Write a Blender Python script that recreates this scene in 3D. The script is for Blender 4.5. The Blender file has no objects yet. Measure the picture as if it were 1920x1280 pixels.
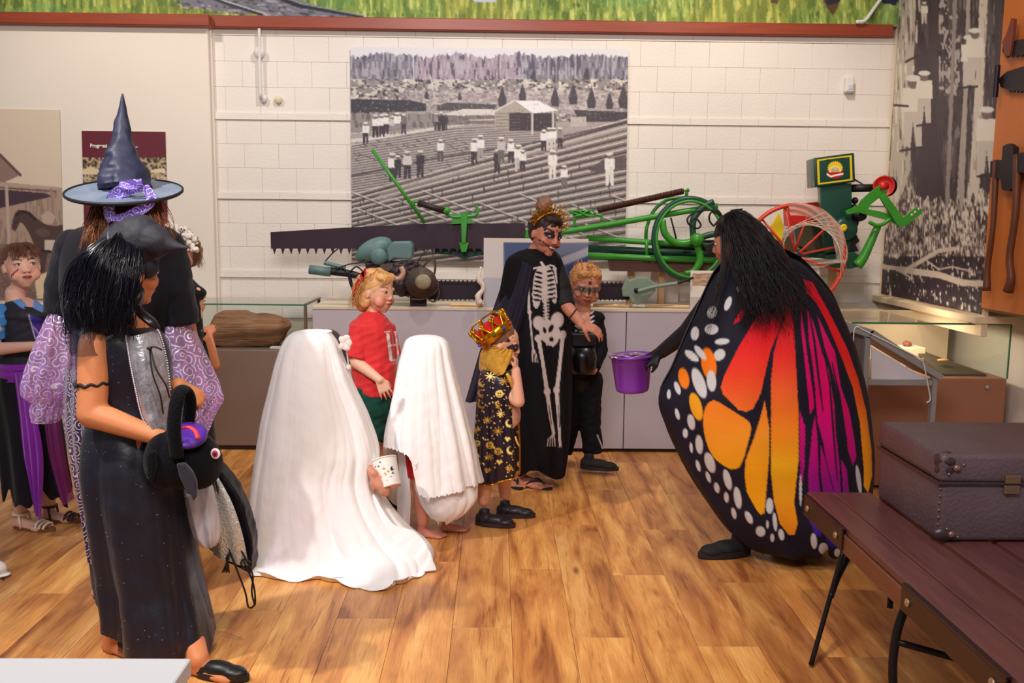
import bpy, math, random
import numpy as np
from mathutils import Matrix, Vector
random.seed(7)
RNG = np.random.RandomState(11)
PI = math.pi
SC = bpy.context.scene
COL = SC.collection

# ------------------------------------------------------------------ camera
FOC = 1760.0
CAMZ = 1.54
yaw_r = math.atan(30/FOC); pitch_r = math.atan(235/FOC); roll_r = math.radians(0.6)
cam_data = bpy.data.cameras.new('camera')
cam = bpy.data.objects.new('camera', cam_data); COL.objects.link(cam)
cam_data.sensor_width = 36.0; cam_data.lens = 36.0*FOC/1920.0
cam_data.clip_start = 0.05; cam_data.clip_end = 60
CR = (Matrix.Rotation(-yaw_r, 3, 'Z') @ Matrix.Rotation(PI/2-pitch_r, 3, 'X') @ Matrix.Rotation(roll_r, 3, 'Z'))
CM = CR.to_4x4(); CM.translation = Vector((0, 0, CAMZ)); cam.matrix_world = CM
SC.camera = cam
R3 = np.array(CR); C0 = np.array((0, 0, CAMZ))

def W(px, py, Y):
    """world point where the sight line through a photo pixel meets the vertical plane at distance Y"""
    d = R3 @ np.array(((px-960)/FOC, -(py-640)/FOC, -1.0))
    return C0 + d*(Y/d[1])
def proj(P):
    q = (np.asarray(P)-C0) @ R3
    return 960+FOC*q[..., 0]/(-q[..., 2]), 640-FOC*q[..., 1]/(-q[..., 2])
def mpp(Y): return Y/FOC

# ------------------------------------------------------------------ light
world = bpy.data.worlds.new('world'); SC.world = world; world.use_nodes = True
bg = world.node_tree.nodes['Background']
bg.inputs[0].default_value = (1.0, 0.95, 0.93, 1); bg.inputs[1].default_value = 0.24
def area(name, loc, target, size, energy, color, size_y=None):
    l = bpy.data.lights.new(name, 'AREA'); l.energy = energy; l.color = color; l.size = size
    if size_y: l.shape = 'RECTANGLE'; l.size_y = size_y
    o = bpy.data.objects.new(name, l); COL.objects.link(o); o.location = loc
    o.rotation_euler = (Vector(target)-Vector(loc)).to_track_quat('-Z', 'Y').to_euler(); return o
def spot(name, loc, target, energy, color, ang, blend=0.8, rad=0.06):
    l = bpy.data.lights.new(name, 'SPOT'); l.energy = energy; l.color = color
    l.spot_size = math.radians(ang); l.spot_blend = blend; l.shadow_soft_size = rad
    o = bpy.data.objects.new(name, l); COL.objects.link(o); o.location = loc
    o.rotation_euler = (Vector(target)-Vector(loc)).to_track_quat('-Z', 'Y').to_euler(); return o
WARM = (1.0, 0.80, 0.58)
area('ceiling_light_fill', (-0.6, 0.2, 3.6), (0, 5.0, 0.8), 2.0, 108, (1, 0.95, 0.94), 0.9)
spot('spotlight_left', (-2.5, 2.3, 3.7), (-0.75, 3.95, 0.2), 400, (1, 0.96, 0.93), 46, 0.8)
spot('spotlight_near', (0.6, 1.9, 3.9), (-0.9, 3.4, 0.2), 190, WARM, 80, 0.6)
spot('wall_washer_left', (-2.6, 4.9, 3.9), (-2.5, 6.6, 1.7), 122, (1, .89, .76), 95, 1.0)
spot('wall_washer_middle', (-0.4, 4.9, 3.9), (-0.7, 6.6, 1.6), 132, (1, .93, .87), 100, 1.0)
spot('wall_washer_right', (1.4, 4.9, 3.9), (1.4, 6.6, 1.6), 165, (1, .88, .74), 100, 1.0)
spot('wall_washer_corner', (1.2, 4.0, 3.9), (2.9, 5.6, 1.4), 70, WARM, 70, 1.0)
SC.view_settings.view_transform = 'Standard'; SC.view_settings.look = 'None'
SC.view_settings.gamma = 1.0; SC.view_settings.use_curve_mapping = False
SC.view_settings.exposure = 0.0

# ------------------------------------------------------------------ materials
def lin(c):
    out = []
    for v in c[:3]:
        v = v/255.0
        out.append(v/12.92 if v <= 0.04045 else ((v+0.055)/1.055)**2.4)
    return out
def lin_np(a):
    a = np.clip(a/255.0, 0, 1)
    return np.where(a <= 0.04045, a/12.92, ((a+0.055)/1.055)**2.4)
MATS = {}
def mat(name, c=(128, 128, 128), rough=0.6, metal=0.0, attr=False, var=0.12, nscale=8.0, bump=0.0, bscale=60.0,
        sheen=0.0, alpha=1.0, stretch=None, spec=0.5, c2=None, trans=0.0, emit=0.0, coat=0.0):
    if name in MATS: return MATS[name]
    m = bpy.data.materials.new(name); m.use_nodes = True
    nt = m.node_tree; N = nt.nodes; L = nt.links; b = N['Principled BSDF']
    b.inputs['Roughness'].default_value = rough; b.inputs['Metallic'].default_value = metal
    b.inputs['Specular IOR Level'].default_value = spec; b.inputs['Sheen Weight'].default_value = sheen
    b.inputs['Alpha'].default_value = alpha; b.inputs['Coat Weight'].default_value = coat
    b.inputs['Transmission Weight'].default_value = trans
    tc = N.new('ShaderNodeTexCoord'); mp = N.new('ShaderNodeMapping'); L.new(tc.outputs['Object'], mp.inputs[0])
    if stretch: mp.inputs['Scale'].default_value = stretch
    nz = N.new('ShaderNodeTexNoise'); nz.inputs['Scale'].default_value = nscale; nz.inputs['Detail'].default_value = 4
    L.new(mp.outputs[0], nz.inputs['Vector'])
    mx = N.new('ShaderNodeMix'); mx.data_type = 'RGBA'
    L.new(nz.outputs['Fac'], mx.inputs[0])
    if attr:
        at = N.new('ShaderNodeAttribute'); at.attribute_name = 'Col'
        hs = N.new('ShaderNodeHueSaturation'); L.new(at.outputs['Color'], hs.inputs['Color']); hs.inputs['Value'].default_value = 1-var
        L.new(hs.outputs[0], mx.inputs[6]); L.new(at.outputs['Color'], mx.inputs[7])
    else:
        a = lin(c); bb = lin(c2) if c2 else [min(1, v*(1+var)) for v in a]
        if not c2: a = [v*(1-var) for v in a]
        mx.inputs[6].default_value = (*a, 1); mx.inputs[7].default_value = (*bb, 1)
    L.new(mx.outputs[2], b.inputs['Base Color'])
    if bump:
        n2 = N.new('ShaderNodeTexNoise'); n2.inputs['Scale'].default_value = bscale; n2.inputs['Detail'].default_value = 3
        L.new(mp.outputs[0], n2.inputs['Vector'])
        bp = N.new('ShaderNodeBump'); bp.inputs['Strength'].default_value = bump; bp.inputs['Distance'].default_value = 0.01
        L.new(n2.outputs['Fac'], bp.inputs['Height']); L.new(bp.outputs[0], b.inputs['Normal'])
    if emit:
        L.new(mx.outputs[2], b.inputs['Emission Color']); b.inputs['Emission Strength'].default_value = emit
    MATS[name] = m; return m
def glass_mat(name, c, alpha):
    m = bpy.data.materials.new(name); m.use_nodes = True; nt = m.node_tree; N = nt.nodes; L = nt.links
    out = N['Material Output']; N.remove(N['Principled BSDF'])
    tr = N.new('ShaderNodeBsdfTransparent'); gl = N.new('ShaderNodeBsdfGlossy'); gl.inputs['Roughness'].default_value = 0.03
    tr.inputs[0].default_value = (*c, 1); fc = N.new('ShaderNodeLayerWeight'); fc.inputs[0].default_value = 0.5; pw = N.new('ShaderNodeMath'); pw.operation = 'POWER'; L.new(fc.outputs['Facing'], pw.inputs[0]); pw.inputs[1].default_value = 5
    lw = N.new('ShaderNodeMath'); lw.operation = 'MULTIPLY_ADD'; L.new(pw.outputs[0], lw.inputs[0]); lw.inputs[1].default_value = 0.7; lw.inputs[2].default_value = 0.04
    mx = N.new('ShaderNodeMixShader'); L.new(lw.outputs[0], mx.inputs[0]); L.new(tr.outputs[0], mx.inputs[1]); L.new(gl.outputs[0], mx.inputs[2])
    L.new(mx.outputs[0], out.inputs[0]); MATS[name] = m; return m

# ------------------------------------------------------------------ objects
def link(o, parent=None):
    COL.objects.link(o)
    if parent is not None: o.parent = parent
    return o
def tag(o, label=None, cat=None, group=None, kind=None):
    if label: o['label'] = label
    if cat: o['category'] = cat
    if group: o['group'] = group
    if kind: o['kind'] = kind
    return o
def thing(name, label, cat, loc=(0, 0, 0), group=None):
    o = bpy.data.objects.new(name, None); o.empty_display_size = 0.1; COL.objects.link(o); o.location = [float(v) for v in loc]
    return tag(o, label, cat, group)
def put(name, V, F, m, parent=None, smooth=True, cols=None):
    """links one mesh object; vertices are world coordinates, stored relative to the parent's origin"""
    V = np.asarray(V, float).reshape(-1, 3)
    off = np.array(parent_loc(parent)) if parent is not None else np.zeros(3)
    me = bpy.data.meshes.new(name)
    if isinstance(F, np.ndarray):
        me.vertices.add(len(V)); me.vertices.foreach_set('co', (V-off).ravel())
        k = F.shape[1]; me.loops.add(F.size); me.loops.foreach_set('vertex_index', F.ravel().astype(np.int32))
        me.polygons.add(len(F)); me.polygons.foreach_set('loop_start', np.arange(0, F.size, k, dtype=np.int32))
        me.update(calc_edges=True)
    else:
        me.from_pydata([tuple(v) for v in (V-off)], [], [tuple(f) for f in F])
    me.validate()
    if cols is not None:
        ca = me.color_attributes.new('Col', 'FLOAT_COLOR', 'POINT')
        c4 = np.ones((len(V), 4)); c4[:, :3] = lin_np(np.asarray(cols, float).reshape(-1, 3))
        ca.data.foreach_set('color', c4.ravel().astype(np.float32))
    if smooth: me.polygons.foreach_set('use_smooth', np.ones(len(me.polygons), bool))
    me.materials.append(m)
    return link(bpy.data.objects.new(name, me), parent)
def parent_loc(p):
    l = np.array(p.location)
    while p.parent is not None:
        p = p.parent; l = l+np.array(p.location)
    return l
def merge(parts):
    Vs, Fs, n = [], [], 0
    for V, F in parts:
        V = np.asarray(V, float).reshape(-1, 3); Vs.append(V)
        Fs += [tuple(int(i)+n for i in f) for f in F]; n += len(V)
    return np.concatenate(Vs), Fs
def puts(name, parts, m, parent=None, smooth=False):
    V, F = merge(parts); return put(name, V, F, m, parent, smooth)

def box(x0, x1, y0, y1, z0, z1, b=0.0):
    if b <= 0:
        V = [(x, y, z) for z in (z0, z1) for y in (y0, y1) for x in (x0, x1)]
        return V, [(0, 2, 3, 1), (4, 5, 7, 6), (0, 1, 5, 4), (2, 6, 7, 3), (0, 4, 6, 2), (1, 3, 7, 5)]
    V = []
    for (sx, sy, sz) in [(a, c, d) for d in (0, 1) for c in (0, 1) for a in (0, 1)]:
        X = (x0, x1)[sx]; Y = (y0, y1)[sy]; Z = (z0, z1)[sz]
        ix = b if sx == 0 else -b; iy = b if sy == 0 else -b; iz = b if sz == 0 else -b
        V += [(X, Y+iy, Z+iz), (X+ix, Y, Z+iz), (X+ix, Y+iy, Z)]
    def v(sx, sy, sz, a): return (sz*4+sy*2+sx)*3+a
    F = []
    for s in (0, 1):
        q = [v(s, 0, 0, 0), v(s, 1, 0, 0), v(s, 1, 1, 0), v(s, 0, 1, 0)]; F.append(q if s else q[::-1])
        q = [v(0, s, 0, 1), v(0, s, 1, 1), v(1, s, 1, 1), v(1, s, 0, 1)]; F.append(q if s else q[::-1])
        q = [v(0, 0, s, 2), v(1, 0, s, 2), v(1, 1, s, 2), v(0, 1, s, 2)]; F.append(q if s else q[::-1])
    for a in (0, 1):
        for c in (0, 1):
            F.append([v(0, a, c, 1), v(1, a, c, 1), v(1, a, c, 2), v(0, a, c, 2)])
            F.append([v(a, 0, c, 0), v(a, 1, c, 0), v(a, 1, c, 2), v(a, 0, c, 2)])
            F.append([v(a, c, 0, 0), v(a, c, 1, 0), v(a, c, 1, 1), v(a, c, 0, 1)])
    for sx in (0, 1):
        for sy in (0, 1):
            for sz in (0, 1): F.append([v(sx, sy, sz, 0), v(sx, sy, sz, 1), v(sx, sy, sz, 2)])
    return V, F
def cr(pts, n):
    """Catmull-Rom through rows of numbers, n samples"""
    P = np.asarray(pts, float)
    if len(P) == 2: t = np.linspace(0, 1, n)[:, None]; return P[0]*(1-t)+P[1]*t
    Q = np.vstack([2*P[0]-P[1], P, 2*P[-1]-P[-2]]); u = np.linspace(0, len(P)-1, n)
    i = np.minimum(u.astype(int), len(P)-2); t = (u-i)[:, None]
    a, b, c, d = Q[i], Q[i+1], Q[i+2], Q[i+3]
    return 0.5*((2*b)+(-a+c)*t+(2*a-5*b+4*c-d)*t*t+(-a+3*b-3*c+d)*t**3)
def tube(path, r, ns=8, closed=False, flat=1.0):
    P = np.asarray(path, float); n = len(P); r = np.broadcast_to(np.asarray(r, float), (n,)) if np.ndim(r) < 1 or len(np.atleast_1d(r)) == n else np.interp(np.linspace(0, 1, n), np.linspace(0, 1, len(r)), r)
    T = np.roll(P, -1, 0)-np.roll(P, 1, 0)
    if not closed: T[0] = P[1]-P[0]; T[-1] = P[-1]-P[-2]
    T /= np.linalg.norm(T, axis=1)[:, None]+1e-9
    up = np.array((0, 0, 1.0)) if abs(T[0][2]) < 0.9 else np.array((0, 1.0, 0))
    N = np.cross(T[0], up); N /= np.linalg.norm(N)
    V = []
    for i in range(n):
        N = N-T[i]*np.dot(N, T[i]); N /= np.linalg.norm(N)+1e-9; B = np.cross(T[i], N)
        for k in range(ns):
            a = 2*PI*k/ns; V.append(P[i]+r[i]*(math.cos(a)*N+flat*math.sin(a)*B))
    F = []
    for i in range(n if closed else n-1):
        j = (i+1) % n
        for k in range(ns):
            k2 = (k+1) % ns; F.append((i*ns+k, i*ns+k2, j*ns+k2, j*ns+k))
    if not closed: F.append(tuple(range(ns))[::-1]); F.append(tuple((n-1)*ns+k for k in range(ns)))
    return np.array(V), F
def rod(a, b, r, r2=None, ns=10): return tube([a, b], [r, r if r2 is None else r2], ns)
def lathe(prof, c, axis=(0, 0, 1), ns=32, sx=1.0):
    """prof: rows (radius, height along axis)"""
    ax = np.array(axis, float); ax /= np.linalg.norm(ax)
    up = np.array((0, 0, 1.0)) if abs(ax[2]) < 0.9 else np.array((1.0, 0, 0))
    N = np.cross(up, ax); N /= np.linalg.norm(N); B = np.cross(ax, N); V = []
    for (r, h) in prof:
        for k in range(ns):
            a = 2*PI*k/ns; V.append(np.array(c)+ax*h+r*(math.cos(a)*N*sx+math.sin(a)*B))
    F = []
    for i in range(len(prof)-1):
        for k in range(ns):
            k2 = (k+1) % ns; F.append((i*ns+k, i*ns+k2, (i+1)*ns+k2, (i+1)*ns+k))
    if prof[0][0] > 1e-4: F.append(tuple(range(ns))[::-1])
    if prof[-1][0] > 1e-4: F.append(tuple((len(prof)-1)*ns+k for k in range(ns)))
    return np.array(V), F
def extrude(pts, d):
    """closed outline of world points extruded by vector d"""
    P = np.asarray(pts, float); n = len(P); V = np.vstack([P, P+np.array(d)])
    F = [tuple(range(n)), tuple(range(2*n-1, n-1, -1))]+[(i, i+n, (i+1) % n+n, (i+1) % n) for i in range(n)]
    return V, F
def pxpoly(pts, Y, th): return extrude([W(x, y, Y) for x, y in pts], (0, th, 0))
def ell(c, r, R=None, nu=20, nv=12):
    c = np.array(c, float); r = np.array(r, float)*np.ones(3); V = []; F = []
    for j in range(nv+1):
        ph = PI*j/nv
        for i in range(nu):
            th = 2*PI*i/nu; V.append((math.sin(ph)*math.cos(th), math.sin(ph)*math.sin(th), math.cos(ph)))
    V = np.array(V)*r
    if R is not None: V = V @ np.array(R).T
    for j in range(nv):
        for i in range(nu):
            i2 = (i+1) % nu; a, b, c2, d = j*nu+i, (j+1)*nu+i, (j+1)*nu+i2, j*nu+i2
            F.append((a, b, c2) if j == 0 else ((a, b, d) if j == nv-1 else (a, b, c2, d)))
    return V+c, F
def cap(a, b, ra, rb, flat=False, ns=16):
    a = np.array(a, float); b = np.array(b, float); d = b-a; L = np.linalg.norm(d)+1e-9; d /= L
    prof = []
    if flat: prof = [(1e-5, 0), (ra, 0), (rb, L), (1e-5, L)]
    else:
        for k in range(6): t = PI/2*k/5; prof.append((max(ra*math.sin(t), 1e-5), -ra*math.cos(t)))
        for k in range(6): t = PI/2*k/5; prof.append((max(rb*math.cos(t), 1e-5), L+rb*math.sin(t)))
    return lathe(prof, a, d, ns)
NW = [(RNG.randn(7, 3), RNG.rand(7)*6.28) for _ in range(12)]
def wob(P, s, seed=0):
    K, ph = NW[seed % 12]; P = np.asarray(P)
    return np.sin(P @ (K.T*s)+ph).sum(-1)/3.2
def solid(name, parts, m, parent, voxel=0.005, smooth=4, wr=0.0, ws=25, colfn=None, ws2=None, keep=None):
    """union of overlapping closed shapes as one continuous voxel-remeshed surface"""
    V, F = merge(parts)
    me = bpy.data.meshes.new('tmp'); me.from_pydata([tuple(v) for v in V], [], F); o = bpy.data.objects.new('tmp', me); COL.objects.link(o)
    rm = o.modifiers.new('r', 'REMESH'); rm.mode = 'VOXEL'; rm.voxel_size = voxel; rm.adaptivity = 0
    if smooth: sm = o.modifiers.new('s', 'SMOOTH'); sm.factor = 0.5; sm.iterations = smooth
    dg = bpy.context.evaluated_depsgraph_get(); ev = o.evaluated_get(dg); m2 = ev.to_mesh()
    n = len(m2.vertices); co = np.empty(n*3); m2.vertices.foreach_get('co', co); co = co.reshape(-1, 3)
    no = np.empty(n*3); m2.vertices.foreach_get('normal', no); no = no.reshape(-1, 3)
    nl = len(m2.loops); vi = np.empty(nl, np.int32); m2.loops.foreach_get('vertex_index', vi)
    quad = (nl == 4*len(m2.polygons))
    F2 = vi.reshape(-1, 4) if quad else [tuple(p.vertices) for p in m2.polygons]
    ev.to_mesh_clear(); bpy.data.objects.remove(o); bpy.data.meshes.remove(me)
    if wr: co = co+no*(wr*(wob(co, ws, 1)*0.6+wob(co, ws*2.3, 2)*0.4))[:, None]
    if keep is not None and quad:
        k = keep(co); F2 = F2[k[F2].all(1)]; used = np.zeros(len(co), bool); used[F2.ravel()] = True
        idx = np.cumsum(used)-1; co = co[used]; no = no[used]; F2 = idx[F2]
    cols = colfn(co, no) if colfn else None
    return put(name, co, F2, m, parent, True, cols)
def grid(name, P, m, parent=None, closed=False, cols=None):
    nr, ns = P.shape[:2]; i = np.arange(nr-1)[:, None]; j = np.arange(ns if closed else ns-1)[None]
    j2 = (j+1) % ns; F = np.stack([i*ns+j, i*ns+j2, (i+1)*ns+j2, (i+1)*ns+j], -1).reshape(-1, 4)
    return put(name, P.reshape(-1, 3), F, m, parent, True, cols)
def foldfn(seed, freqs=(5, 8, 13, 19), drift=1.5, sharp=0.8):
    r = np.random.RandomState(seed); fr = [(f, r.rand()*6.28, (r.rand()-.5)*drift, r.rand()*.6+.4) for f in freqs for _ in (0, 1)]
    def fn(th, t):
        s = 0
        for f, ph, dr, a in fr: s = s+a*np.cos(f*th+ph+dr*t*3+0.7*np.sin(t*4+ph)) * (8.0/f)**0.5
        s = s/3.5
        return np.sign(s)*np.abs(s)**sharp
    return fn
def ridges(seed, freqs=(4, 6, 9, 13, 19), drift=.5):
    """long hanging cloth folds: rounded crests with sharp valleys"""
    r = np.random.RandomState(seed); fr = [(f, r.rand()*6.28, (r.rand()-.5)*drift, r.rand()*.7+.3) for f in freqs for _ in (0, 1)]
    def fn(th, t):
        s = 0
        for f, ph, dr, a in fr: s = s+a*(np.abs(np.sin((f*th+ph+dr*t*4+.5*np.sin(2*th+ph))/2))**.8-.6)*2*(6.0/f)**.6
        return s/3.2
    return fn
def loft(rows, ns=160, nr=120, th=(0, 2*PI), fold=None, amp=(0.0, 0.03), hem=None, wr=0.0, ws=18, floor=0.004, apow=1.0, keepsil=0.65, power=2.0):
    """garment surface: rows (photo y, left x, right x, distance, depth radius); returns points [nr, ns, 3]"""
    R = cr(rows, nr); t = np.linspace(0, 1, nr)
    cl = (th[1]-th[0]) > 6.2
    a = np.linspace(th[0], th[1], ns, endpoint=not cl)
    P = np.empty((nr, ns, 3))
    for i in range(nr):
        py, xl, xr, Y, ry = R[i]; A = W(xl, py, Y); B = W(xr, py, Y); c = (A+B)/2; rx = abs(B[0]-A[0])/2
        ca = np.cos(a); sa = np.sin(a)
        if power != 2.0: ca = np.sign(ca)*np.abs(ca)**(2/power); sa = np.sign(sa)*np.abs(sa)**(2/power)
        dx = rx*ca; dy = ry*sa
        if fold is not None:
            f = fold(a, t[i])*(amp[0]+(amp[1]-amp[0])*t[i]**apow)
            sil = 1-keepsil*np.abs(np.cos(a))**6
            nx = np.cos(a)*ry; ny = np.sin(a)*rx; nn = np.sqrt(nx*nx+ny*ny)+1e-6
            dx = dx+f*nx/nn*sil; dy = dy+f*ny/nn
        z = np.full(ns, c[2])
        if hem is not None: z = z+hem(a)*t[i]**3
        P[i, :, 0] = c[0]+dx; P[i, :, 1] = Y+dy; P[i, :, 2] = z
    if wr:
        n = wob(P, ws, 3)*0.6+wob(P, ws*2.1, 4)*0.4
        P[:, :, 1] += wr*n; P[:, :, 0] += wr*0.4*wob(P, ws*1.3, 5)
    P[:, :, 2] = np.maximum(P[:, :, 2], floor)
    return P

# ------------------------------------------------------------------ flat printing on a canvas in photo pixels
class Canvas:
    def __init__(s, x0, y0, x1, y1, k=1.0, c=(0, 0, 0)):
        s.x0, s.y0, s.k = x0, y0, k; s.w = int((x1-x0)*k); s.h = int((y1-y0)*k)
        s.A = np.ones((s.h, s.w, 3))*np.array(c, float); s.Y, s.X = np.mgrid[0:s.h, 0:s.w]
        s.X = s.X/k+x0; s.Y = s.Y/k+y0
    def fill(s, mask, c, a=1.0):
        mask = np.asarray(mask, float)[..., None]*a; s.A = s.A*(1-mask)+np.array(c, float)*mask
    def _win(s, xs, ys, pad):
        i0 = max(int((min(ys)-pad-s.y0)*s.k), 0); i1 = min(int((max(ys)+pad-s.y0)*s.k)+2, s.h)
        j0 = max(int((min(xs)-pad-s.x0)*s.k), 0); j1 = min(int((max(xs)+pad-s.x0)*s.k)+2, s.w)
        return slice(i0, i1), slice(j0, j1)
    def _bl(s, w, m, c, a):
        m = m.astype(float)[..., None]*a
        col = np.array(c, float) if not callable(c) else c(s.X[w], s.Y[w])
        s.A[w] = s.A[w]*(1-m)+col*m
    def poly(s, pts, c, a=1.0, smooth=False):
        p = np.array(pts, float)
        if smooth: p = cr(np.vstack([p, p[:1]]), len(p)*6)[:-1]
        w = s._win(p[:, 0], p[:, 1], 1); X = s.X[w]; Y = s.Y[w]
        if X.size == 0: return
        m = np.zeros(X.shape, bool); q = np.roll(p, -1, 0)
        for (xa, ya), (xb, yb) in zip(p, q):
            if ya == yb: continue
            m ^= ((ya > Y) != (yb > Y)) & (X < (xb-xa)*(Y-ya)/(yb-ya)+xa)
        s._bl(w, m, c, a)
    def ell(s, cx, cy, rx, ry, ang, c, a=1.0):
        r = max(rx, ry); w = s._win([cx-r, cx+r], [cy-r, cy+r], 1); X = s.X[w]-cx; Y = s.Y[w]-cy
        if X.size == 0: return
        g = math.radians(ang); u = X*math.cos(g)+Y*math.sin(g); v = -X*math.sin(g)+Y*math.cos(g)
        d = (u/rx)**2+(v/ry)**2; s._bl(w, np.clip((1.15-d)/0.3, 0, 1), c, a)
    def line(s, pts, wd, c, a=1.0):
        wd = np.atleast_1d(wd)
        for k, (p, q) in enumerate(zip(pts[:-1], pts[1:])):
            r = wd.max(); w = s._win([p[0], q[0]], [p[1], q[1]], r+1); X = s.X[w]; Y = s.Y[w]
            if X.size == 0: continue
            dx, dy = q[0]-p[0], q[1]-p[1]; L = dx*dx+dy*dy+1e-9; t = np.clip(((X-p[0])*dx+(Y-p[1])*dy)/L, 0, 1)
            d = np.hypot(X-p[0]-t*dx, Y-p[1]-t*dy)
            r0 = wd[min(k, len(wd)-1)]/2; r1 = wd[min(k+1, len(wd)-1)]/2; rr = r0+(r1-r0)*t
            s._bl(w, np.clip((rr-d)*s.k+0.5, 0, 1), c, a)
    def look(s, px, py):
        i = np.clip(((py-s.y0)*s.k), 0, s.h-1.001); j = np.clip(((px-s.x0)*s.k), 0, s.w-1.001)
        i0 = i.astype(int); j0 = j.astype(int); fi = (i-i0)[..., None]; fj = (j-j0)[..., None]
        A = s.A; i1 = np.minimum(i0+1, s.h-1); j1 = np.minimum(j0+1, s.w-1)
        return (A[i0, j0]*(1-fi)*(1-fj)+A[i0, j1]*(1-fi)*fj+A[i1, j0]*fi*(1-fj)+A[i1, j1]*fi*fj)
def streak(h, w, sx, sy, seed):
    """value noise with cell size sx by sy, 0..1"""
    r = np.random.RandomState(seed); gh, gw = int(h/sy)+3, int(w/sx)+3; g = r.rand(gh, gw)
    yy = np.arange(h)/sy; xx = np.arange(w)/sx; i = yy.astype(int); j = xx.astype(int)
    fy = (yy-i); fx = (xx-j); fy = (fy*fy*(3-2*fy))[:, None]; fx = (fx*fx*(3-2*fx))[None]
    return (g[i][:, j]*(1-fy)*(1-fx)+g[i+1][:, j]*fy*(1-fx)+g[i][:, j+1]*(1-fy)*fx+g[i+1][:, j+1]*fy*fx)
# ================================================================== THE ROOM
WY = 6.6; FY = 6.04
def WX(px, py, X):
    d = R3 @ np.array(((px-960)/FOC, -(py-640)/FOC, -1.0)); return C0+d*(X/d[0])
def X_at(px, py, Y): return float(W(px, py, Y)[0])
def Z_at(px, py, Y): return float(W(px, py, Y)[2])

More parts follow.
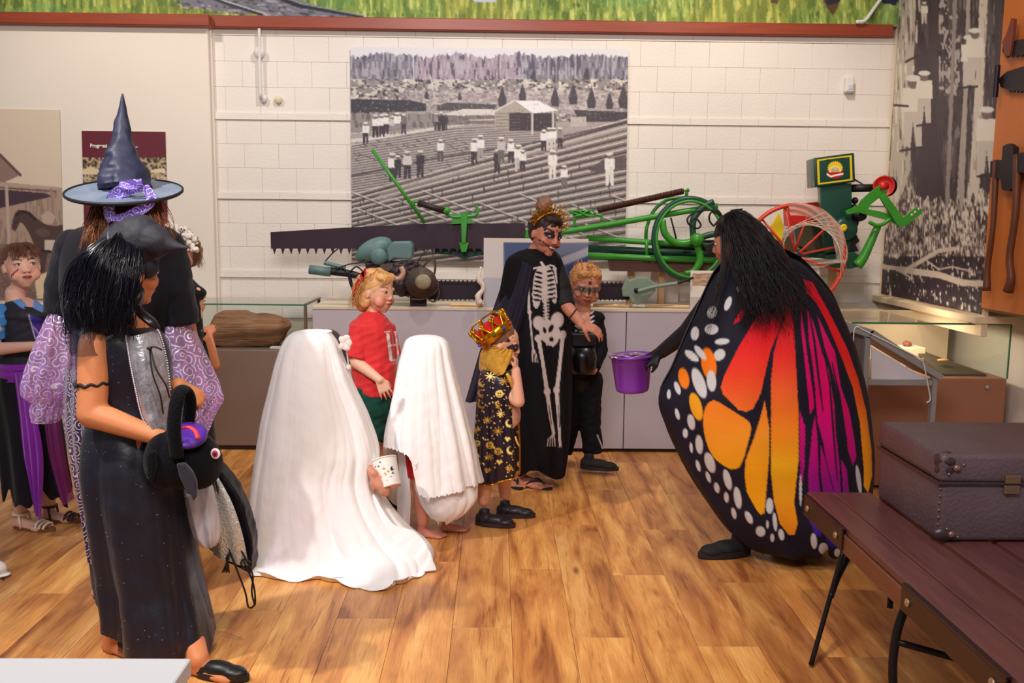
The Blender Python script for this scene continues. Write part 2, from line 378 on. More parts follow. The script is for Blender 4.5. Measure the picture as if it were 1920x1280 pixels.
# floor boards ------------------------------------------------------
def plank_mat():
    m = bpy.data.materials.new('timber_floor'); m.use_nodes = True; nt = m.node_tree; N = nt.nodes; L = nt.links; b = N['Principled BSDF']
    tc = N.new('ShaderNodeTexCoord'); oi = N.new('ShaderNodeObjectInfo')
    cx = N.new('ShaderNodeVectorMath'); cx.operation = 'SCALE'; cx.inputs[3].default_value = 37.0
    cmb = N.new('ShaderNodeCombineXYZ')
    for i in range(3): L.new(oi.outputs['Random'], cmb.inputs[i])
    L.new(cmb.outputs[0], cx.inputs[0])
    ad = N.new('ShaderNodeVectorMath'); L.new(tc.outputs['Object'], ad.inputs[0]); L.new(cx.outputs[0], ad.inputs[1])
    def noise(scale, st, det=5, dist=0.0, rough=0.6):
        mp = N.new('ShaderNodeMapping'); mp.inputs['Scale'].default_value = st; L.new(ad.outputs[0], mp.inputs[0])
        n = N.new('ShaderNodeTexNoise'); n.inputs['Scale'].default_value = scale; n.inputs['Detail'].default_value = det
        n.inputs['Distortion'].default_value = dist; n.inputs['Roughness'].default_value = rough; L.new(mp.outputs[0], n.inputs['Vector']); return n
    n1 = noise(2.0, (5.0, 0.8, 1), 4, 0.7, 0.5); n2 = noise(6, (10, 0.5, 1), 6, 1.1); n3 = noise(26, (12, 0.4, 1), 4)
    cr1 = N.new('ShaderNodeValToRGB'); L.new(n1.outputs['Fac'], cr1.inputs[0])
    e = cr1.color_ramp.elements; e[0].position = 0.30; e[0].color = (*lin((150, 92, 54)), 1); e[1].position = 0.68; e[1].color = (*lin((240, 188, 118)), 1)
    k = e.new(0.42); k.color = (*lin((196, 134, 78)), 1); k = e.new(0.55); k.color = (*lin((222, 162, 94)), 1)
    cr2 = N.new('ShaderNodeValToRGB'); L.new(n2.outputs['Fac'], cr2.inputs[0])
    e = cr2.color_ramp.elements; e[0].position = 0.30; e[0].color = (0.42, 0.33, 0.27, 1); e[1].position = 0.44; e[1].color = (1, 1, 1, 1)
    m1 = N.new('ShaderNodeMix'); m1.data_type = 'RGBA'; m1.blend_type = 'MULTIPLY'; m1.inputs[0].default_value = 0.75
    L.new(cr1.outputs[0], m1.inputs[6]); L.new(cr2.outputs[0], m1.inputs[7])
    cr3 = N.new('ShaderNodeValToRGB'); L.new(n3.outputs['Fac'], cr3.inputs[0])
    e = cr3.color_ramp.elements; e[0].position = 0.35; e[0].color = (0.75, 0.7, 0.66, 1); e[1].position = 0.6; e[1].color = (1.08, 1.04, 1, 1)
    m2 = N.new('ShaderNodeMix'); m2.data_type = 'RGBA'; m2.blend_type = 'MULTIPLY'; m2.inputs[0].default_value = 0.7
    L.new(m1.outputs[2], m2.inputs[6]); L.new(cr3.outputs[0], m2.inputs[7])
    # knots
    mp = N.new('ShaderNodeMapping'); mp.inputs['Scale'].default_value = (2.6, 0.8, 1); L.new(ad.outputs[0], mp.inputs[0])
    vo = N.new('ShaderNodeTexVoronoi'); vo.inputs['Scale'].default_value = 2.2; L.new(mp.outputs[0], vo.inputs['Vector'])
    cr4 = N.new('ShaderNodeValToRGB'); L.new(vo.outputs['Distance'], cr4.inputs[0])
    e = cr4.color_ramp.elements; e[0].position = 0.03; e[0].color = (0.22, 0.15, 0.12, 1); e[1].position = 0.11; e[1].color = (1, 1, 1, 1)
    m3 = N.new('ShaderNodeMix'); m3.data_type = 'RGBA'; m3.blend_type = 'MULTIPLY'; m3.inputs[0].default_value = 0.8
    L.new(m2.outputs[2], m3.inputs[6]); L.new(cr4.outputs[0], m3.inputs[7])
    tint = N.new('ShaderNodeValToRGB'); L.new(oi.outputs['Random'], tint.inputs[0])
    e = tint.color_ramp.elements; e[0].color = (0.80, 0.74, 0.72, 1); e[1].color = (1.08, 1.02, 0.92, 1)
    k = e.new(0.35); k.color = (0.95, 0.88, 0.84, 1); k = e.new(0.65); k.color = (1.05, 0.98, 0.9, 1)
    m4 = N.new('ShaderNodeMix'); m4.data_type = 'RGBA'; m4.blend_type = 'MULTIPLY'; m4.inputs[0].default_value = 1
    L.new(m3.outputs[2], m4.inputs[6]); L.new(tint.outputs[0], m4.inputs[7]); L.new(m4.outputs[2], b.inputs['Base Color'])
    b.inputs['Roughness'].default_value = 0.36; b.inputs['Specular IOR Level'].default_value = 0.35
    bp = N.new('ShaderNodeBump'); bp.inputs['Strength'].default_value = 0.12; bp.inputs['Distance'].default_value = 0.004
    L.new(n2.outputs['Fac'], bp.inputs['Height']); L.new(bp.outputs[0], b.inputs['Normal'])
    return m
PM = plank_mat()
V, F = box(-4.6, 3.05, -0.5, 6.7, -0.06, -0.012)
fl = tag(put('floor', V, F, mat('subfloor', (50, 35, 25)), None, False), kind='structure')
PW, PL = 0.224, 1.28
base_meshes = {}
def plank(x, y0, y1):
    L = round(y1-y0, 3)
    if L not in base_meshes:
        V, F = box(-PW/2+0.0006, PW/2-0.0006, -L/2+0.0006, L/2-0.0006, -0.012, 0, 0.0007)
        me = bpy.data.meshes.new('floor_plank'); me.from_pydata(V, [], F); me.materials.append(PM); base_meshes[L] = me
    o = bpy.data.objects.new('floor_plank', base_meshes[L]); o.location = (x, (y0+y1)/2, RNG.rand()*-0.0006); o.parent = fl; COL.objects.link(o)
i = 0; x = -4.3
while x < 3.0:
    y = 0.9-(i*0.53 % 1.0)*PL
    while y < 6.6:
        y1 = y+PL; a = max(y, 0.8); b_ = min(y1, 6.6)
        # leave out boards wholly outside the view
        if b_-a > 0.05 and abs(x) < 0.62*b_+0.5: plank(x, round(a, 2), round(b_, 2))
        y = y1
    x += PW; i += 1

# back wall -----------------------------------------------------------
wall_m = mat('painted_block', (238, 230, 222), 0.75, var=0.05, nscale=3, bump=0.25, bscale=55)
smooth_m = mat('painted_plasterboard', (238, 228, 216), 0.8, var=0.03, nscale=2)
V, F = box(-4.6, 3.06, 6.615, 6.75, 0, 3.6)
wb = tag(put('wall_back', V, F, mat('wall_joint', (222, 208, 192), 0.8), None, False), kind='structure')
xl = X_at(397, 400, 6.6); xr = 2.98
levels = []
def zz(py): return Z_at(1000, py, WY)
zs = [64, 76]; rowspec = [(62, 74, 0.006)]
for a, b_ in ((74, 218), (231, 366), (380, 512), (525, 600)):
    n = 3 if b_ != 600 else 2; h = (b_-a)/n
    for q in range(n): rowspec.append((a+q*h, a+(q+1)*h, 0.0))
    if b_ != 600: rowspec.append((b_, b_+13, 0.012))
bw = 0.236
for r, (pa, pb, pr) in enumerate(rowspec):
    zt, zb = zz(pa), zz(pb); w = bw*(2 if pr else 1); x = xl+(-bw*0.5 if r % 2 else 0)
    while x < xr:
        a, c = max(x, xl), min(x+w, xr)
        if c-a > 0.03:
            V, F = box(a+0.0004, c-0.0004, WY-pr+RNG.rand()*0.001, 6.617, zb+0.0004, zt-0.0004, 0.002)
            put('block', V, F, wall_m, wb, False)
        x += w
zL = Z_at(200, 46, 6.54)
V, F = box(-4.6, X_at(397, 300, 6.54), 6.54, 6.61, 0, zL+0.03, 0.003)
wl = tag(put('wall_left', V, F, smooth_m, None, False), kind='structure')
V, F = box(X_at(397, 300, 6.54), X_at(404, 300, 6.57), 6.57, 6.62, 0, zL, 0.003)
tag(put('trim_3', V, F, smooth_m, None, False), kind='structure')
red_wood = mat('varnished_rail', (128, 52, 34), 0.35, var=0.35, nscale=3, stretch=(1, 8, 14), c2=(165, 74, 46))
V, F = box(X_at(394, 40, 6.54), X_at(1676, 55, 6.54), 6.54, 6.63, Z_at(1000, 59, 6.54), Z_at(1000, 36, 6.54), 0.006)
tag(put('trim_1', V, F, red_wood, None, False), kind='structure')
V, F = box(-4.6, X_at(394, 40, 6.5), 6.48, 6.6, Z_at(200, 46, 6.48), Z_at(200, 24, 6.48), 0.006)
tag(put('trim_2', V, F, red_wood, None, False), kind='structure')

def picture(name, canvas, corners, n, m, parent=None, thick=None):
    """flat print: bilinear grid between four world corners (tl, tr, br, bl); inks come from the canvas"""
    nr, nc = n; tl, tr, br, bl = [np.array(c) for c in corners]
    v = np.linspace(0, 1, nr)[:, None, None]; u = np.linspace(0, 1, nc)[None, :, None]
    P = (tl*(1-u)+tr*u)*(1-v)+(bl*(1-u)+br*u)*v
    px, py = proj(P); return grid(name, P, m, parent, False, canvas.look(px, py))
ink = mat('matt_print', attr=True, rough=0.55, var=0.03)
ink_gl = mat('gloss_print', attr=True, rough=0.3, var=0.03)

# painted mural over the rail
cv = Canvas(-60, -60, 1760, 70, 0.8, (128, 150, 62))
n1 = streak(cv.h, cv.w, 5, 26, 1); n2 = streak(cv.h, cv.w, 2.5, 14, 2); n3 = streak(cv.h, cv.w, 110, 40, 3)
for c, mk in (((84, 112, 40), (n1 < 0.35)), ((170, 186, 84), (n1 > 0.62)), ((222, 220, 136), (n2*n1 > 0.5)), ((70, 92, 34), n2 < 0.12)):
    cv.fill(mk, c, 0.75)
cv.fill(n3 > 0.62, (112, 168, 104), 0.35); cv.fill(n3 < 0.3, (160, 140, 40), 0.3)
rr = np.random.RandomState(4)
for q in range(900):
    x = rr.rand()*1740-20; y = rr.rand()*70-8; l = 8+rr.rand()*16; s_ = (rr.rand()-.5)*9
    cv.line([(x, y), (x+s_, y-l)], [2.2, 0.4], ((214, 216, 130), (92, 122, 46), (150, 176, 80), (64, 92, 40))[q % 4], 0.7)
cv.poly([(295, -60), (345, 12), (420, 22), (520, 30), (660, 34), (640, 24), (560, 0), (480, -60)], (122, 120, 132))
for q in range(240):
    x = 320+rr.rand()*310; y = -10+rr.rand()*42
    if y < (x-300)*0.28+4 and y > (x-540)*0.35: cv.ell(x, y, 2+rr.rand()*5, 1+rr.rand()*1.5, 10, ((92, 90, 104), (176, 172, 186), (58, 58, 70))[q % 3], 0.8)
cv.line([(360, -20), (420, 5), (490, 27)], [5, 6], (52, 52, 60)); cv.line([(366, -20), (425, 3), (498, 26)], 2, (214, 214, 220))
cv.line([(470, -24), (560, 10), (680, 32)], [6, 8, 6], (40, 42, 50)); cv.line([(475, -26), (565, 7), (685, 30)], 2, (150, 160, 172))
cv.poly([(1438, -20), (1446, 5), (1458, 8), (1464, -20)], (86, 62, 36)); cv.poly([(1535, -20), (1550, 14), (1562, 30), (1572, 12), (1580, -20)], (92, 62, 30)); cv.poly([(1540, -20), (1552, 10), (1575, 4), (1580, -20)], (34, 30, 52))
cv.poly([(1640, -20), (1655, 6), (1680, 10), (1700, -20)], (40, 36, 60))
cv.poly([(880, -20), (890, 3), (905, 5), (930, 4), (935, -20)], (190, 200, 216))
picture('mural', cv, [W(-60, -46, 6.545), W(1685, -46, 6.545), W(1685, 50, 6.545), W(-60, 24, 6.545)], (36, 700), mat('mural_paint', attr=True, rough=0.7, var=0.05, bump=0.2))
tag(bpy.data.objects['mural'], 'painted grass and railway track mural above the red brown rail', 'mural')
o = puts('white_cable', [tube(cr([W(1605, 41, 6.51), W(1622, 38, 6.51), W(1640, 14, 6.51), W(1656, -8, 6.51)], 14), 0.012, 8)], mat('white_plastic', (232, 230, 226), 0.4), None, True)
tag(o, 'white cable running up over the grass mural at the right', 'cable')

# right wall, photo panel and tool board --------------------------------
V, F = box(3.0, 3.15, -0.5, 6.7, 0, 3.6); tag(put('wall_right', V, F, smooth_m, None, False), kind='structure')
RX = 2.70; ye = float(WX(1842, 578, RX)[1])
fp = thing('forest_photo_panel', 'tall black and white photo panel of men standing on giant tree trunks', 'photo panel', (RX, 5.9, 0.93))
zb = float(WX(1650, 550, RX)[2])
cream = mat('cream_panel', (236, 212, 176), 0.7, var=0.03)
puts('board', [box(RX+0.004, 2.74, ye+0.003, 6.58, 0.90, 3.5, 0.003)], cream, fp)
puts('ledge', [box(RX-0.045, 2.9, ye-0.01, 6.58, zb-0.055, zb-0.012, 0.004)], cream, fp)
cv = Canvas(1600, -80, 1900, 600, 1.0, (70, 58, 66))
h, w = cv.h, cv.w; s1 = streak(h, w, 9, 60, 5); s2 = streak(h, w, 3, 30, 6); s3 = streak(h, w, 3, 7, 7)*.5+streak(h, w, 9, 14, 9)*.5; s4 = streak(h, w, 1.5, 8, 8)
cv.fill((s1+s2*0.5) > 0.85, (110, 98, 100), 0.5); cv.fill(s2 < 0.2, (38, 28, 40), 0.7)
up = cv.Y < 400
cv.fill((cv.X > 1760) & (cv.X < 1800) & (s3 > 0.55) & up & (cv.Y < 180), (206, 196, 190), 0.8)
for pts, c in ((((1680, -80), (1722, -80), (1715, 60), (1712, 160), (1706, 330), (1722, 430), (1652, 430), (1666, 200)), (196, 184, 170)),
               (((1790, -80), (1798, -80), (1786, 220), (1778, 420), (1770, 420), (1782, 150)), (150, 138, 136)),
               (((1815, -80), (1822, -80), (1812, 250), (1806, 420), (1790, 430), (1806, 180)), (176, 164, 156)),
               (((1840, -80), (1856, -80), (1846, 130), (1838, 330), (1830, 440), (1800, 440), (1818, 330), (1832, 100)), (216, 204, 190))):
    cv.poly(pts, c); 
tr = (cv.X < 1726) & up
cv.fill(tr & (s2 > 0.72), (236, 226, 208), 0.8); cv.fill(tr & (s2 < 0.22), (96, 84, 80), 0.75)
cv.poly([(1722, 60), (1735, 70), (1768, 320), (1774, 400), (1716, 400), (1706, 250)], (60, 44, 58), 0.8)
cv.fill((cv.X > 1772) & up & (s2 > 0.8), (160, 148, 146), 0.6)
gm = cv.Y > 370+12*np.sin(cv.X*0.05)+60*(streak(h, w, 7, 900, 19)-.5)
cv.fill(gm, (150, 134, 128)); cv.fill(gm & (s3+s4 > 1.15), (226, 212, 200)); cv.fill(gm & (s3+s4 < 0.85), (74, 58, 66)); cv.fill((cv.Y > 480) & (s3+s4*0.7 < 1.1), (46, 34, 46), 0.85)
for pts, wd in ((((1655, 500), (1700, 505), (1760, 470), (1790, 466)), 8), (((1690, 505), (1760, 515), (1805, 530), (1845, 532)), 12), (((1655, 495), (1680, 505), (1712, 522)), 3), (((1740, 490), (1760, 505), (1785, 500), (1820, 508)), 3)):
    cv.line(pts, wd, (214, 198, 184))
def man(c, x, y, hgt, shirt, legs, hat=(230, 226, 220), lean=0):
    k = hgt/40
    c.poly([(x-5*k, y-22*k), (x+5*k, y-22*k), (x+5*k, y), (x+1.5*k, y), (x, y-14*k), (x-1.5*k, y), (x-5*k, y)], legs)
    c.poly([(x-6*k+lean, y-34*k), (x+6*k+lean, y-34*k), (x+6.5*k, y-20*k), (x-6.5*k, y-20*k)], shirt)
    c.ell(x+lean*1.2, y-37*k, 3.2*k, 3.6*k, 0, (120, 104, 98)); c.ell(x+lean*1.2, y-39.5*k, 4.6*k, 1.9*k, 0, hat)
for (x, y, hh) in ((1712, 275, 130), (1733, 234, 98), (1817, 163, 94), (1828, 160, 104), (1850, 326, 122), (1733, 45, 40)):
    man(cv, x, y, hh, (232, 224, 212), (206, 196, 186))
for a in (((1688, 283), (1728, 276)), ((1720, 236), (1744, 232)), ((1796, 165), (1832, 162)), ((1833, 331), (1856, 327)), ((1677, 197), (1702, 199)), ((1698, 116), (1722, 104))):
    cv.line(a, 4, (48, 34, 40))
cv.line([(1681, 20), (1668, 300)], 2.5, (70, 56, 58))
zt = 3.3; yl = float(WX(1652, 548, RX)[1])
picture('photo_print', cv, [(RX, yl, zt), (RX, ye+0.004, zt), (RX, ye+0.004, zb), (RX, yl, zb)], (340, 120), ink, fp)

tb = thing('tool_board', 'orange varnished timber board hung with old saws and axes', 'board', (2.69, 5.2, 1.0))
TX = 2.69; yb = ye; zbb = float(WX(1850, 579, TX)[2])
puts('panel', [box(TX, 2.74, 3.8, yb, zbb, 3.5, 0.004)], mat('orange_timber', (196, 100, 36), 0.45, var=0.3, nscale=2.5, stretch=(1, 1, 0.35), c2=(222, 128, 52), bump=0.1, bscale=20), tb)
steel_d = mat('dark_iron', (44, 36, 48), 0.45, metal=0.6, var=0.4, nscale=25)
handle_m = mat('old_handle_wood', (104, 56, 32), 0.5, var=0.35, nscale=14, stretch=(3, 3, 0.5))
def tpoly(pts, X, th): return extrude([WX(x, y, X) for x, y in pts], (th, 0, 0))
def tooth_edge(x0, y0, x1, y1, n, d):
    out = []
    for k in range(n): out += [(x0+(x1-x0)*k/n, y0+(y1-y0)*k/n), (x0+(x1-x0)*(k+.5)/n, y0+(y1-y0)*(k+.5)/n+d)]
    return out+[(x1, y1)]
s_ = thing('hand_saw', 'dark saw blade at the top of the orange board, straight backed', 'saw', WX(1900, 90, 2.66))
puts('blade', [tpoly([(1881, 80), (1990, 60)]+tooth_edge(1990, 96, 1884, 105, 12, 4)+[(1879, 95)], 2.66, 0.008)], steel_d, s_)
puts('handle', [tpoly([(1879, 78), (1886, 66), (1896, 34), (1902, 36), (1898, 76), (1893, 105), (1884, 104)], 2.648, 0.014)], mat('saw_handle', (122, 50, 34), 0.5), s_)
s_ = thing('crosscut_saw', 'dark curved toothed saw blade hanging under the straight saw', 'saw', WX(1900, 150, 2.66))
puts('blade', [tpoly([(1872, 148), (1888, 134), (1920, 124), (2000, 112)]+tooth_edge(2000, 174, 1890, 168, 16, 5)+[(1876, 163)], 2.66, 0.008)], steel_d, s_)
puts('handle', [rod(WX(1866, 182, 2.645), WX(1871, 122, 2.645), 0.014)], steel_d, s_)
def axe(label, hx, hy, head, handle, wd):
    s_ = thing('axe', label, 'axe', WX(hx, hy, 2.66))
    puts('head', [tpoly(head, 2.63, 0.03)], steel_d, s_)
    V, F = tube(cr([WX(a, b, 2.64) for a, b in handle], 16), [wd, wd*0.85, wd*0.9, wd*1.25], 10); put('handle', V, F, handle_m, s_)
axe('axe with straight slim handle, nearest the forest photo', 1868, 320, [(1857, 302), (1876, 300), (1884, 308), (1884, 332), (1870, 336), (1856, 331)], [(1868, 300), (1862, 420), (1852, 500), (1850, 545)], 0.017)
axe('double bitted axe with curved thick handle, second from the forest photo', 1905, 310, [(1896, 290), (1925, 284), (1925, 325), (1896, 320), (1890, 305)], [(1908, 290), (1904, 400), (1893, 480), (1896, 520), (1890, 546)], 0.021)
o = puts('sharpening_stone', [tpoly([(1880, 274), (1890, 269), (1900, 276), (1899, 350), (1892, 358), (1878, 356), (1876, 330)], 2.625, 0.03)], steel_d); tag(o, 'long dark iron wedge hanging between the two axe heads', 'tool')

# displays against the walls ------------------------------------------
grey_lam = mat('grey_laminate', (192, 184, 196), 0.55, var=0.03, nscale=4)
pl = thing('display_plinth', 'long grey laminate plinth carrying the green drag saw', 'plinth', (X_at(585, 700, FY), FY, 0))
x0 = X_at(586, 600, FY); x1 = X_at(1172, 700, FY); x2 = X_at(1660, 700, FY); ztop = Z_at(1000, 577, FY)
puts('front_panel', [box(x0, x1-0.003, FY, FY+0.02, 0.025, ztop-0.02, 0.002)], grey_lam, pl)
puts('front_panel', [box(x1+0.003, x2, FY, FY+0.02, 0.025, ztop-0.02, 0.002)], grey_lam, pl)
puts('top', [box(x0, x2, FY-0.004, 6.597, ztop-0.02, ztop, 0.002)], mat('plinth_top', (222, 208, 186), 0.5, var=0.05), pl)
puts('plinth_base', [box(x0+0.01, x2-0.01, FY+0.03, 6.59, 0.0, ztop-0.022)], mat('dark_kick', (40, 34, 34)), pl)
# left glass case
gl_m = glass_mat('case_glass', (0.975, 0.995, 0.985), 0.1); edge_m = mat('glass_edge', (60, 120, 96), 0.2, var=0.1)
alu = mat('aluminium', (170, 168, 170), 0.4, metal=0.5, var=0.08)
lc = thing('glass_display_case', 'low glass topped case on brown grey base holding a petrified log', 'display case', (X_at(480, 800, FY), FY, 0))
a0 = X_at(150, 700, FY); a1 = X_at(577, 700, FY); zg0 = Z_at(480, 656, FY); zg1 = Z_at(480, 570, FY)
taupe = mat('taupe_laminate', (132, 112, 102), 0.55, var=0.06, nscale=5)
puts('cabinet_base', [box(a0, a1, FY, 6.53, 0.03, zg0, 0.004)], taupe, lc)
puts('kick_board', [box(a0+0.02, a1-0.02, FY+0.02, 6.5, 0.0, 0.03)], mat('dark_kick'), lc)
puts('glass_pane', [box(a0, a1, FY+0.002, FY+0.006, zg0, zg1)], gl_m, lc)
puts('glass_pane', [box(a0, a1, FY+0.008, 6.53, zg1-0.006, zg1)], gl_m, lc)
puts('glass_edge', [box(a0, a1, FY-0.003, FY+0.001, zg1-0.008, zg1+0.002)], edge_m, lc)
puts('corner_post', [box(a1-0.018, a1, FY-0.002, FY+0.018, zg0, zg1, 0.002), box(a1-0.018, a1, 6.50, 6.52, zg0, zg1, 0.002), box(a1-0.014, a1+0.004, FY, 6.52, zg1-0.004, zg1+0.006)], mat('bronze_trim', (120, 104, 84), 0.4, metal=0.3), lc)
o = puts('label_card', [box(X_at(506, 655, 6.1), X_at(545, 655, 6.1), 6.1, 6.16, zg0+0.001, zg0+0.012)], mat('white_card', (236, 232, 226), 0.6)); tag(o, 'white label card lying in the glass case beside the log', 'card')
# petrified log
def logmesh():
    n, ns = 46, 44; P = np.zeros((n, ns, 3)); A = W(394, 620, 6.25); B = W(546, 620, 6.25)
    for i in range(n):
        t = i/(n-1); c = A*(1-t)+B*t; e = min(1, (t*12)**0.5, ((1-t)*9)**0.5)
        top = np.interp(t, [0, .2, .45, .55, .8, 1], [592, 586, 583, 588, 590, 600]); bot = np.interp(t, [0, .3, .6, .8, 1], [655, 657, 656, 648, 622])
        zt_, zb_ = Z_at(470, top, 6.25), Z_at(470, bot, 6.25); c[2] = (zt_+zb_)/2; hz = (zt_-zb_)/2
        for k in range(ns):
            a = 2*PI*k/ns; P[i, k] = c+np.array((0, 0.12*math.cos(a), hz*math.sin(a)))*max(e, 0.12)
    f = wob(P*np.array((0.25, 1, 1)), 38, 6)*0.014+wob(P*np.array((0.2, 1, 1)), 90, 7)*0.009
    d = P-P.mean(1, keepdims=True); d /= np.linalg.norm(d, axis=2, keepdims=True)+1e-9; return P+d*f[..., None]
P = logmesh(); V = P.reshape(-1, 3); nr, ns = P.shape[:2]
F = [(i*ns+k, i*ns+(k+1) % ns, (i+1)*ns+(k+1) % ns, (i+1)*ns+k) for i in range(nr-1) for k in range(ns)]+[tuple(range(ns))[::-1], tuple((nr-1)*ns+k for k in range(ns))]
V[:, 2] = np.maximum(V[:, 2], zg0+0.002)
o = put('petrified_log', V, F, mat('bark', (84, 54, 40), 0.85, var=0.5, nscale=6, stretch=(0.6, 2, 16), c2=(196, 142, 104), bump=1.0, bscale=12), None, True)
tag(o, 'brown petrified log lying inside the low glass case', 'log')

# right glass case
RY = 5.23
rc = thing('glass_display_case', 'glass topped case on brown base in the corner under the forest photo', 'display case', (X_at(1750, 800, RY), RY, 0))
b0 = X_at(1592, 700, RY); b1 = X_at(1893, 650, RY); zh0 = Z_at(1750, 709, RY); zh1 = Z_at(1750, 605, RY); by = 5.95
brown = mat('brown_laminate', (158, 106, 80), 0.55, var=0.08, nscale=5)
puts('cabinet_base', [box(b0, b1, RY, by, 0.02, zh0, 0.004)], brown, rc)
puts('glass_pane', [box(b0, b1, RY+0.002, RY+0.006, zh0, zh1)], gl_m, rc)
puts('glass_pane', [box(b0, b1, RY+0.008, by, zh1-0.006, zh1)], gl_m, rc)
puts('glass_pane', [box(b1-0.004, b1, RY+0.008, by, zh0, zh1-0.007)], gl_m, rc)
puts('glass_edge', [box(b0, b1, RY-0.003, RY+0.001, zh1-0.010, zh1+0.001), box(b1-0.004, b1+0.004, RY-0.003, RY+0.003, zh0, zh1), box(b1-0.003, b1+0.003, RY, by, zh1-0.004, zh1+0.001)], edge_m, rc)
puts('backing', [box(b0, b1, by, by+0.02, 0.02, zh1, 0.002)], cream, rc)
cl_ = area('added_case_fill', (2.42, 5.5, zh1-0.05), (3.0, 5.62, 0.66), 0.25, 2.0, (1, .82, .6), 0.05)  # fill lamp added inside the case to brighten its dark right end
puts('lock', [lathe([(0.012, 0), (0.014, 0.006), (0.008, 0.012), (0.0001, 0.012)], W(1851, 726, RY-0.002), (0, -1, 0), 20)], alu, rc, True)
cz = zh0+0.001
o = puts('exhibit_block', [box(X_at(1678, 700, 5.7), X_at(1722, 700, 5.7), 5.62, 5.76, cz, cz+0.12, 0.004)], cream); tag(o, 'cream exhibit block inside the corner glass case', 'display block')
V, F = ell(W(1702, 634, 5.68)*np.array((1, 1, 0))+np.array((0, 0, cz+0.135)), (0.03, 0.02, 0.018)); V = V+0.004*wob(V, 120, 3)[:, None]
o = put('red_stone', V, F, mat('reddish_stone', (120, 66, 50), 0.7)); tag(o, 'small reddish stone on the cream block in the corner case', 'stone')
bx0, bx1 = X_at(1722, 700, 5.6), X_at(1846, 702, RY+0.1)
o = puts('display_wedge', [extrude([(bx0, RY+0.08, cz), (bx1, RY+0.08, cz), (bx1, RY+0.5, cz+0.01), (bx0, RY+0.5, cz+0.10)], (0, 0, 0.012))], mat('dark_olive_board', (70, 62, 44), 0.6)); tag(o, 'dark sloping board inside the corner glass case', 'board')
V, F = ell((X_at(1767, 692, 5.42), 5.42, cz+0.075), (0.035, 0.02, 0.010)); o = put('ochre_fragment', V, F, mat('ochre_stone', (214, 158, 88), 0.7)); tag(o, 'flat ochre fragment lying on the dark board in the corner case', 'stone')

# sloping lectern stand
LY = 4.85
ls = thing('lectern_stand', 'sloping aluminium framed information stand behind the butterfly cape', 'stand', (X_at(1690, 800, LY), LY, 0))
th = 0.03
def bar(a, b, Y, w, d): # flat bar between photo points
    A = W(*a, Y); B = W(*b, Y); u = (B-A)/np.linalg.norm(B-A); n = np.array((-u[2], 0, u[0]))*w/2
    return extrude([A+n, B+n, B-n, A-n], (0, d, 0))
lam_w = mat('lectern_white', (232, 224, 232), 0.5)
xL, xR = X_at(1624, 700, LY), X_at(1751, 760, LY)
puts('post', [box(xL-0.015, xL+0.015, LY, LY+0.04, 0, Z_at(1635, 632, LY), 0.003)], alu, ls); puts('post', [box(xR-0.013, xR+0.013, LY, LY+0.04, 0, Z_at(1750, 706, LY), 0.003)], alu, ls)
puts('cross_rail', [box(xL+0.015, xR-0.013, LY+0.004, LY+0.034, Z_at(1700, 723, LY), Z_at(1700, 712, LY), 0.002)], alu, ls)
puts('side_infill', [pxpoly([(1634, 650), (1740, 712), (1634, 712)], LY+0.02, 0.006)], lam_w, ls)
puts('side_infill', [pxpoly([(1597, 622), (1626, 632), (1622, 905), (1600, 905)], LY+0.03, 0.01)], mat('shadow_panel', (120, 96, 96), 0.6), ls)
puts('reading_top', [pxpoly([(1632, 622), (1640, 619), (1770, 704), (1764, 713), (1632, 633)], LY-0.02, 0.34)], alu, ls)
puts('sloping_panel', [pxpoly([(1560, 595), (1640, 619), (1632, 632), (1560, 612)], LY-0.02, 0.03)], alu, ls)
puts('black_board', [pxpoly([(1560, 612), (1601, 626), (1600, 700), (1560, 700)], LY+0.02, 0.02)], mat('black_board', (26, 24, 34), 0.6), ls)
o = puts('string_loop', [tube(cr([W(1600, 690, LY-0.03), W(1601, 622, LY-0.03), W(1610, 613, LY-0.03), W(1618, 618, LY-0.03), W(1722, 670, LY-0.035), W(1730, 675, LY-0.035), W(1740, 722, LY-0.03), W(1744, 748, LY-0.03), W(1737, 755, LY-0.03)], 60), 0.0035, 6)], mat('white_plastic'), None, True)
tag(o, 'white string hung over the sloping stand', 'string')

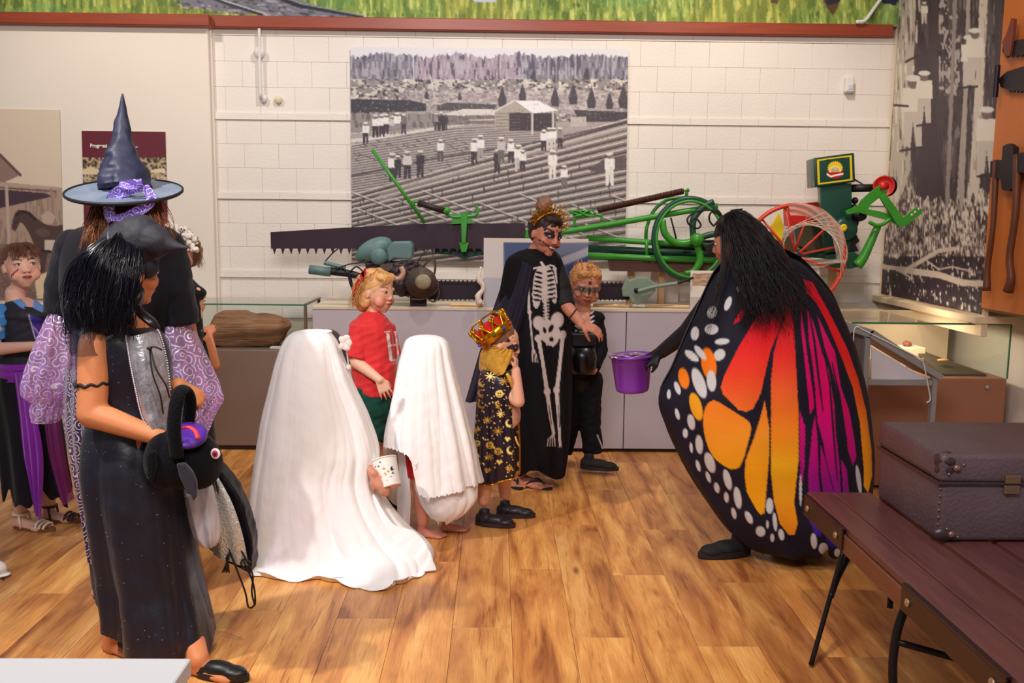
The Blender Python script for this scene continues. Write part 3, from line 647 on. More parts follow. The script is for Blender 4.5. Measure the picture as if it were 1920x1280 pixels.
# wall prints -------------------------------------------------------------
def persp_photo():
    cv = Canvas(650, 80, 1185, 500, 1.0, (226, 224, 230)); h, w = cv.h, cv.w
    a = streak(h, w, 3, 14, 11); b = streak(h, w, 5, 3, 12); c = streak(h, w, 2, 2, 13); d = streak(h, w, 90, 30, 14); e = streak(h, w, 14, 9, 15)
    tree = cv.Y > 104+3*np.sin(cv.X*.05)+6*(streak(h, w, 16, 900, 16)-.5)+7*(streak(h, w, 4, 900, 17)-.5)+4*(streak(h, w, 1.5, 900, 18)-.5)
    cv.fill(tree, (128, 124, 140)); cv.fill(tree & (cv.X > 780) & (cv.X < 980), (168, 148, 164)); cv.fill(tree & (a > 0.65), (186, 182, 190), 0.7); cv.fill(tree & (a < 0.3), (78, 74, 96), 0.8)
    m = cv.Y > 148; cv.fill(m, (146, 138, 138)); cv.fill(m & (e+b*.6 > 0.95), (206, 198, 190)); cv.fill(m & (b+c*.5 < 0.5), (70, 64, 72)); cv.fill(m & (b > 0.82), (226, 220, 212))
    cv.fill((cv.Y > 168) & (cv.X > 760) & (cv.X < 1170) & (cv.Y < 215), (190, 178, 178), 0.6)
    cv.poly([(650, 185), (770, 188), (800, 195), (800, 208), (650, 212)], (62, 58, 68)); cv.poly([(820, 198), (840, 192), (930, 196), (930, 206), (820, 208)], (84, 78, 82))
    cv.poly([(1075, 206), (1180, 210), (1180, 236), (1090, 232)], (70, 62, 70)); cv.fill((cv.Y > 180) & (cv.Y < 240) & (c > 0.85), (180, 174, 170), 0.5)
    for x, y, hh in ((942, 200, 40), (980, 190, 34), (1041, 200, 40), (1075, 196, 42), (1109, 203, 42), (1143, 205, 34), (1169, 203, 46), (800, 186, 20), (862, 188, 18), (1100, 150, 26), (1000, 150, 20)):
        cv.poly([(x, y-hh), (x+hh*.2, y-hh*.3), (x+hh*.16, y), (x-hh*.16, y), (x-hh*.22, y-hh*.3)], (72, 66, 76))
    cv.line([(775, 105), (776, 158)], 1.5, (230, 228, 230)); cv.line([(806, 142), (812, 160)], 1.8, (230, 228, 230))
    cv.poly([(650, 214), (740, 212), (830, 214), (830, 236), (650, 250)], (150, 142, 140)); cv.fill((cv.Y > 213) & (cv.Y < 240) & (cv.X < 830) & (a > 0.6), (96, 88, 92), 0.7)
    cv.poly([(650, 252), (900, 230), (1180, 228), (1180, 500), (650, 500)], (172, 162, 160)); cv.poly([(650, 262), (820, 238), (890, 232), (760, 252), (650, 275)], (222, 214, 210))
    lo = cv.Y > 246
    r = np.random.RandomState(3)
    # far seed beds: thin rows
    for k in range(34):
        y = 248+k*3.9; cv.line([(655, y+22+k*.9), (850+k*3, y-6+k*.3), (1010+k*6, y-14)], 1.6+k*.02, (88, 78, 84), 0.85)
        cv.line([(655, y+24+k*.9), (850+k*3, y-4+k*.3), (1010+k*6, y-12)], 1.0, (214, 204, 198), 0.8)
    for k in range(60):
        x = 655+r.rand()*330; y = 255+r.rand()*75; cv.line([(x, y), (x+9, y+4)], 1.4, (62, 54, 62), 0.8)
    # near frames: strong diagonals
    cv.poly([(655, 372), (800, 340), (1000, 296), (1178, 250), (1178, 500), (655, 500)], (158, 148, 144))
    for k in range(26):
        o_ = k*13.5; a_ = (655-60, 385+o_*.62); b_ = (1180, 225+o_*1.02)
        cv.line([a_, b_], 6+k*.12, (126, 114, 110), 0.9); cv.line([(a_[0], a_[1]+4), (b_[0], b_[1]+4)], 3.0, (58, 48, 56), 0.9); cv.line([(a_[0], a_[1]-2), (b_[0], b_[1]-3)], 2.2, (226, 214, 206))
    for k in range(30):
        x = 640+k*34-(k % 3)*9; y = 352+(k*37 % 90); cv.line([(x, y), (x+95, y+38)], 2.4, (220, 208, 202), 0.85); cv.line([(x+2, y+3), (x+95, y+41)], 1.6, (66, 56, 62), 0.8)
    for k in range(90):
        x = 660+r.rand()*515; y = 300+r.rand()*170
        if y > 372-(x-655)*.23: cv.line([(x, y), (x, y+7+r.rand()*6)], 1.8, (64, 54, 60), 0.9)
    cv.poly([(700, 372), (735, 352), (770, 340), (1178, 236), (1178, 243), (780, 352), (720, 378)], (196, 186, 180), .5)
    cv.poly([(1103, 318), (1130, 300), (1175, 290), (1175, 318), (1130, 325)], (96, 86, 88)); cv.line([(660, 330), (800, 300), (1000, 268), (1178, 228)], 4, (70, 60, 66), .7)
    # shelter and hut
    cv.poly([(830, 214), (870, 204), (925, 205), (945, 208), (925, 216), (830, 216)], (222, 216, 210)); 
    for x in (858, 884, 910): cv.line([(x, 214), (x, 234)], 2, (210, 204, 198))
    cv.poly([(830, 218), (930, 216), (930, 232), (830, 234)], (112, 100, 98), .7); cv.line([(880, 225), (930, 224)], 2, (220, 214, 208))
    cv.poly([(928, 210), (968, 189), (1000, 212), (1000, 246), (928, 246)], (176, 166, 156)); cv.poly([(955, 212), (1000, 212), (1042, 212), (1042, 246), (955, 246)], (66, 56, 62))
    for k in range(6): cv.line([(930, 213+k*6), (975, 211+k*6)], 1.2, (110, 98, 94))
    cv.poly([(966, 189), (1008, 188), (1045, 207), (1000, 213)], (240, 238, 240)); cv.line([(928, 208), (966, 188)], 2.5, (228, 222, 218)); 
    for x in (998, 1037): cv.line([(x, 212), (x, 250)], 4, (214, 206, 200))
    cv.poly([(1070, 220), (1100, 218), (1100, 236), (1070, 238)], (190, 182, 176))
    Wt = (240, 236, 234); Dk = (62, 54, 64)
    for (x, y, hh, s, l) in ((686, 270, 40, Wt, Dk), (704, 258, 42, Wt, Dk), (716, 257, 42, Wt, Dk), (724, 252, 38, Wt, Dk), (736, 254, 36, (206, 200, 198), (150, 142, 140)), (745, 252, 40, Wt, (150, 142, 140)), (757, 252, 38, (120, 110, 112), Dk), (819, 245, 32, (150, 140, 140), Dk), (827, 245, 34, Dk, Dk), (835, 245, 32, Dk, Dk),
                             (826, 304, 42, Wt, (96, 86, 92)), (890, 308, 48, Wt, Dk), (901, 302, 48, Wt, (170, 160, 158)), (932, 325, 44, Dk, Dk), (940, 306, 48, (200, 192, 190), (110, 100, 104)), (958, 306, 44, Wt, Dk), (972, 322, 50, Wt, (200, 192, 188)), (980, 322, 40, Wt, Dk), (1020, 284, 40, Wt, Dk), (1030, 282, 42, Wt, (206, 198, 194)), (1038, 280, 40, Wt, (206, 198, 194)), (1050, 278, 38, (150, 140, 140), Dk),
                             (1036, 336, 54, Wt, (232, 226, 220)), (1058, 355, 44, Wt, (120, 110, 112)), (1143, 348, 60, Wt, (236, 230, 224)), (736, 342, 54, Wt, Dk), (746, 334, 42, Dk, Dk), (764, 336, 52, (216, 208, 206), Dk), (788, 333, 50, Dk, Dk)):
        man(cv, x, y, hh, s, l)
    cv.fill((c < 0.12) & (cv.Y > 110), (70, 62, 70), 0.35); cv.fill((c > 0.9) & (cv.Y > 110), (232, 226, 222), 0.35)
    return cv
cv = persp_photo(); PY = 6.572
wp = thing('seedling_nursery_photo', 'large black and white photo of workers in nursery beds on the block wall', 'photo', W(918, 290, PY))
crn = [W(657, 88, PY), W(1178, 92, PY), W(1172, 492, PY), W(660, 488, PY)]
picture('photo_print', cv, crn, (245, 320), ink, wp)
puts('backing', [extrude([c+np.array((0, 0.001, 0)) for c in crn], (0, 0.006, 0))], mat('photo_edge', (200, 196, 196)), wp)

cv = Canvas(-60, 180, 130, 600, 1.0, (226, 208, 188)); h, w = cv.h, cv.w; a = streak(h, w, 3, 20, 21); c = streak(h, w, 3, 3, 22)
cv.poly([(-60, 255), (0, 292), (37, 328), (30, 332), (0, 345), (-60, 345)], (150, 122, 112)); cv.line([(-60, 250), (0, 290), (38, 328)], 5, (104, 78, 72))
cv.poly([(-60, 335), (118, 352), (120, 560), (-60, 560)], (178, 152, 136)); cv.fill((cv.Y > 352) & (a > .6) & (cv.Y < 470), (146, 120, 108), .7)
cv.poly([(-60, 350), (84, 362), (100, 368), (0, 390), (-60, 398)], (74, 54, 66)); cv.line([(-60, 340), (104, 353)], 6, (190, 166, 152)); cv.line([(-60, 347), (104, 359)], 2, (90, 68, 64))
cv.line([(12, 350), (18, 470)], 6, (196, 174, 160)); cv.line([(96, 355), (104, 470)], 5, (160, 136, 124))
cv.poly([(-60, 455), (120, 462), (120, 600), (-60, 600)], (120, 96, 90)); cv.fill((cv.Y > 455) & (c > .6), (150, 124, 112), .7)
cv.poly([(22, 428), (24, 412), (28, 400), (34, 394), (48, 394), (58, 398), (70, 410), (84, 420), (104, 424), (122, 420), (122, 462), (100, 466), (90, 464), (88, 480), (84, 512), (76, 512), (76, 484), (68, 470), (62, 452), (54, 436), (44, 420), (38, 416), (32, 428), (28, 434)], (84, 62, 58)); cv.line([(30, 404), (40, 396), (54, 400), (66, 412)], 4, (50, 34, 38)); cv.line([(24, 420), (34, 416)], 1.5, (40, 28, 30)); cv.ell(80, 436, 14, 8, 10, (104, 80, 72))
cv.poly([(76, 404), (92, 394), (104, 406), (98, 420), (84, 420)], (196, 172, 156)); cv.poly([(64, 520), (98, 506), (118, 520), (118, 560), (70, 560)], (232, 208, 172)); cv.ell(88, 470, 12, 5, 0, (60, 44, 46)); cv.poly([(84, 450), (104, 450), (104, 470), (84, 468)], (214, 196, 180))
lp = thing('stable_photo', 'sepia photo of a saddled horse by a timber shed at left edge', 'photo', W(60, 380, 6.53))
crn = [W(-55, 203, 6.53), W(112, 206, 6.53), W(121, 562, 6.53), W(-55, 562, 6.53)]
picture('photo_print', cv, crn, (230, 110), ink, lp); puts('backing', [extrude([c_+np.array((0, 0.001, 0)) for c_ in crn], (0, 0.008, 0))], mat('photo_edge'), lp)

cv = Canvas(150, 240, 320, 440, 1.2, (104, 30, 48)); h, w = cv.h, cv.w; c = streak(h, w, 4, 4, 31); a = streak(h, w, 8, 3, 32)
ph = (cv.Y > 295) & (cv.Y < 372); cv.fill(ph, (120, 98, 78)); cv.fill(ph & (c > .55), (206, 186, 150), .8); cv.fill(ph & (c < .35), (52, 40, 36), .85)
cv.poly([(155, 318), (172, 312), (192, 322), (192, 326), (155, 326)], (226, 206, 170)); cv.poly([(282, 318), (310, 316), (310, 324), (282, 324)], (230, 210, 176)); cv.fill(ph & (cv.Y > 330) & (a > .5), (226, 208, 174), .6)
pp = thing('history_poster', 'maroon poster with white heading partly hidden by the tall witch hat', 'poster', W(232, 330, 6.53))
crn = [W(153, 245, 6.53), W(310, 247, 6.53), W(315, 432, 6.53), W(158, 432, 6.53)]
picture('poster_print', cv, crn, (120, 105), ink, pp); puts('backing', [extrude([c_+np.array((0, 0.001, 0)) for c_ in crn], (0, 0.008, 0))], mat('photo_edge'), pp)
def text(name, s, loc, size, m, parent, rot=(PI/2, 0, 0), ext=0.0008, bold=0.0, sx=1.0):
    cu = bpy.data.curves.new(name, 'FONT'); cu.body = s; cu.size = size; cu.extrude = ext; cu.offset = bold
    o = bpy.data.objects.new(name, cu); o.location = np.array(loc)-np.array(parent_loc(parent)); o.rotation_euler = rot; o.scale = (sx, 1, 1); dg = bpy.context.evaluated_depsgraph_get(); COL.objects.link(o); dg.update(); me = bpy.data.meshes.new_from_object(o.evaluated_get(dg)); me.name = name
    loc_ = tuple(o.location); bpy.data.objects.remove(o); o = bpy.data.objects.new(name, me); o.location = loc_; o.rotation_euler = rot; o.scale = (sx, 1, 1)
    me.materials.clear(); me.materials.append(m); return link(o, parent)
white_ink = mat('white_lettering', (244, 240, 236), 0.6)
text('heading_text', 'Progressi', W(169, 276, 6.526), 0.034, white_ink, pp, bold=0.0009, sx=0.9); text('heading_text', '..', W(254, 276, 6.526), 0.034, white_ink, pp, bold=0.0012)

# conduit, cover and sensor on the wall
wp_m = mat('painted_metal', (226, 224, 222), 0.5)
cd = thing('wall_conduit', 'white painted conduit with round junction box running down block wall', 'pipe', W(488, 120, 6.56))
puts('pipe', [tube(cr([W(486, 50, 6.56), W(487, 120, 6.56), W(489, 185, 6.56)], 12), 0.011, 10), rod(W(486, 50, 6.56)+np.array((0, 0, 0.01)), W(486, 46, 6.56), 0.016)], wp_m, cd, True)
puts('junction_box', [lathe([(0.036, 0), (0.038, 0.015), (0.034, 0.03), (0.0001, 0.032)], W(487, 99, 6.585), (0, -1, 0), 24)], wp_m, cd, True)
puts('end_cap', [lathe([(0.028, 0), (0.028, 0.012), (0.022, 0.02), (0.0001, 0.022)], W(494, 185, 6.59), (0, -1, 0), 20)], wp_m, cd, True)
o = puts('round_cover', [lathe([(0.027, 0), (0.027, 0.010), (0.022, 0.016), (0.0001, 0.017)], W(522, 187, 6.59), (0, -1, 0), 20)], mat('cream_cap', (222, 206, 180), 0.6), None, True); tag(o, 'small round cream cover on block wall right of the conduit', 'cover')
sn = thing('wall_sensor', 'small white sensor box high on the block wall near the corner', 'sensor', W(1592, 158, 6.58))
q0 = W(1584, 173, 6.56); q1 = W(1601, 144, 6.56)
puts('housing', [box(q0[0], q1[0], 6.54, 6.6, q0[2], q1[2], 0.008)], mat('white_plastic'), sn); puts('lens', [box(q0[0]+0.015, q1[0]-0.01, 6.535, 6.545, q0[2]+0.015, q0[2]+0.05, 0.004)], mat('pale_lens', (206, 212, 222), 0.3), sn)

# white plinth corner in the foreground at the left
x1 = X_at(358, 1232, 1.28)
fpz = Z_at(200, 1233, 1.28)
wpn = thing('white_plinth', 'white display plinth top cutting into the bottom left corner', 'plinth', (-0.8, 1.0, 0))
puts('body', [box(-1.5, x1-0.004, 0.5, 1.276, 0.0, fpz-0.03, 0.003)], mat('white_gloss', (206, 208, 214), 0.35, var=0.02), wpn)
puts('top', [box(-1.5, x1, 0.5, 1.28, fpz-0.028, fpz, 0.002)], mat('white_gloss'), wpn)
# white clog at the left edge
cg = thing('white_clog', 'white clog with black hole poking in at the left edge', 'shoe', W(0, 1100, 3.85))
cxy = W(-10, 1090, 3.85)
solid('clog_shell', [ell((cxy[0]-0.03, 3.85, 0.035), (0.085, 0.05, 0.042)), ell((cxy[0]-0.10, 3.87, 0.04), (0.08, 0.042, 0.045)), ell((cxy[0]-0.05, 3.85, 0.012), (0.12, 0.052, 0.012))], mat('clog_foam', (236, 232, 228), 0.45), cg, 0.004)
puts('vent_hole', [ell(W(6, 1084, 3.805), (0.007, 0.004, 0.006))], mat('black_hole', (30, 26, 28)), cg, True)
# ================================================================== MACHINES ON THE PLINTH
green = mat('green_enamel', (58, 148, 44), 0.35, var=0.25, nscale=14); dgreen = mat('dark_green_enamel', (26, 74, 56), 0.4, var=0.25, nscale=16)
iron = mat('blackened_iron', (44, 38, 44), 0.5, metal=0.5, var=0.4, nscale=30); tealm = mat('teal_enamel', (96, 128, 130), 0.45, var=0.15, nscale=60)
redm = mat('red_enamel', (206, 40, 34), 0.4, var=0.15); yel = mat('yellow_enamel', (232, 200, 30), 0.4); rusty = mat('oily_metal', (98, 84, 78), 0.45, metal=0.6, var=0.5, nscale=40)
MY = 6.30
zpl = ztop
ds = thing('drag_saw', 'green motor drag saw with long blade, flywheel and pipe frame on the plinth', 'saw machine', (W(1300, 500, MY)[0], MY, zpl))
def PT(pts, Y): return [W(a, b, Y) for a, b in pts]
def pipe(name, pts, Y, r, m=None, n=None, par=None, ns=10):
    P = PT(pts, Y) if np.ndim(Y) == 0 else [W(a, b, y) for (a, b), y in zip(pts, Y)]
    if n: P = cr(P, n)
    V, F = tube(P, r, ns); return put(name, V, F, m or green, par if par is not None else ds)
# blade
te = []
n = 30
for k in range(n):
    xa = 508+k*15.6; te += [(xa, 466), (xa+3, 466), (xa+6.5, 477 if k < 11 else 474), (xa+10, 466)]
puts('blade', [pxpoly([(507, 435), (640, 427), (780, 420), (985, 418)]+[(985, 468)]+te[::-1]+[(508, 470)], 6.26, 0.006)], mat('old_blade_steel', (56, 38, 52), 0.55, metal=0.3, var=0.35, nscale=9), ds)
puts('blade_clamp', [pxpoly([(848, 402), (884, 399), (886, 418), (848, 420)], 6.235, 0.03), pxpoly([(864, 400), (877, 396), (873, 455), (866, 456)], 6.225, 0.02), pxpoly([(861, 455), (879, 455), (874, 472), (865, 472)], 6.23, 0.02)], green, ds)
pipe('clamp_fork', [(838, 398), (846, 406), (866, 406), (890, 404), (896, 396), (893, 386)], 6.24, 0.011, n=20)
pipe('guide_rod', [(698, 281), (797, 418)], 6.24, 0.012)
pipe('roller_bracket', [(776, 386), (776, 378), (786, 379)], 6.24, 0.010, n=6)
puts('roller', [rod(W(784, 380, 6.24), W(835, 396, 6.24), 0.021, ns=14)], mat('rubber_roller', (46, 34, 40), 0.5), ds, True)
puts('roller_end', [rod(W(834, 392, 6.24), W(842, 398, 6.24), 0.028, ns=12)], green, ds, True)
pipe('frame_beam', [(828, 470), (905, 472), (990, 474), (1340, 492)], 6.36, 0.024, dgreen)
puts('frame_foot', [pxpoly([(815, 462), (905, 462), (905, 478), (880, 482), (872, 488), (852, 478), (815, 476)], 6.33, 0.05)], dgreen, ds)
puts('shoe_plate', [pxpoly([(968, 432), (990, 430), (1000, 444), (970, 446)], 6.28, 0.03)], green, ds)
pipe('long_rod', [(985, 446), (1060, 434), (1140, 421), (1320, 390), (1345, 386)], 6.22, 0.020)
pipe('rod_bracket', [(1080, 425), (1080, 409), (1124, 403), (1128, 415)], 6.22, 0.010, n=14)
puts('rope_knot', [tube(cr([W(1075+12*math.sin(k*2.1)+k*1.3, 400+6*math.cos(k*1.7), 6.21+0.01*math.sin(k)) for k in range(26)], 120), 0.006, 6)], green, ds, True)
pipe('frame_pipe', [(1100, 446), (1230, 455), (1345, 462)], 6.26, 0.020)
pipe('frame_pipe', [(1095, 465), (1230, 472), (1345, 478)], 6.34, 0.026, dgreen)
pipe('frame_pipe', [(1100, 479), (1230, 484), (1345, 488)], 6.24, 0.020)
pipe('cross_bar', [(1212, 448), (1213, 484)], 6.25, 0.012)
pipe('guard_arch', [(1211, 450), (1213, 425), (1226, 395), (1248, 376), (1270, 371), (1291, 371), (1298, 376)], 6.30, 0.012, n=36)
pipe('spring_post', [(1287, 371), (1288, 358), (1292, 356)], 6.27, 0.012, n=8)
spm = mat('rusty_spring', (88, 52, 44), 0.5, metal=0.5, var=0.3)
A, B = W(1121, 394, 6.24), W(1281, 358, 6.24); u = B-A; L = np.linalg.norm(u); u /= L; nv = np.array((-u[2], 0, u[0])); sp = []
for k in range(620):
    t = k/619; a = k*2*PI/10; sp.append(A+u*L*t+0.018*(math.cos(a)*nv+math.sin(a)*np.array((0, 1, 0))))
puts('spring', [tube(sp, 0.0045, 5)], spm, ds, True)
pipe('spring_core', [(1121, 394), (1281, 358)], 6.24, 0.009, mat('spring_core', (60, 38, 36), 0.6))
pipe('spring_hook', [(1281, 358), (1290, 356)], 6.24, 0.006)
def ring(name, cx, cy, rx, ry, Y, r, m, par, flat=1.0, n=64, a0=0, a1=360):
    P = [W(cx+rx*math.cos(math.radians(a)), cy+ry*math.sin(math.radians(a)), Y) for a in np.linspace(a0, a1, n, endpoint=(a1-a0 < 359))]
    V, F = tube(P, r, 10, closed=(a1-a0 > 359), flat=flat); return put(name, V, F, m, par)
ring('flywheel_rim', 1294, 448, 68, 76, 6.20, 0.018, dgreen, ds)
ring('flywheel_rim_face', 1294, 448, 63, 71, 6.185, 0.010, green, ds)
pipe('cam_spiral', [(1243, 412), (1246, 436), (1262, 452), (1284, 456), (1300, 450)], 6.19, [0.02, 0.024, 0.022, 0.026, 0.02], n=30)
pipe('cam_spiral', [(1304, 452), (1310, 470), (1312, 490), (1300, 508), (1284, 512)], 6.19, [0.02, 0.024, 0.026, 0.02, 0.016], n=30)
pipe('flywheel_arm', [(1300, 448), (1300, 412), (1318, 388), (1338, 378)], 6.20, [0.02, 0.024, 0.024, 0.02], dgreen, n=16)
pipe('flywheel_arm', [(1304, 450), (1330, 440), (1356, 438)], 6.20, 0.022, dgreen, n=8)
puts('hub', [lathe([(0.042, 0), (0.044, 0.02), (0.030, 0.035), (0.012, 0.045), (0.0001, 0.046)], W(1306, 449, 6.17), (0, -1, 0), 28)], green, ds, True)
pipe('stay_rod', [(1258, 408), (1268, 448)], 6.32, 0.006, iron)
puts('gearbox', [pxpoly([(1236, 452), (1345, 450), (1345, 484), (1238, 480)], 6.38, 0.10), pxpoly([(1320, 462), (1345, 452), (1345, 476), (1325, 472)], 6.20, 0.05)], iron, ds)
puts('axle_case', [pxpoly([(1340, 465), (1560, 470), (1575, 500), (1340, 500)], 6.34, 0.12)], dgreen, ds)
puts('gear_cover', [pxpoly([(1446, 425), (1462, 400), (1470, 425), (1465, 460), (1450, 462)], 6.24, 0.04)], yel, ds)
# engine
def quad_box(front, Y, dep, shear=0):
    """front outline at distance Y, extruded back"""
    return extrude(PT(front, Y), (shear, dep, 0))
EY = 6.0
tk = [(1526, 296), (1602, 286), (1604, 341), (1528, 351)]
P4 = PT(tk, EY); back = [p+np.array((0.035, 0.26, 0.0)) for p in P4]
V = np.array(P4+back); F = [(0, 1, 2, 3), (4, 7, 6, 5), (0, 4, 5, 1), (1, 5, 6, 2), (2, 6, 7, 3), (3, 7, 4, 0)]
import bmesh
def bevelled(name, V, F, w, m, par, seg=3):
    me = bpy.data.meshes.new(name); off = parent_loc(par) if par is not None else 0
    bm = bmesh.new(); vs = [bm.verts.new(v) for v in (np.array(V)-off)]
    for f in F: bm.faces.new([vs[i] for i in f])
    bmesh.ops.recalc_face_normals(bm, faces=bm.faces); bmesh.ops.bevel(bm, geom=list(bm.edges), offset=w, segments=seg, affect='EDGES', profile=0.5)
    bm.to_mesh(me); bm.free(); me.materials.append(m); me.polygons.foreach_set('use_smooth', np.ones(len(me.polygons), bool))
    o = link(bpy.data.objects.new(name, me), par); return o
dg2 = mat('hopper_green', (20, 70, 58), 0.3, var=0.12, nscale=30)
tank = bevelled('fuel_hopper', V, F, 0.008, dg2, ds)
def frame_strip(P, ins, wd, name, par):
    P = np.array(P); c = P.mean(0); n = np.cross(P[1]-P[0], P[3]-P[0]); n /= np.linalg.norm(n)
    if n[1] > 0: n = -n
    o_ = [p+(c-p)*ins for p in P]; i_ = [p+(c-p)*(ins+wd) for p in P]
    V = [p+n*0.0015 for p in o_]+[p+n*0.0015 for p in i_]+[p-n*0.001 for p in o_]+[p-n*0.001 for p in i_]; F = []
    for k in range(4):
        j = (k+1) % 4; F += [(k, j, j+4, k+4), (k+8, k, k+4, k+12)]
    return put(name, V, F, yel, par, False)
frame_strip(P4, 0.14, 0.11, 'yellow_border', tank); frame_strip([back[0], P4[0], P4[3], back[3]], 0.14, 0.16, 'yellow_border', tank)
cv = Canvas(1545, 296, 1592, 340, 4, (20, 70, 58)); 
sp_ = []
for k in range(44):
    a = k*2*PI/44; r = 15.5 if k % 2 else 12.5; sp_.append((1566+r*math.cos(a), 315.5+r*0.95*math.sin(a)))
cv.poly(sp_, (240, 210, 40)); cv.ell(1566, 319, 11, 8, 0, (244, 236, 200)); cv.ell(1566, 319, 8.2, 5.6, 0, (216, 176, 60)); cv.ell(1566, 319, 5.6, 4.2, 0, (240, 228, 170))
for x in (1562.5, 1566, 1569.5): cv.line([(x, 316.5), (x-1, 318.5), (x+.8, 320), (x-.6, 322)], 1.0, (90, 84, 40))
cv.poly([(1551, 318), (1556, 323), (1576, 322), (1581, 316), (1580, 330), (1566, 335), (1552, 331)], (196, 34, 38)); cv.line([(1550, 326), (1558, 331), (1568, 328), (1580, 326)], 3.4, (244, 240, 236)); cv.ell(1566, 334, 5, 1.6, 0, (150, 30, 34))
q = [W(x, y, EY)+np.array((0, -0.0022, 0)) for x, y in ((1549, 299), (1584, 295), (1585, 334), (1550, 338))]
picture('sun_emblem', cv, q, (84, 78), ink_gl, tank)
bevelled('engine_body', extrude(PT([(1537, 346), (1597, 343), (1598, 400), (1594, 470), (1548, 475), (1540, 400)], EY+0.02), (0.03, 0.14, 0))[0], extrude([(0, 0, 0)]*6, (0, 0, 0))[1], 0.006, dg2, ds)
puts('crank_cover', [lathe([(0.075, 0), (0.078, 0.02), (0.06, 0.035), (0.0001, 0.036)], W(1583, 430, EY+0.02), (0, -1, 0), 36)], dg2, ds, True)
puts('brass_plug', [lathe([(0.022, 0), (0.024, 0.008), (0.014, 0.012), (0.0001, 0.006)], W(1581, 427, EY-0.015), (0, -1, 0), 20)], yel, ds, True)
puts('crankcase', [pxpoly([(1556, 438), (1606, 440), (1612, 452), (1604, 458), (1610, 470), (1590, 476), (1562, 472)], EY+0.03, 0.16), pxpoly([(1590, 395), (1612, 398), (1610, 420), (1600, 440), (1592, 440)], EY+0.04, 0.1), ell(W(1610, 405, EY+0.05), (0.05, 0.05, 0.035)), ell(W(1603, 376, EY+0.08), (0.02, 0.03, 0.022)), ell(W(1601, 388, EY+0.08), (0.022, 0.03, 0.02))], iron, ds)
pipe('magneto_shaft', [(1598, 353), (1645, 352)], EY+0.06, 0.026, iron)
pipe('throttle_rod', [(1600, 335), (1625, 350), (1600, 352)], EY+0.08, 0.006, iron)
pc = W(1657, 349, EY-0.02)
puts('pulley', [lathe([(0.030, -0.03), (0.062, -0.03), (0.066, -0.025), (0.060, 0.0), (0.066, 0.03), (0.060, 0.035), (0.054, 0.02), (0.02, 0.015), (0.0001, 0.03)], pc, (-0.35, -1, 0), 40)], redm, ds, True)
puts('pulley_back', [lathe([(0.0001, 0), (0.064, 0), (0.064, 0.02), (0.0001, 0.02)], pc+np.array((0.035, 0.05, 0)), (0, -1, 0), 30)], iron, ds, True)
puts('pulley_hub', [rod(pc+np.array((-0.035, -0.03, 0)), pc+np.array((0.01, -0.01, 0)), 0.026, ns=16)], redm, ds, True)
HY = EY-0.05
puts('handle_bracket', [pxpoly([(1586, 396), (1612, 384), (1618, 374), (1654, 343), (1664, 350), (1660, 362), (1632, 384), (1628, 392), (1650, 396), (1668, 402), (1690, 410), (1688, 424), (1664, 412), (1640, 406), (1610, 398), (1588, 402)], HY, 0.03)], green, ds)
puts('handle_bracket', [pxpoly([(1650, 370), (1660, 362), (1694, 408), (1716, 390), (1724, 388), (1730, 394), (1726, 402), (1698, 424), (1688, 426), (1678, 414)], HY-0.035, 0.02)], green, ds)
for k, (x, y) in enumerate(((1710, 403), (1716, 398), (1723, 392))): puts('bolt_hole', [lathe([(0.010, 0), (0.010, 0.004), (0.0001, 0.004)], W(x, y, HY-0.034), (0, -1, 0), 14)], mat('pale_bolt', (200, 196, 176), 0.4, metal=0.3), ds, True)
pipe('curved_stay', [(1630, 416), (1642, 422), (1656, 420), (1672, 408)], HY, 0.012, green, n=16)
pipe('lower_handle', [(1607, 498), (1620, 480), (1646, 424)], EY, [0.034, 0.03, 0.022], green, n=10)
puts('engine_foot', [pxpoly([(1548, 478), (1600, 472), (1614, 480), (1608, 500), (1594, 504), (1550, 500)], EY+0.02, 0.16)], dgreen, ds)
puts('red_box', [pxpoly([(1478, 388), (1500, 382), (1538, 378), (1538, 418), (1480, 424)], 6.36, 0.12)], redm, ds)
puts('dark_casting', [pxpoly([(1500, 424), (1546, 420), (1548, 470), (1520, 475), (1504, 462)], 6.32, 0.12), pxpoly([(1466, 448), (1488, 440), (1492, 480), (1466, 484)], 6.28, 0.08)], mat('olive_casting', (70, 66, 46), 0.6), ds)
# timber skid and support legs
puts('timber_skid', [pxpoly([(1143, 488), (1345, 494), (1345, 512), (1145, 508)], 6.28, 0.10)], mat('aged_timber', (110, 70, 60), 0.6, var=0.3, stretch=(1, 6, 10)), ds)
for x in (1182, 1240, 1560):
    a_ = W(x, 505, 6.42); puts('timber_leg', [box(a_[0]-0.02, a_[0]+0.02, 6.38, 6.44, zpl, a_[2]+(0.0 if x < 1500 else 0.03), 0.002)], mat('pale_timber', (196, 160, 116), 0.6), ds)
# spoked wheel standing beside the plinth front, with cobweb
SY = 5.93
sw = None
wc = W(1489, 480, SY); wr_ = 95*mpp(SY)
P = [wc+wr_*np.array((math.cos(a), 0.05*math.sin(a), math.sin(a))) for a in np.linspace(0, 2*PI, 96, endpoint=False)]
rd2 = mat('old_red_paint', (208, 62, 40), 0.45, var=0.25, nscale=20)
V, F = tube(P, 0.014, 10, closed=True, flat=1.7); sw = put('spoked_wheel', V, F, rd2, ds)
for k in range(12):
    a = k*2*PI/12+0.22; e = wc+wr_*np.array((math.cos(a), 0.05*math.sin(a), math.sin(a))); puts('spoke', [rod(wc+np.array((0, 0.03*(-1)**k, 0)), e, 0.009, 0.007)], rd2, sw, True)
puts('hub', [rod(wc+np.array((0, -0.06, 0)), wc+np.array((0, 0.07, 0)), 0.03, ns=18)], mat('dark_hub', (60, 40, 44), 0.5), sw, True)
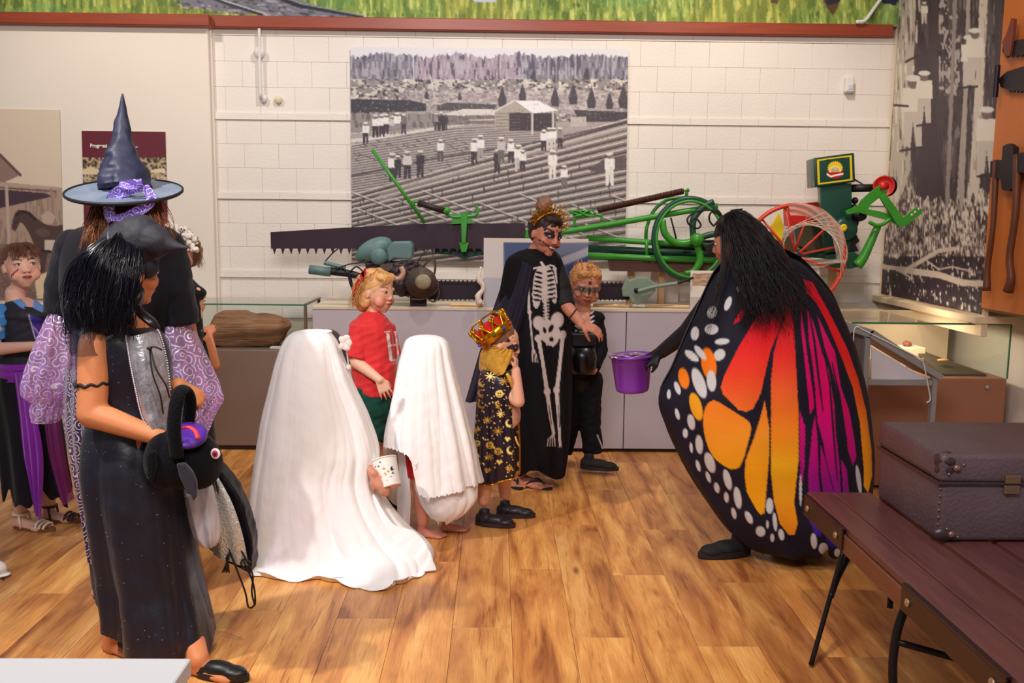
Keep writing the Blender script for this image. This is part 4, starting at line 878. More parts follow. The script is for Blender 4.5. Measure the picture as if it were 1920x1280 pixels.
web = mat('fake_cobweb', (236, 214, 196), 0.9, alpha=0.45)
def webpatch(a0, a1, r0, r1, sag):
    n, k_ = 18, 14; P = np.zeros((n, k_, 3))
    for i in range(n):
        a = math.radians(a0+(a1-a0)*i/(n-1))
        for j in range(k_):
            r = r0+(r1-r0)*j/(k_-1); r = r*(1-sag*math.sin(PI*i/(n-1))*(j/(k_-1)))
            P[i, j] = wc+wr_*r*np.array((math.cos(a), 0, math.sin(a)))+np.array((0, -0.02-0.01*math.sin(i*1.3+j), 0))
    return P
grid('cobweb', webpatch(100, -8, 0.80, 1.03, -0.02), web, sw); grid('cobweb', webpatch(-4, -48, 0.05, 1.0, 0.45), web, sw)
V, F = merge([tube(cr([wc+wr_*np.array((math.cos(math.radians(a0)), -0.2, math.sin(math.radians(a0))))*r0, wc+wr_*np.array((math.cos(math.radians((a0+a1)/2)), -0.25, math.sin(math.radians((a0+a1)/2))))*(r0+r1)*0.45, wc+wr_*np.array((math.cos(math.radians(a1)), -0.2, math.sin(math.radians(a1))))*r1], 8), 0.0015, 4) for a0, a1, r0, r1 in [(170-k*11, 60-k*8, 0.2+0.06*k, 1.0) for k in range(12)]]); put('cobweb_threads', V, F, mat('web_thread', (236, 220, 206), 0.9), sw)['kind'] = 'stuff'

# two-man chainsaw
CY = 6.12
cs = thing('chainsaw', 'old teal two-man chainsaw with long bar lying in front of the drag saw', 'chainsaw', (W(760, 560, CY)[0], CY, zpl))
tch = []
for k in range(46): xa = 800+k*8.2; tch += [(xa, 527), (xa+3, 523.5), (xa+4.5, 527)]
tcb = []
for k in range(46): xa = 1178-k*8.2; tcb += [(xa, 561), (xa-3, 564), (xa-4.5, 561)]
puts('guide_bar', [pxpoly([(800, 529), (1180, 534), (1180, 562), (800, 560)], CY, 0.012)], mat('bar_steel', (44, 32, 46), 0.5, metal=0.3), cs)
puts('chain', [pxpoly([(800, 531)]+[(x, y+(x-800)*0.012) for x, y in tch]+[(1180, 536)], CY-0.004, 0.02), pxpoly([(1180, 559)]+[(x, y-(800-x)*0.0) for x, y in tcb]+[(800, 557)], CY-0.004, 0.02)], iron, cs)
V, F = merge([ell(W(702, 468, CY), (34*mpp(CY), 0.085, 21*mpp(CY)), np.array(Matrix.Rotation(math.radians(24), 3, 'Y'))), ell(W(720, 478, CY), (22*mpp(CY), 0.08, 16*mpp(CY)))])
solid('air_cover', [ell(W(701, 469, CY), (38*mpp(CY), 0.085, 21*mpp(CY)), np.array(Matrix.Rotation(math.radians(-28), 3, 'Y'))), ell(W(716, 482, CY), (22*mpp(CY), 0.08, 13*mpp(CY)))], tealm, cs, 0.006, 4)
solid('fuel_tank', [pxpoly([(724, 468), (735, 453), (768, 452), (774, 460), (773, 478), (770, 487), (738, 485), (728, 492)], CY-0.07, 0.15)], tealm, cs, 0.006, 6)
puts('filter_disc', [lathe([(0.052, 0), (0.055, 0.02), (0.03, 0.03), (0.0001, 0.031)], W(710, 480, CY-0.07), (0, -1, 0), 30)], tealm, cs, True)
solid('engine_block', [pxpoly([(684, 492), (775, 490), (800, 505), (812, 535), (800, 552), (770, 558), (735, 552), (730, 530), (690, 520)], CY-0.06, 0.12), ell(W(788, 532, CY-0.03), (0.075, 0.08, 0.08)), ell(W(752, 530, CY-0.05), (0.07, 0.07, 0.09)), ell(W(742, 508, CY-0.05), (0.05, 0.06, 0.04))], mat('engine_metal', (62, 50, 54), 0.45, metal=0.5, var=0.5, nscale=35), cs, 0.006, 2, wr=0.005, ws=45)
puts('cooling_fin', [lathe([(0.100-0.010*k, 0.012*k), (0.100-0.010*k, 0.012*k+0.005), (0.086-0.010*k, 0.012*k+0.005), (0.086-0.010*k, 0.012*k+0.012)], W(790, 530, CY-0.11), (0, -1, 0.1), 28) for k in range(4)], rusty, cs, True)
puts('starter_hub', [lathe([(0.05, 0), (0.05, 0.03), (0.035, 0.04), (0.0001, 0.042)], W(794, 528, CY-0.13), (0, -1, 0), 24)], mat('dusty_casting', (150, 138, 112), 0.6, var=.4, nscale=40), cs, True)
def cp(name, pts, Y, r, m, n=24): V, F = tube(cr(PT(pts, Y), n), r, 8); put(name, V, F, m, cs)
cp('handle_grip', [(580, 505), (620, 510)], CY-0.05, 0.030, tealm, 2); cp('handle_bar', [(618, 508), (655, 513), (680, 520), (700, 530)], CY-0.04, [0.026, 0.024, 0.02, 0.02], iron)
cp('throttle_lever', [(608, 492), (626, 497), (648, 502)], CY-0.05, 0.014, tealm); cp('throttle_stem', [(608, 492), (622, 476), (634, 466)], CY-0.05, 0.004, iron)
cp('cable', [(640, 500), (655, 495), (675, 492), (690, 480)], CY-0.06, 0.004, iron); cp('cable', [(626, 512), (640, 500), (652, 512), (668, 500), (684, 512)], CY-0.06, 0.005, iron)
cp('handle_stay', [(655, 515), (658, 530), (664, 545)], CY-0.05, 0.012, iron)
cp('hose', [(776, 508), (792, 500), (805, 488), (815, 488), (816, 505), (812, 520)], CY-0.08, 0.007, mat('rusty_hose', (84, 54, 46), 0.5)); cp('hose', [(780, 510), (784, 490), (792, 478), (806, 466)], CY-0.07, 0.003, iron)
cp('guard_hoop', [(808, 520), (820, 532), (823, 552), (815, 565), (803, 562)], CY-0.10, 0.006, rusty); cp('guard_hoop', [(770, 560), (795, 560), (818, 545), (822, 530)], CY-0.11, 0.006, rusty)
cp('exhaust_pipe', [(735, 520), (748, 522), (756, 512), (752, 500)], CY-0.10, 0.017, mat('pale_pipe', (206, 160, 136), 0.5), 16)
puts('frame_clip', [pxpoly([(712, 494), (736, 494), (737, 508), (713, 506)], CY-0.09, 0.02)], rusty, cs)
puts('feet', [box(W(770, 560, CY)[0], W(800, 560, CY)[0], CY-0.05, CY+0.03, zpl, W(780, 552, CY)[2])], iron, cs)
gm_ = mat('grey_green_metal', (128, 148, 132), 0.5, var=0.15, nscale=40)
solid('end_guard', [pxpoly([(1166, 541), (1176, 518), (1180, 525), (1196, 520), (1214, 520), (1230, 532), (1230, 545), (1214, 562), (1196, 572), (1184, 566), (1180, 556), (1168, 556)], CY-0.05, 0.03)], gm_, cs, 0.004, 3)
cp('end_handle', [(1196, 546), (1230, 537), (1270, 531)], CY-0.08, [0.014, 0.012, 0.014], gm_); cp('end_grip', [(1268, 532), (1290, 524), (1300, 520)], CY-0.08, 0.008, iron)
puts('guard_bolt', [lathe([(0.016, 0), (0.016, 0.01), (0.0001, 0.01)], W(1193, 544, CY-0.055), (0, -1, 0), 16)], iron, cs, True)
ws_m = mat('wood_offcut', (224, 186, 138), 0.6, var=0.15, stretch=(6, 1, 6))
for k, (xa, ya, xb, yb, lab) in enumerate(((1112, 569, 1186, 566, 'left pale timber strip lying under the saw bar end'), (1150, 572, 1180, 580, 'short timber strip pointing off the plinth edge'), (1210, 568, 1292, 570, 'right pale timber strip lying beyond the end guard'), (845, 568, 905, 565, 'pale timber strip lying left of the white display board'))):
    a_, b_ = W(xa, ya, 6.15-0.02*k), W(xb, yb, 6.12-0.02*k); a_[2] = b_[2] = zpl+0.011
    V, F = tube([a_, b_], 0.011, 4); o = put('timber_strip', V, F, ws_m, None, False); tag(o, lab, 'timber strip')
# white display board and cards
db = thing('display_board', 'large white display board with a blue curved photograph behind skeleton woman', 'sign', (W(1005, 575, 6.06)[0], 6.06, zpl))
q0, q1 = W(907, 446, 6.0), W(1104, 446, 6.0); zt_ = q0[2]
cvb = Canvas(900, 440, 1110, 580, 1, (226, 218, 216)); cvb.fill(cvb.X+0*cvb.Y > 944, (84, 100, 140)); cvb.fill((cvb.Y < 455), (230, 216, 204))
cvb.poly([(944, 520), (1010, 500), (1104, 462), (1104, 478), (1020, 512), (944, 545)], (176, 176, 190), smooth=False); cvb.poly([(1000, 455), (1104, 455), (1104, 462), (1050, 480), (990, 490)], (120, 128, 156)); cvb.poly([(1060, 500), (1104, 480), (1104, 520), (1074, 540)], (58, 78, 128)); cvb.fill((cvb.Y > 520) & (cvb.X < 946), (196, 196, 206))
C4 = [np.array((q0[0], 6.02, zt_)), np.array((q1[0], 6.02, zt_)), np.array((q1[0], 5.99+0.05, zpl+0.001)), np.array((q0[0], 6.04, zpl+0.001))]
picture('board_print', cvb, [c_+np.array((0, -0.002, 0)) for c_ in C4], (60, 84), ink_gl, db); puts('board', [extrude(C4, (0, 0.008, 0))], mat('white_card'), db)
cc = thing('photo_card', 'small white card with a brown log photo beside the end guard', 'card', (W(1315, 570, 6.1)[0], 6.1, zpl))
cvb = Canvas(1290, 500, 1350, 575, 2, (238, 230, 222)); s_a = streak(cvb.h, cvb.w, 20, 3, 51); mk = (cvb.X > 1298) & (cvb.Y > 512) & (cvb.Y < 536); cvb.fill(mk, (168, 130, 106)); cvb.fill(mk & (s_a > .55), (208, 176, 150)); cvb.fill((cvb.Y > 556), (206, 196, 188))
a_ = W(1295, 507, 6.08); b_ = W(1346, 507, 6.08); C4 = [np.array((a_[0], 6.08, a_[2])), np.array((b_[0], 6.08, a_[2])), np.array((b_[0], 6.06, zpl+0.001)), np.array((a_[0], 6.06, zpl+0.001))]
picture('card_print', cvb, [c_+np.array((0, -0.002, 0)) for c_ in C4], (60, 40), ink_gl, cc); puts('card', [extrude(C4, (0, 0.004, 0))], mat('white_card'), cc)
o = puts('grey_information_panel', [extrude([np.array((X_at(1192, 520, 6.42), 6.52, zpl+0.001)), np.array((X_at(1278, 520, 6.42), 6.52, zpl+0.001)), np.array((X_at(1278, 520, 6.42), 6.52, Z_at(1200, 510, 6.42))), np.array((X_at(1192, 520, 6.42), 6.52, Z_at(1200, 510, 6.42)))], (0, 0.006, 0))], mat('pale_panel', (222, 208, 200), 0.6)); tag(o, 'plain pale panel standing behind the end guard of the chainsaw', 'panel')
V, F = tube(cr(PT([(902, 500), (898, 520), (906, 540), (896, 556), (900, 570)], 5.99), 20), [0.006, 0.016, 0.012, 0.02, 0.016], 8); V = V+0.004*wob(V, 90, 2)[:, None]
o = put('web_scrap', V, F, mat('web_thread', (226, 214, 200), 0.9), None); tag(o, 'scrap of pale fake cobweb hanging at the left edge of display board', 'cobweb')

# ================================================================== BENCH AND SUITCASE
bn = thing('folding_bench', 'dark stained slatted folding bench carrying the suitcase', 'bench', (1.55, 3.0, 0))
bw_m = mat('stained_timber', (74, 40, 46), 0.4, var=0.35, nscale=5, stretch=(8, 0.8, 8), c2=(122, 76, 72), bump=0.1, bscale=12)
zb_ = 0.49; by0, by1 = 1.3, 3.52
xs = [(1.212, 1.306), (1.312, 1.462), (1.486, 1.64), (1.664, 1.82), (1.844, 2.0)]
for k, (a_, b_) in enumerate(xs): puts('slat', [box(a_, b_, by0, by1-(0.0 if k < 2 else 0.02), zb_-0.028, zb_-(0.0 if k else -0.001), 0.004)], bw_m, bn)
puts('apron', [box(1.205, 1.225, by0, by1-0.005, zb_-0.095, zb_-0.029, 0.003)], mat('apron_timber', (118, 70, 50), 0.45, var=0.25, stretch=(8, 0.8, 8)), bn)
puts('end_rail', [box(1.226, 2.0, by1-0.04, by1-0.012, zb_-0.09, zb_-0.03, 0.003)], bw_m, bn)
brk = mat('bronzed_strap', (70, 52, 52), 0.35, metal=0.7, var=0.3); bolt = mat('brass_bolt', (176, 144, 116), 0.35, metal=0.6)
def strap(ya, yb_):
    puts('strap', [box(1.196, 1.204, ya, yb_, zb_-0.085, zb_-0.012, 0.002), box(1.196, 1.21, ya, yb_, zb_-0.012, zb_-0.004, 0.001)], brk, bn)
    for yy in (ya+0.05, yb_-0.05): puts('bolt', [ell((1.193, yy, zb_-0.045), (0.007, 0.013, 0.013))], bolt, bn, True)
strap(3.10, 3.50); strap(2.05, 2.62)
blk = mat('black_steel', (26, 22, 26), 0.4, metal=0.4)
def leg(pts): V, F = tube(cr(pts, 14), 0.009, 8); put('leg', V, F, blk, bn)
leg([(1.215, 3.12, 0.41), (1.16, 3.10, 0.2), (1.10, 3.06, 0.009)]); leg([(1.95, 3.12, 0.41), (1.98, 3.1, 0.2), (2.02, 3.06, 0.009)])
def strut(*p): V, F = tube(cr(p, 16), 0.011, 8); put('strut', V, F, blk, bn)
strut((1.17, 3.10, 0.24), (1.22, 3.16, 0.30), (1.30, 3.22, 0.40)); strut((1.42, 3.16, 0.44), (1.40, 3.14, 0.28), (1.38, 3.10, 0.20))
def fleg(p): V, F = tube(cr(p, 22), 0.014, 8); put('leg', V, F, blk, bn)
fleg([(1.30, 2.74, 0.44), (1.24, 2.72, 0.30), (1.225, 2.70, 0.15), (1.25, 2.68, 0.015)]); fleg([(1.95, 2.74, 0.44), (2.0, 2.72, 0.30), (2.02, 2.70, 0.15), (2.0, 2.68, 0.015)])
strut((1.235, 2.71, 0.26), (1.4, 2.66, 0.23), (1.6, 2.58, 0.2)); strut((1.26, 2.5, 0.02), (1.36, 2.44, 0.12), (1.46, 2.38, 0.16), (1.5, 2.3, 0.02))

su = thing('suitcase', 'old dark brown leather suitcase with riveted corners lying on the bench', 'suitcase', (1.85, 3.18, zb_))
lea = mat('worn_leather', (84, 66, 72), 0.45, var=0.3, nscale=7, c2=(112, 92, 98), bump=0.35, bscale=90); lea_d = mat('dark_leather', (64, 46, 50), 0.35, var=0.35, nscale=18, bump=0.2, bscale=60)
s0, s1, y0, y1, z0, z1 = 1.452, 2.22, 2.95, 3.44, zb_+0.003, zb_+0.30; zm = z1-0.085
bevelled('case_body', *box(s0, s1, y0, y1, z0, zm), 0.02, lea, su)
V, F = box(s0-0.006, s1+0.006, y0-0.006, y1+0.006, zm-0.012, z1)
lid = bevelled('lid', V, F, 0.018, lea, su)
puts('lid_edging', [box(s0-0.010, s1+0.010, y0-0.010, y1+0.010, zm-0.018, zm-0.008, 0.002)], lea_d, su)
for (x, y) in ((s0, y0), (s1, y0)):
    sx = 1 if x == s0 else -1
    solid('corner_cap', [ell((x+sx*0.026, y+0.024, z1-0.026), (0.040, 0.034, 0.029)), ell((x+sx*0.026, y+0.020, z1-0.055), (0.038, 0.029, 0.03))], lea_d, su, 0.004, 3)
    solid('corner_cap', [ell((x+sx*0.03, y+0.016, z0+0.024), (0.042, 0.024, 0.027))], lea_d, su, 0.004, 2)
    for p in ((x+sx*0.045, y-0.012, z1-0.045), (x+sx*0.045, y-0.008, z0+0.028)): puts('rivet', [ell(p, (0.012, 0.008, 0.012), None, 14, 8)], mat('dull_rivet', (150, 118, 112), 0.35, metal=0.6), su, True)
    for p in ((x+sx*0.068, y-0.008, z1-0.035), (x+sx*0.02, y-0.012, z1-0.065), (x+sx*0.068, y-0.004, z0+0.018), (x+sx*0.03, y-0.005, z0+0.045)): puts('rivet', [ell(p, (0.005, 0.004, 0.005), None, 10, 6)], mat('dull_rivet'), su, True)
for xx in (s0+0.205, s1-0.22):
    puts('latch', [box(xx, xx+0.05, y0-0.016, y0-0.004, zm-0.045, zm-0.016, 0.002), box(xx, xx+0.05, y0-0.018, y0-0.005, zm-0.010, zm+0.018, 0.002)], mat('brass_latch', (150, 118, 100), 0.35, metal=0.7), su)
puts('lid_strip', [box(s0-0.0075, s0+0.02, y0+0.06, y1-0.02, zm+0.0, zm+0.006)], lea_d, su)
for k in range(6): puts('stud', [ell((s0+0.002, y0+0.001, z0+0.06+k*0.024), (0.004, 0.004, 0.004), None, 8, 6)], mat('dull_rivet'), su, True)
# ================================================================== PEOPLE
class Head:
    def __init__(s, px, py, Y, size, yaw, pitch=0, roll=0):
        s.C = W(px, py, Y); s.s = size; y = math.radians(yaw); p = math.radians(pitch)
        f = np.array((math.sin(y)*math.cos(p), -math.cos(y)*math.cos(p), -math.sin(p))); r = np.cross(f, (0, 0, 1.0)); r /= np.linalg.norm(r); u = np.cross(r, f)
        a = math.radians(roll); r2 = r*math.cos(a)+u*math.sin(a); u2 = np.cross(r2, f); s.r, s.f, s.u = r2, f, u2
        s.M = np.stack([r2, f, u2], 1)
    def L(s, x, y, z): return s.C+s.s*(x*s.r+y*s.f+z*s.u)
    def E(s, x, y, z, a, b, c, nu=20, nv=12): return ell(s.L(x, y, z), (a*s.s, b*s.s, c*s.s), s.M, nu, nv)
    def loc(s, P): return ((P-s.C) @ s.M)/s.s
    def parts(s, neck=None, nr=0.05, jaw=1.0, child=False):
        E = s.E
        o = [E(0, -.06, .12, .37, .43, .385), E(0, .04, -.02, .325, .36, .36), E(0, .12, -.26, .23*jaw, .25, .2), E(0, .21 if child else .27, -.40, (.115 if child else .10)*jaw, .09, .075)]
        for k in (-1, 1):
            o += [E(k*.18, .22 if child else .23, -.19 if child else -.13, .14 if child else .12, .13, .14 if child else .12), E(k*.13, .305, .085, .12, .07, .045), E(k*.05, .40, -.125, .04, .045, .032), E(k*.365, -.02, -.03, .035, .075, .115)]
        o += [cap(s.L(0, .35, .06), s.L(0, .395 if child else .425, -.10), .033*s.s, (.046 if child else .050)*s.s), E(0, .375, -.222, .095, .05, .024), E(0, .368, -.265, .08, .05, .03)]
        if neck is not None: o.append(cap(s.L(0, -.08, -.30), neck, nr*1.0, nr*1.1))
        return o
def lerp(a, b, t): return a+(b-a)*t
def skin_fn(H, skin, lips=(190, 90, 84), brow=None, extra=None, socks=None, blush=0.35):
    def fn(co, no):
        c = np.ones((len(co), 3))*np.array(skin, float)
        if H is not None:
            q = H.loc(co); x, y, z = q[:, 0], q[:, 1], q[:, 2]; ax = np.abs(x); hd = (np.abs(z) < .6) & (ax < .5)
            b = np.exp(-(((ax-.19)/.09)**2+((z+.13)/.08)**2))*(y > .1)*blush; c = c*(1-b[:, None])+np.array((222, 96, 80))*b[:, None]
            m = hd & (y > .28) & ((x/.105)**2+((z+.243)/.040)**2 < 1); c[m] = lips
            m = hd & (y > .28) & (ax < .085) & (np.abs(z+.243) < .008); c[m] = np.array(lips)*.45
            m = hd & (y > .36) & (ax > .02) & (ax < .07) & (np.abs(z+.15) < .012); c[m] = c[m]*.55
            if brow is not None:
                m = hd & (y > .18) & (ax > .06) & (ax < .23) & (np.abs(z-.125-.03*np.sin((ax-.06)*14)) < .018); c[m] = brow
            if extra: extra(c, x, y, z, ax, hd)
        if socks: socks(c, co)
        return c
    return fn
skin_m = mat('skin', attr=True, rough=0.5, var=0.05, nscale=20, spec=0.35)
skin_m.node_tree.nodes['Principled BSDF'].inputs['Subsurface Weight'].default_value = 0.08
skin_m.node_tree.nodes['Principled BSDF'].inputs['Subsurface Radius'].default_value = (0.02, 0.008, 0.004)
sclera = mat('eye_white', (226, 220, 214), 0.25); 
def eyes(H, par, col=(60, 44, 36), gx=0.0, gz=0.0, sc=1.0, lid=(70, 44, 40)):
    im = mat('iris_%d_%d_%d' % col, col, 0.15); lm = mat('lid_%d_%d_%d' % lid, lid, 0.6)
    for k in (-1, 1):
        puts('eyeball', [H.E(k*.148, .332, .028, .062*sc, .036, .030*sc, 16, 10)], sclera, par, True)
        puts('iris', [H.E(k*.148+gx, .350, .028+gz, .032*sc, .028, .031*sc, 14, 8)], im, par, True)
        P = [H.L(k*(.148-.070*sc*math.cos(t)), .352+.022*math.sin(t), .026+.036*sc*math.sin(t)) for t in np.linspace(0.05, PI-.05, 9)]
        puts('eyelid', [tube(P, [.003*H.s, .010*H.s, .010*H.s, .004*H.s], 6)], lm, par, True)
def limb(pts, rs): return [cap(a, b, ra, rb) for a, b, ra, rb in zip(pts[:-1], pts[1:], rs[:-1], rs[1:])]
def hand(wrist, d, n, size, curl=0.25, thumb=1, spread=1.0, tcurl=0.4, curls=None):
    """palm plus five jointed fingers; d towards fingertips, n out of the back of the hand"""
    d = np.array(d, float); d /= np.linalg.norm(d); n = np.array(n, float); n -= d*np.dot(n, d); n /= np.linalg.norm(n); s = np.cross(d, n)
    o = []; pw = size*0.40; pl = size*0.50; r = size*0.050
    for k in range(4):
        t = (k-1.5)/1.5; a = wrist+s*t*pw*0.30; b = wrist+d*pl*(1-.06*abs(t))+s*t*pw*0.40*spread; o.append(cap(a, b, r*1.5, r*1.25))
    for k in range(4):
        t = (k-1.5)/1.5; L = size*(0.40, .47, .44, .35)[k] if thumb > 0 else size*(.35, .44, .47, .40)[k]
        p = wrist+d*pl*(1-.06*abs(t))*.97+s*t*pw*0.40*spread; c = curl if curls is None else curls[k]; ang = c*0.6
        for seg, fr in enumerate((.45, .31, .24)):
            dd = d*math.cos(ang)-n*math.sin(ang)+s*t*.12*spread; dd /= np.linalg.norm(dd); q = p+dd*L*fr
            o.append(cap(p, q, r*(1.0-.12*seg), r*(.9-.12*seg))); p = q; ang += c
    sd = -s*thumb*-1 if False else s*(-thumb)
    b0 = wrist+d*pl*.22+sd*pw*.32; b1 = b0+(d*.55+sd*.65-n*.25)*size*.2; b2 = b1+(d*.85+sd*.25*(1-tcurl)-n*tcurl)*size*.17; b3 = b2+(d*.9-n*tcurl-sd*.1)*size*.12
    o += limb([b0, b1, b2, b3], [r*1.5, r*1.2, r*1.05, r*.85]); return o
def foot(ankle, toe, size, r=0.0):
    """bare foot: heel, arch, ball and five toes"""
    ankle = np.array(ankle, float); toe = np.array(toe, float); d = toe-ankle; d[2] = 0; d /= np.linalg.norm(d); s = np.cross(d, (0, 0, 1.0)); z0 = 0.014
    heel = np.array((ankle[0], ankle[1], 0.0))-d*size*.16; k = size
    o = [cap(ankle, heel+np.array((0, 0, k*.12))+d*k*.1, k*.13, k*.13), ell(heel+d*k*.05+np.array((0, 0, k*.10)), (k*.13, k*.13, k*.10))]
    ball = heel+d*k*.72; o += [cap(heel+d*k*.15+np.array((0, 0, k*.16)), ball+np.array((0, 0, k*.07)), k*.14, k*.075)]
    for j in range(5):
        t = (j-2)/2; b = ball+s*t*k*.16+np.array((0, 0, k*.06)); o.append(cap(heel+d*k*.2+s*t*k*.06+np.array((0, 0, k*.08)), b, k*.075, k*.065)); L = k*(.20-.03*j)
        o.append(cap(b, b+d*L+np.array((0, 0, -k*.015)), k*(.055-.005*j), k*(.048-.005*j)))
    return o
def shoe(par, ankle, dirv, size, m, name='shoe', sole=None, h=1.0):
    d = np.array((dirv[0], dirv[1], 0.0)); d /= np.linalg.norm(d); s = np.cross(d, (0, 0, 1.0)); M = np.stack([s, d, np.array((0, 0, 1.0))], 1)
    a = np.array((ankle[0], ankle[1], ankle[2])); k = size
    up = solid(name, [ell(a+d*k*-.02+(0, 0, k*.16*h), (k*.15, k*.2, k*.16*h), M), ell(a+d*k*.22+(0, 0, k*.14), (k*.165, k*.32, k*.13), M), ell(a+d*k*.48+(0, 0, k*.11), (k*.17, k*.24, k*.105), M),
                      cap(a+(0, 0, k*.15), a+(0, 0, k*.38*h), k*.14, k*.125, True)], m, par, 0.004, 4, keep=lambda c: c[:, 2] > a[2]+k*.03)
    if sole is not None:
        P = [a+d*k*(-.22+.49*(1-math.cos(t)))+s*k*.175*math.sin(t)*(1-.12*math.cos(t+PI)) for t in np.linspace(0, 2*PI, 30, endpoint=False)]
        puts('sole', [extrude([p+np.array((0, 0, 0.002)) for p in P], (0, 0, k*.09))], sole, up, False)
    return up
def strands(name, guides, n, m, par, spread=0.01, r=0.0012, wave=0.004, seed=1, k=16, frizz=1.0, ns=3, tip=0.25):
    rr = np.random.RandomState(seed); G = np.array([cr(g, k) for g in guides]); parts = []
    for i in range(n):
        u = rr.rand()*(len(G)-1); a = min(int(u), len(G)-2); t = u-a; P = G[a]*(1-t)+G[a+1]*t
        tt = np.linspace(0, 1, k)[:, None]; off = rr.randn(3)*spread; ph = rr.rand(3)*6.28; fr = 4+rr.rand(3)*5
        P = P+off*(0.35+tt*frizz)+wave*np.sin(tt*fr+ph)*tt**.5*rr.rand()*1.6; cut = int(k*(0.8+0.2*rr.rand()))
        parts.append(tube(P[:cut], np.linspace(r, r*tip, cut), ns))
    V, F = merge(parts); return put(name, V, F, m, par, True)
def drape(name, e0, e1, m, par, n=(60, 24), bulge=0.0, folds=0, amp=0.008, wr=0.0, ws=25, cols=None, seed=0, zmin=0.004):
    """cloth hanging between two edges; each edge a list of (x, y, distance)"""
    A = cr([W(*p) for p in e0], n[0]); B = cr([W(*p) for p in e1], n[0]); u = np.linspace(0, 1, n[1])[None, :, None]
    P = A[:, None]*(1-u)+B[:, None]*u; U = np.broadcast_to(u[..., 0], P.shape[:2]); T = np.linspace(0, 1, n[0])[:, None]
    P[..., 1] -= bulge*np.sin(PI*U)
    if folds: P[..., 1] += amp*np.sin(U*folds*2*PI+seed+T*1.5)*(.3+.7*T)
    if wr: P[..., 1] += wr*wob(P, ws, seed % 12)
    P[..., 2] = np.maximum(P[..., 2], zmin)
    c = None
    if cols is not None: px, py = proj(P); c = cols(px, py, U, T)
    return grid(name, P, m, par, False, c)
def cloth(name, c, rough=0.75, bump=0.15, bs=160, sheen=0.08, var=0.12, ns=6, **k): return mat(name, c, rough, bump=bump, bscale=bs, sheen=sheen, var=var, nscale=ns, spec=k.pop('spec', 0.22), **k)
hair_mats = {}
def hairm(name, c, c2, rough=0.42): return mat(name, c, rough, var=0.3, nscale=30, c2=c2, spec=0.38, stretch=(1, 1, 0.25))
attr_cloth = mat('printed_fabric', attr=True, rough=0.7, var=0.06, sheen=0.2, bump=0.1, bscale=120)
attr_satin = mat('printed_satin', attr=True, rough=0.32, var=0.06, bump=0.1, bscale=60)
black_cloth = cloth('black_cloth', (20, 17, 26), 0.8, sheen=0.15, var=0.35)

# ------------------------------------------------------------------ butterfly woman
Y = 4.2; S = mpp(Y)
bwn = thing('person', 'woman seen from behind in long orange, pink and black butterfly wing cape', 'person', (*W(1450, 900, Y)[:2], 0))
H = Head(1378, 452, Y+0.02, 0.235, -112, 14, 0)
J = lambda x, y, dy=0.0: W(x, y, Y+dy)
hd_ = [J(1228, 664, .22), J(1220, 676, .24)]
parts = H.parts(J(1395, 512), 0.052)
parts += [cap(J(1400, 520), J(1425, 600), .10, .12), ell(J(1408, 545), (.17, .12, .10)), cap(J(1425, 600), J(1445, 700), .12, .145)]
parts += limb([J(1350, 545), J(1290, 622, .1), J(1240, 660, .2)], [.055, .045, .032]) + limb([J(1480, 545), J(1530, 640, .05), J(1500, 730, -.05)], [.055, .045, .032])
parts += limb([J(1420, 715), J(1412, 850), J(1400, 1005)], [.09, .06, .045]) + limb([J(1470, 715), J(1500, 860), J(1515, 1010)], [.09, .06, .045])
parts += hand(J(1236, 662, .2), (-.75, .1, -.55), (-.4, -.6, .7), .175, curl=.75, thumb=1)
glove = (24, 20, 30)
def bfcol(co, no):
    c = skin_fn(H, (196, 130, 104), brow=(40, 24, 26))(co, no); q = H.loc(co); body = q[:, 2] < -.78; c[body] = glove
    return c
solid('body', parts, skin_m, bwn, 0.0073, 5, colfn=bfcol)
for k, (x, y, dy) in enumerate(((1385, 1036, -.05), (1520, 1045, .0))):
    p = W(x, y, Y+dy); p[2] = 0.004; shoe(bwn, p, (-1, -.25), .27, mat('black_suede', (22, 20, 24), 0.8), sole=mat('black_sole', (28, 24, 26), 0.6))
eyes(H, bwn)
# cape
cv = Canvas(1225, 455, 1645, 1075, 1.0, (30, 27, 44))
def gr(stops):
    ys = [s_[0] for s_ in stops]; cs = np.array([s_[1] for s_ in stops], float)
    return lambda X, Yy: np.stack([np.interp(Yy, ys, cs[:, k]) for k in range(3)], -1)
gA = gr([(500, (222, 14, 44)), (620, (238, 22, 42)), (690, (250, 62, 42)), (775, (255, 128, 46))]); gB = gr([(560, (226, 20, 40)), (660, (244, 44, 44)), (730, (255, 106, 50)), (800, (255, 140, 32)), (870, (255, 186, 28)), (1000, (255, 150, 30))])
gC = gr([(750, (255, 132, 36)), (820, (255, 162, 42)), (880, (255, 170, 22)), (965, (255, 176, 20))]); gP = gr([(570, (216, 10, 96)), (760, (236, 0, 116)), (850, (206, 10, 132)), (925, (150, 24, 146)), (960, (104, 26, 160)), (1020, (52, 40, 176))])
gF = gr([(520, (226, 16, 40)), (660, (240, 36, 38)), (740, (250, 90, 30)), (800, (255, 146, 22)), (920, (255, 176, 22))])
cv.poly([(1440, 540), (1421, 590), (1385, 650), (1357, 706), (1351, 726), (1356, 739), (1384, 768), (1400, 772), (1413, 765), (1426, 739), (1444, 660), (1462, 615), (1470, 586), (1455, 570), (1447, 545)], gA)
cv.poly([(1374, 608), (1384, 590), (1394, 578), (1396, 588), (1388, 602)], gA); cv.poly([(1416, 534), (1430, 512), (1436, 520), (1424, 552), (1412, 566)], gA)
cv.poly([(1455, 512), (1480, 520), (1490, 560), (1484, 590), (1474, 600), (1460, 566)], gA)
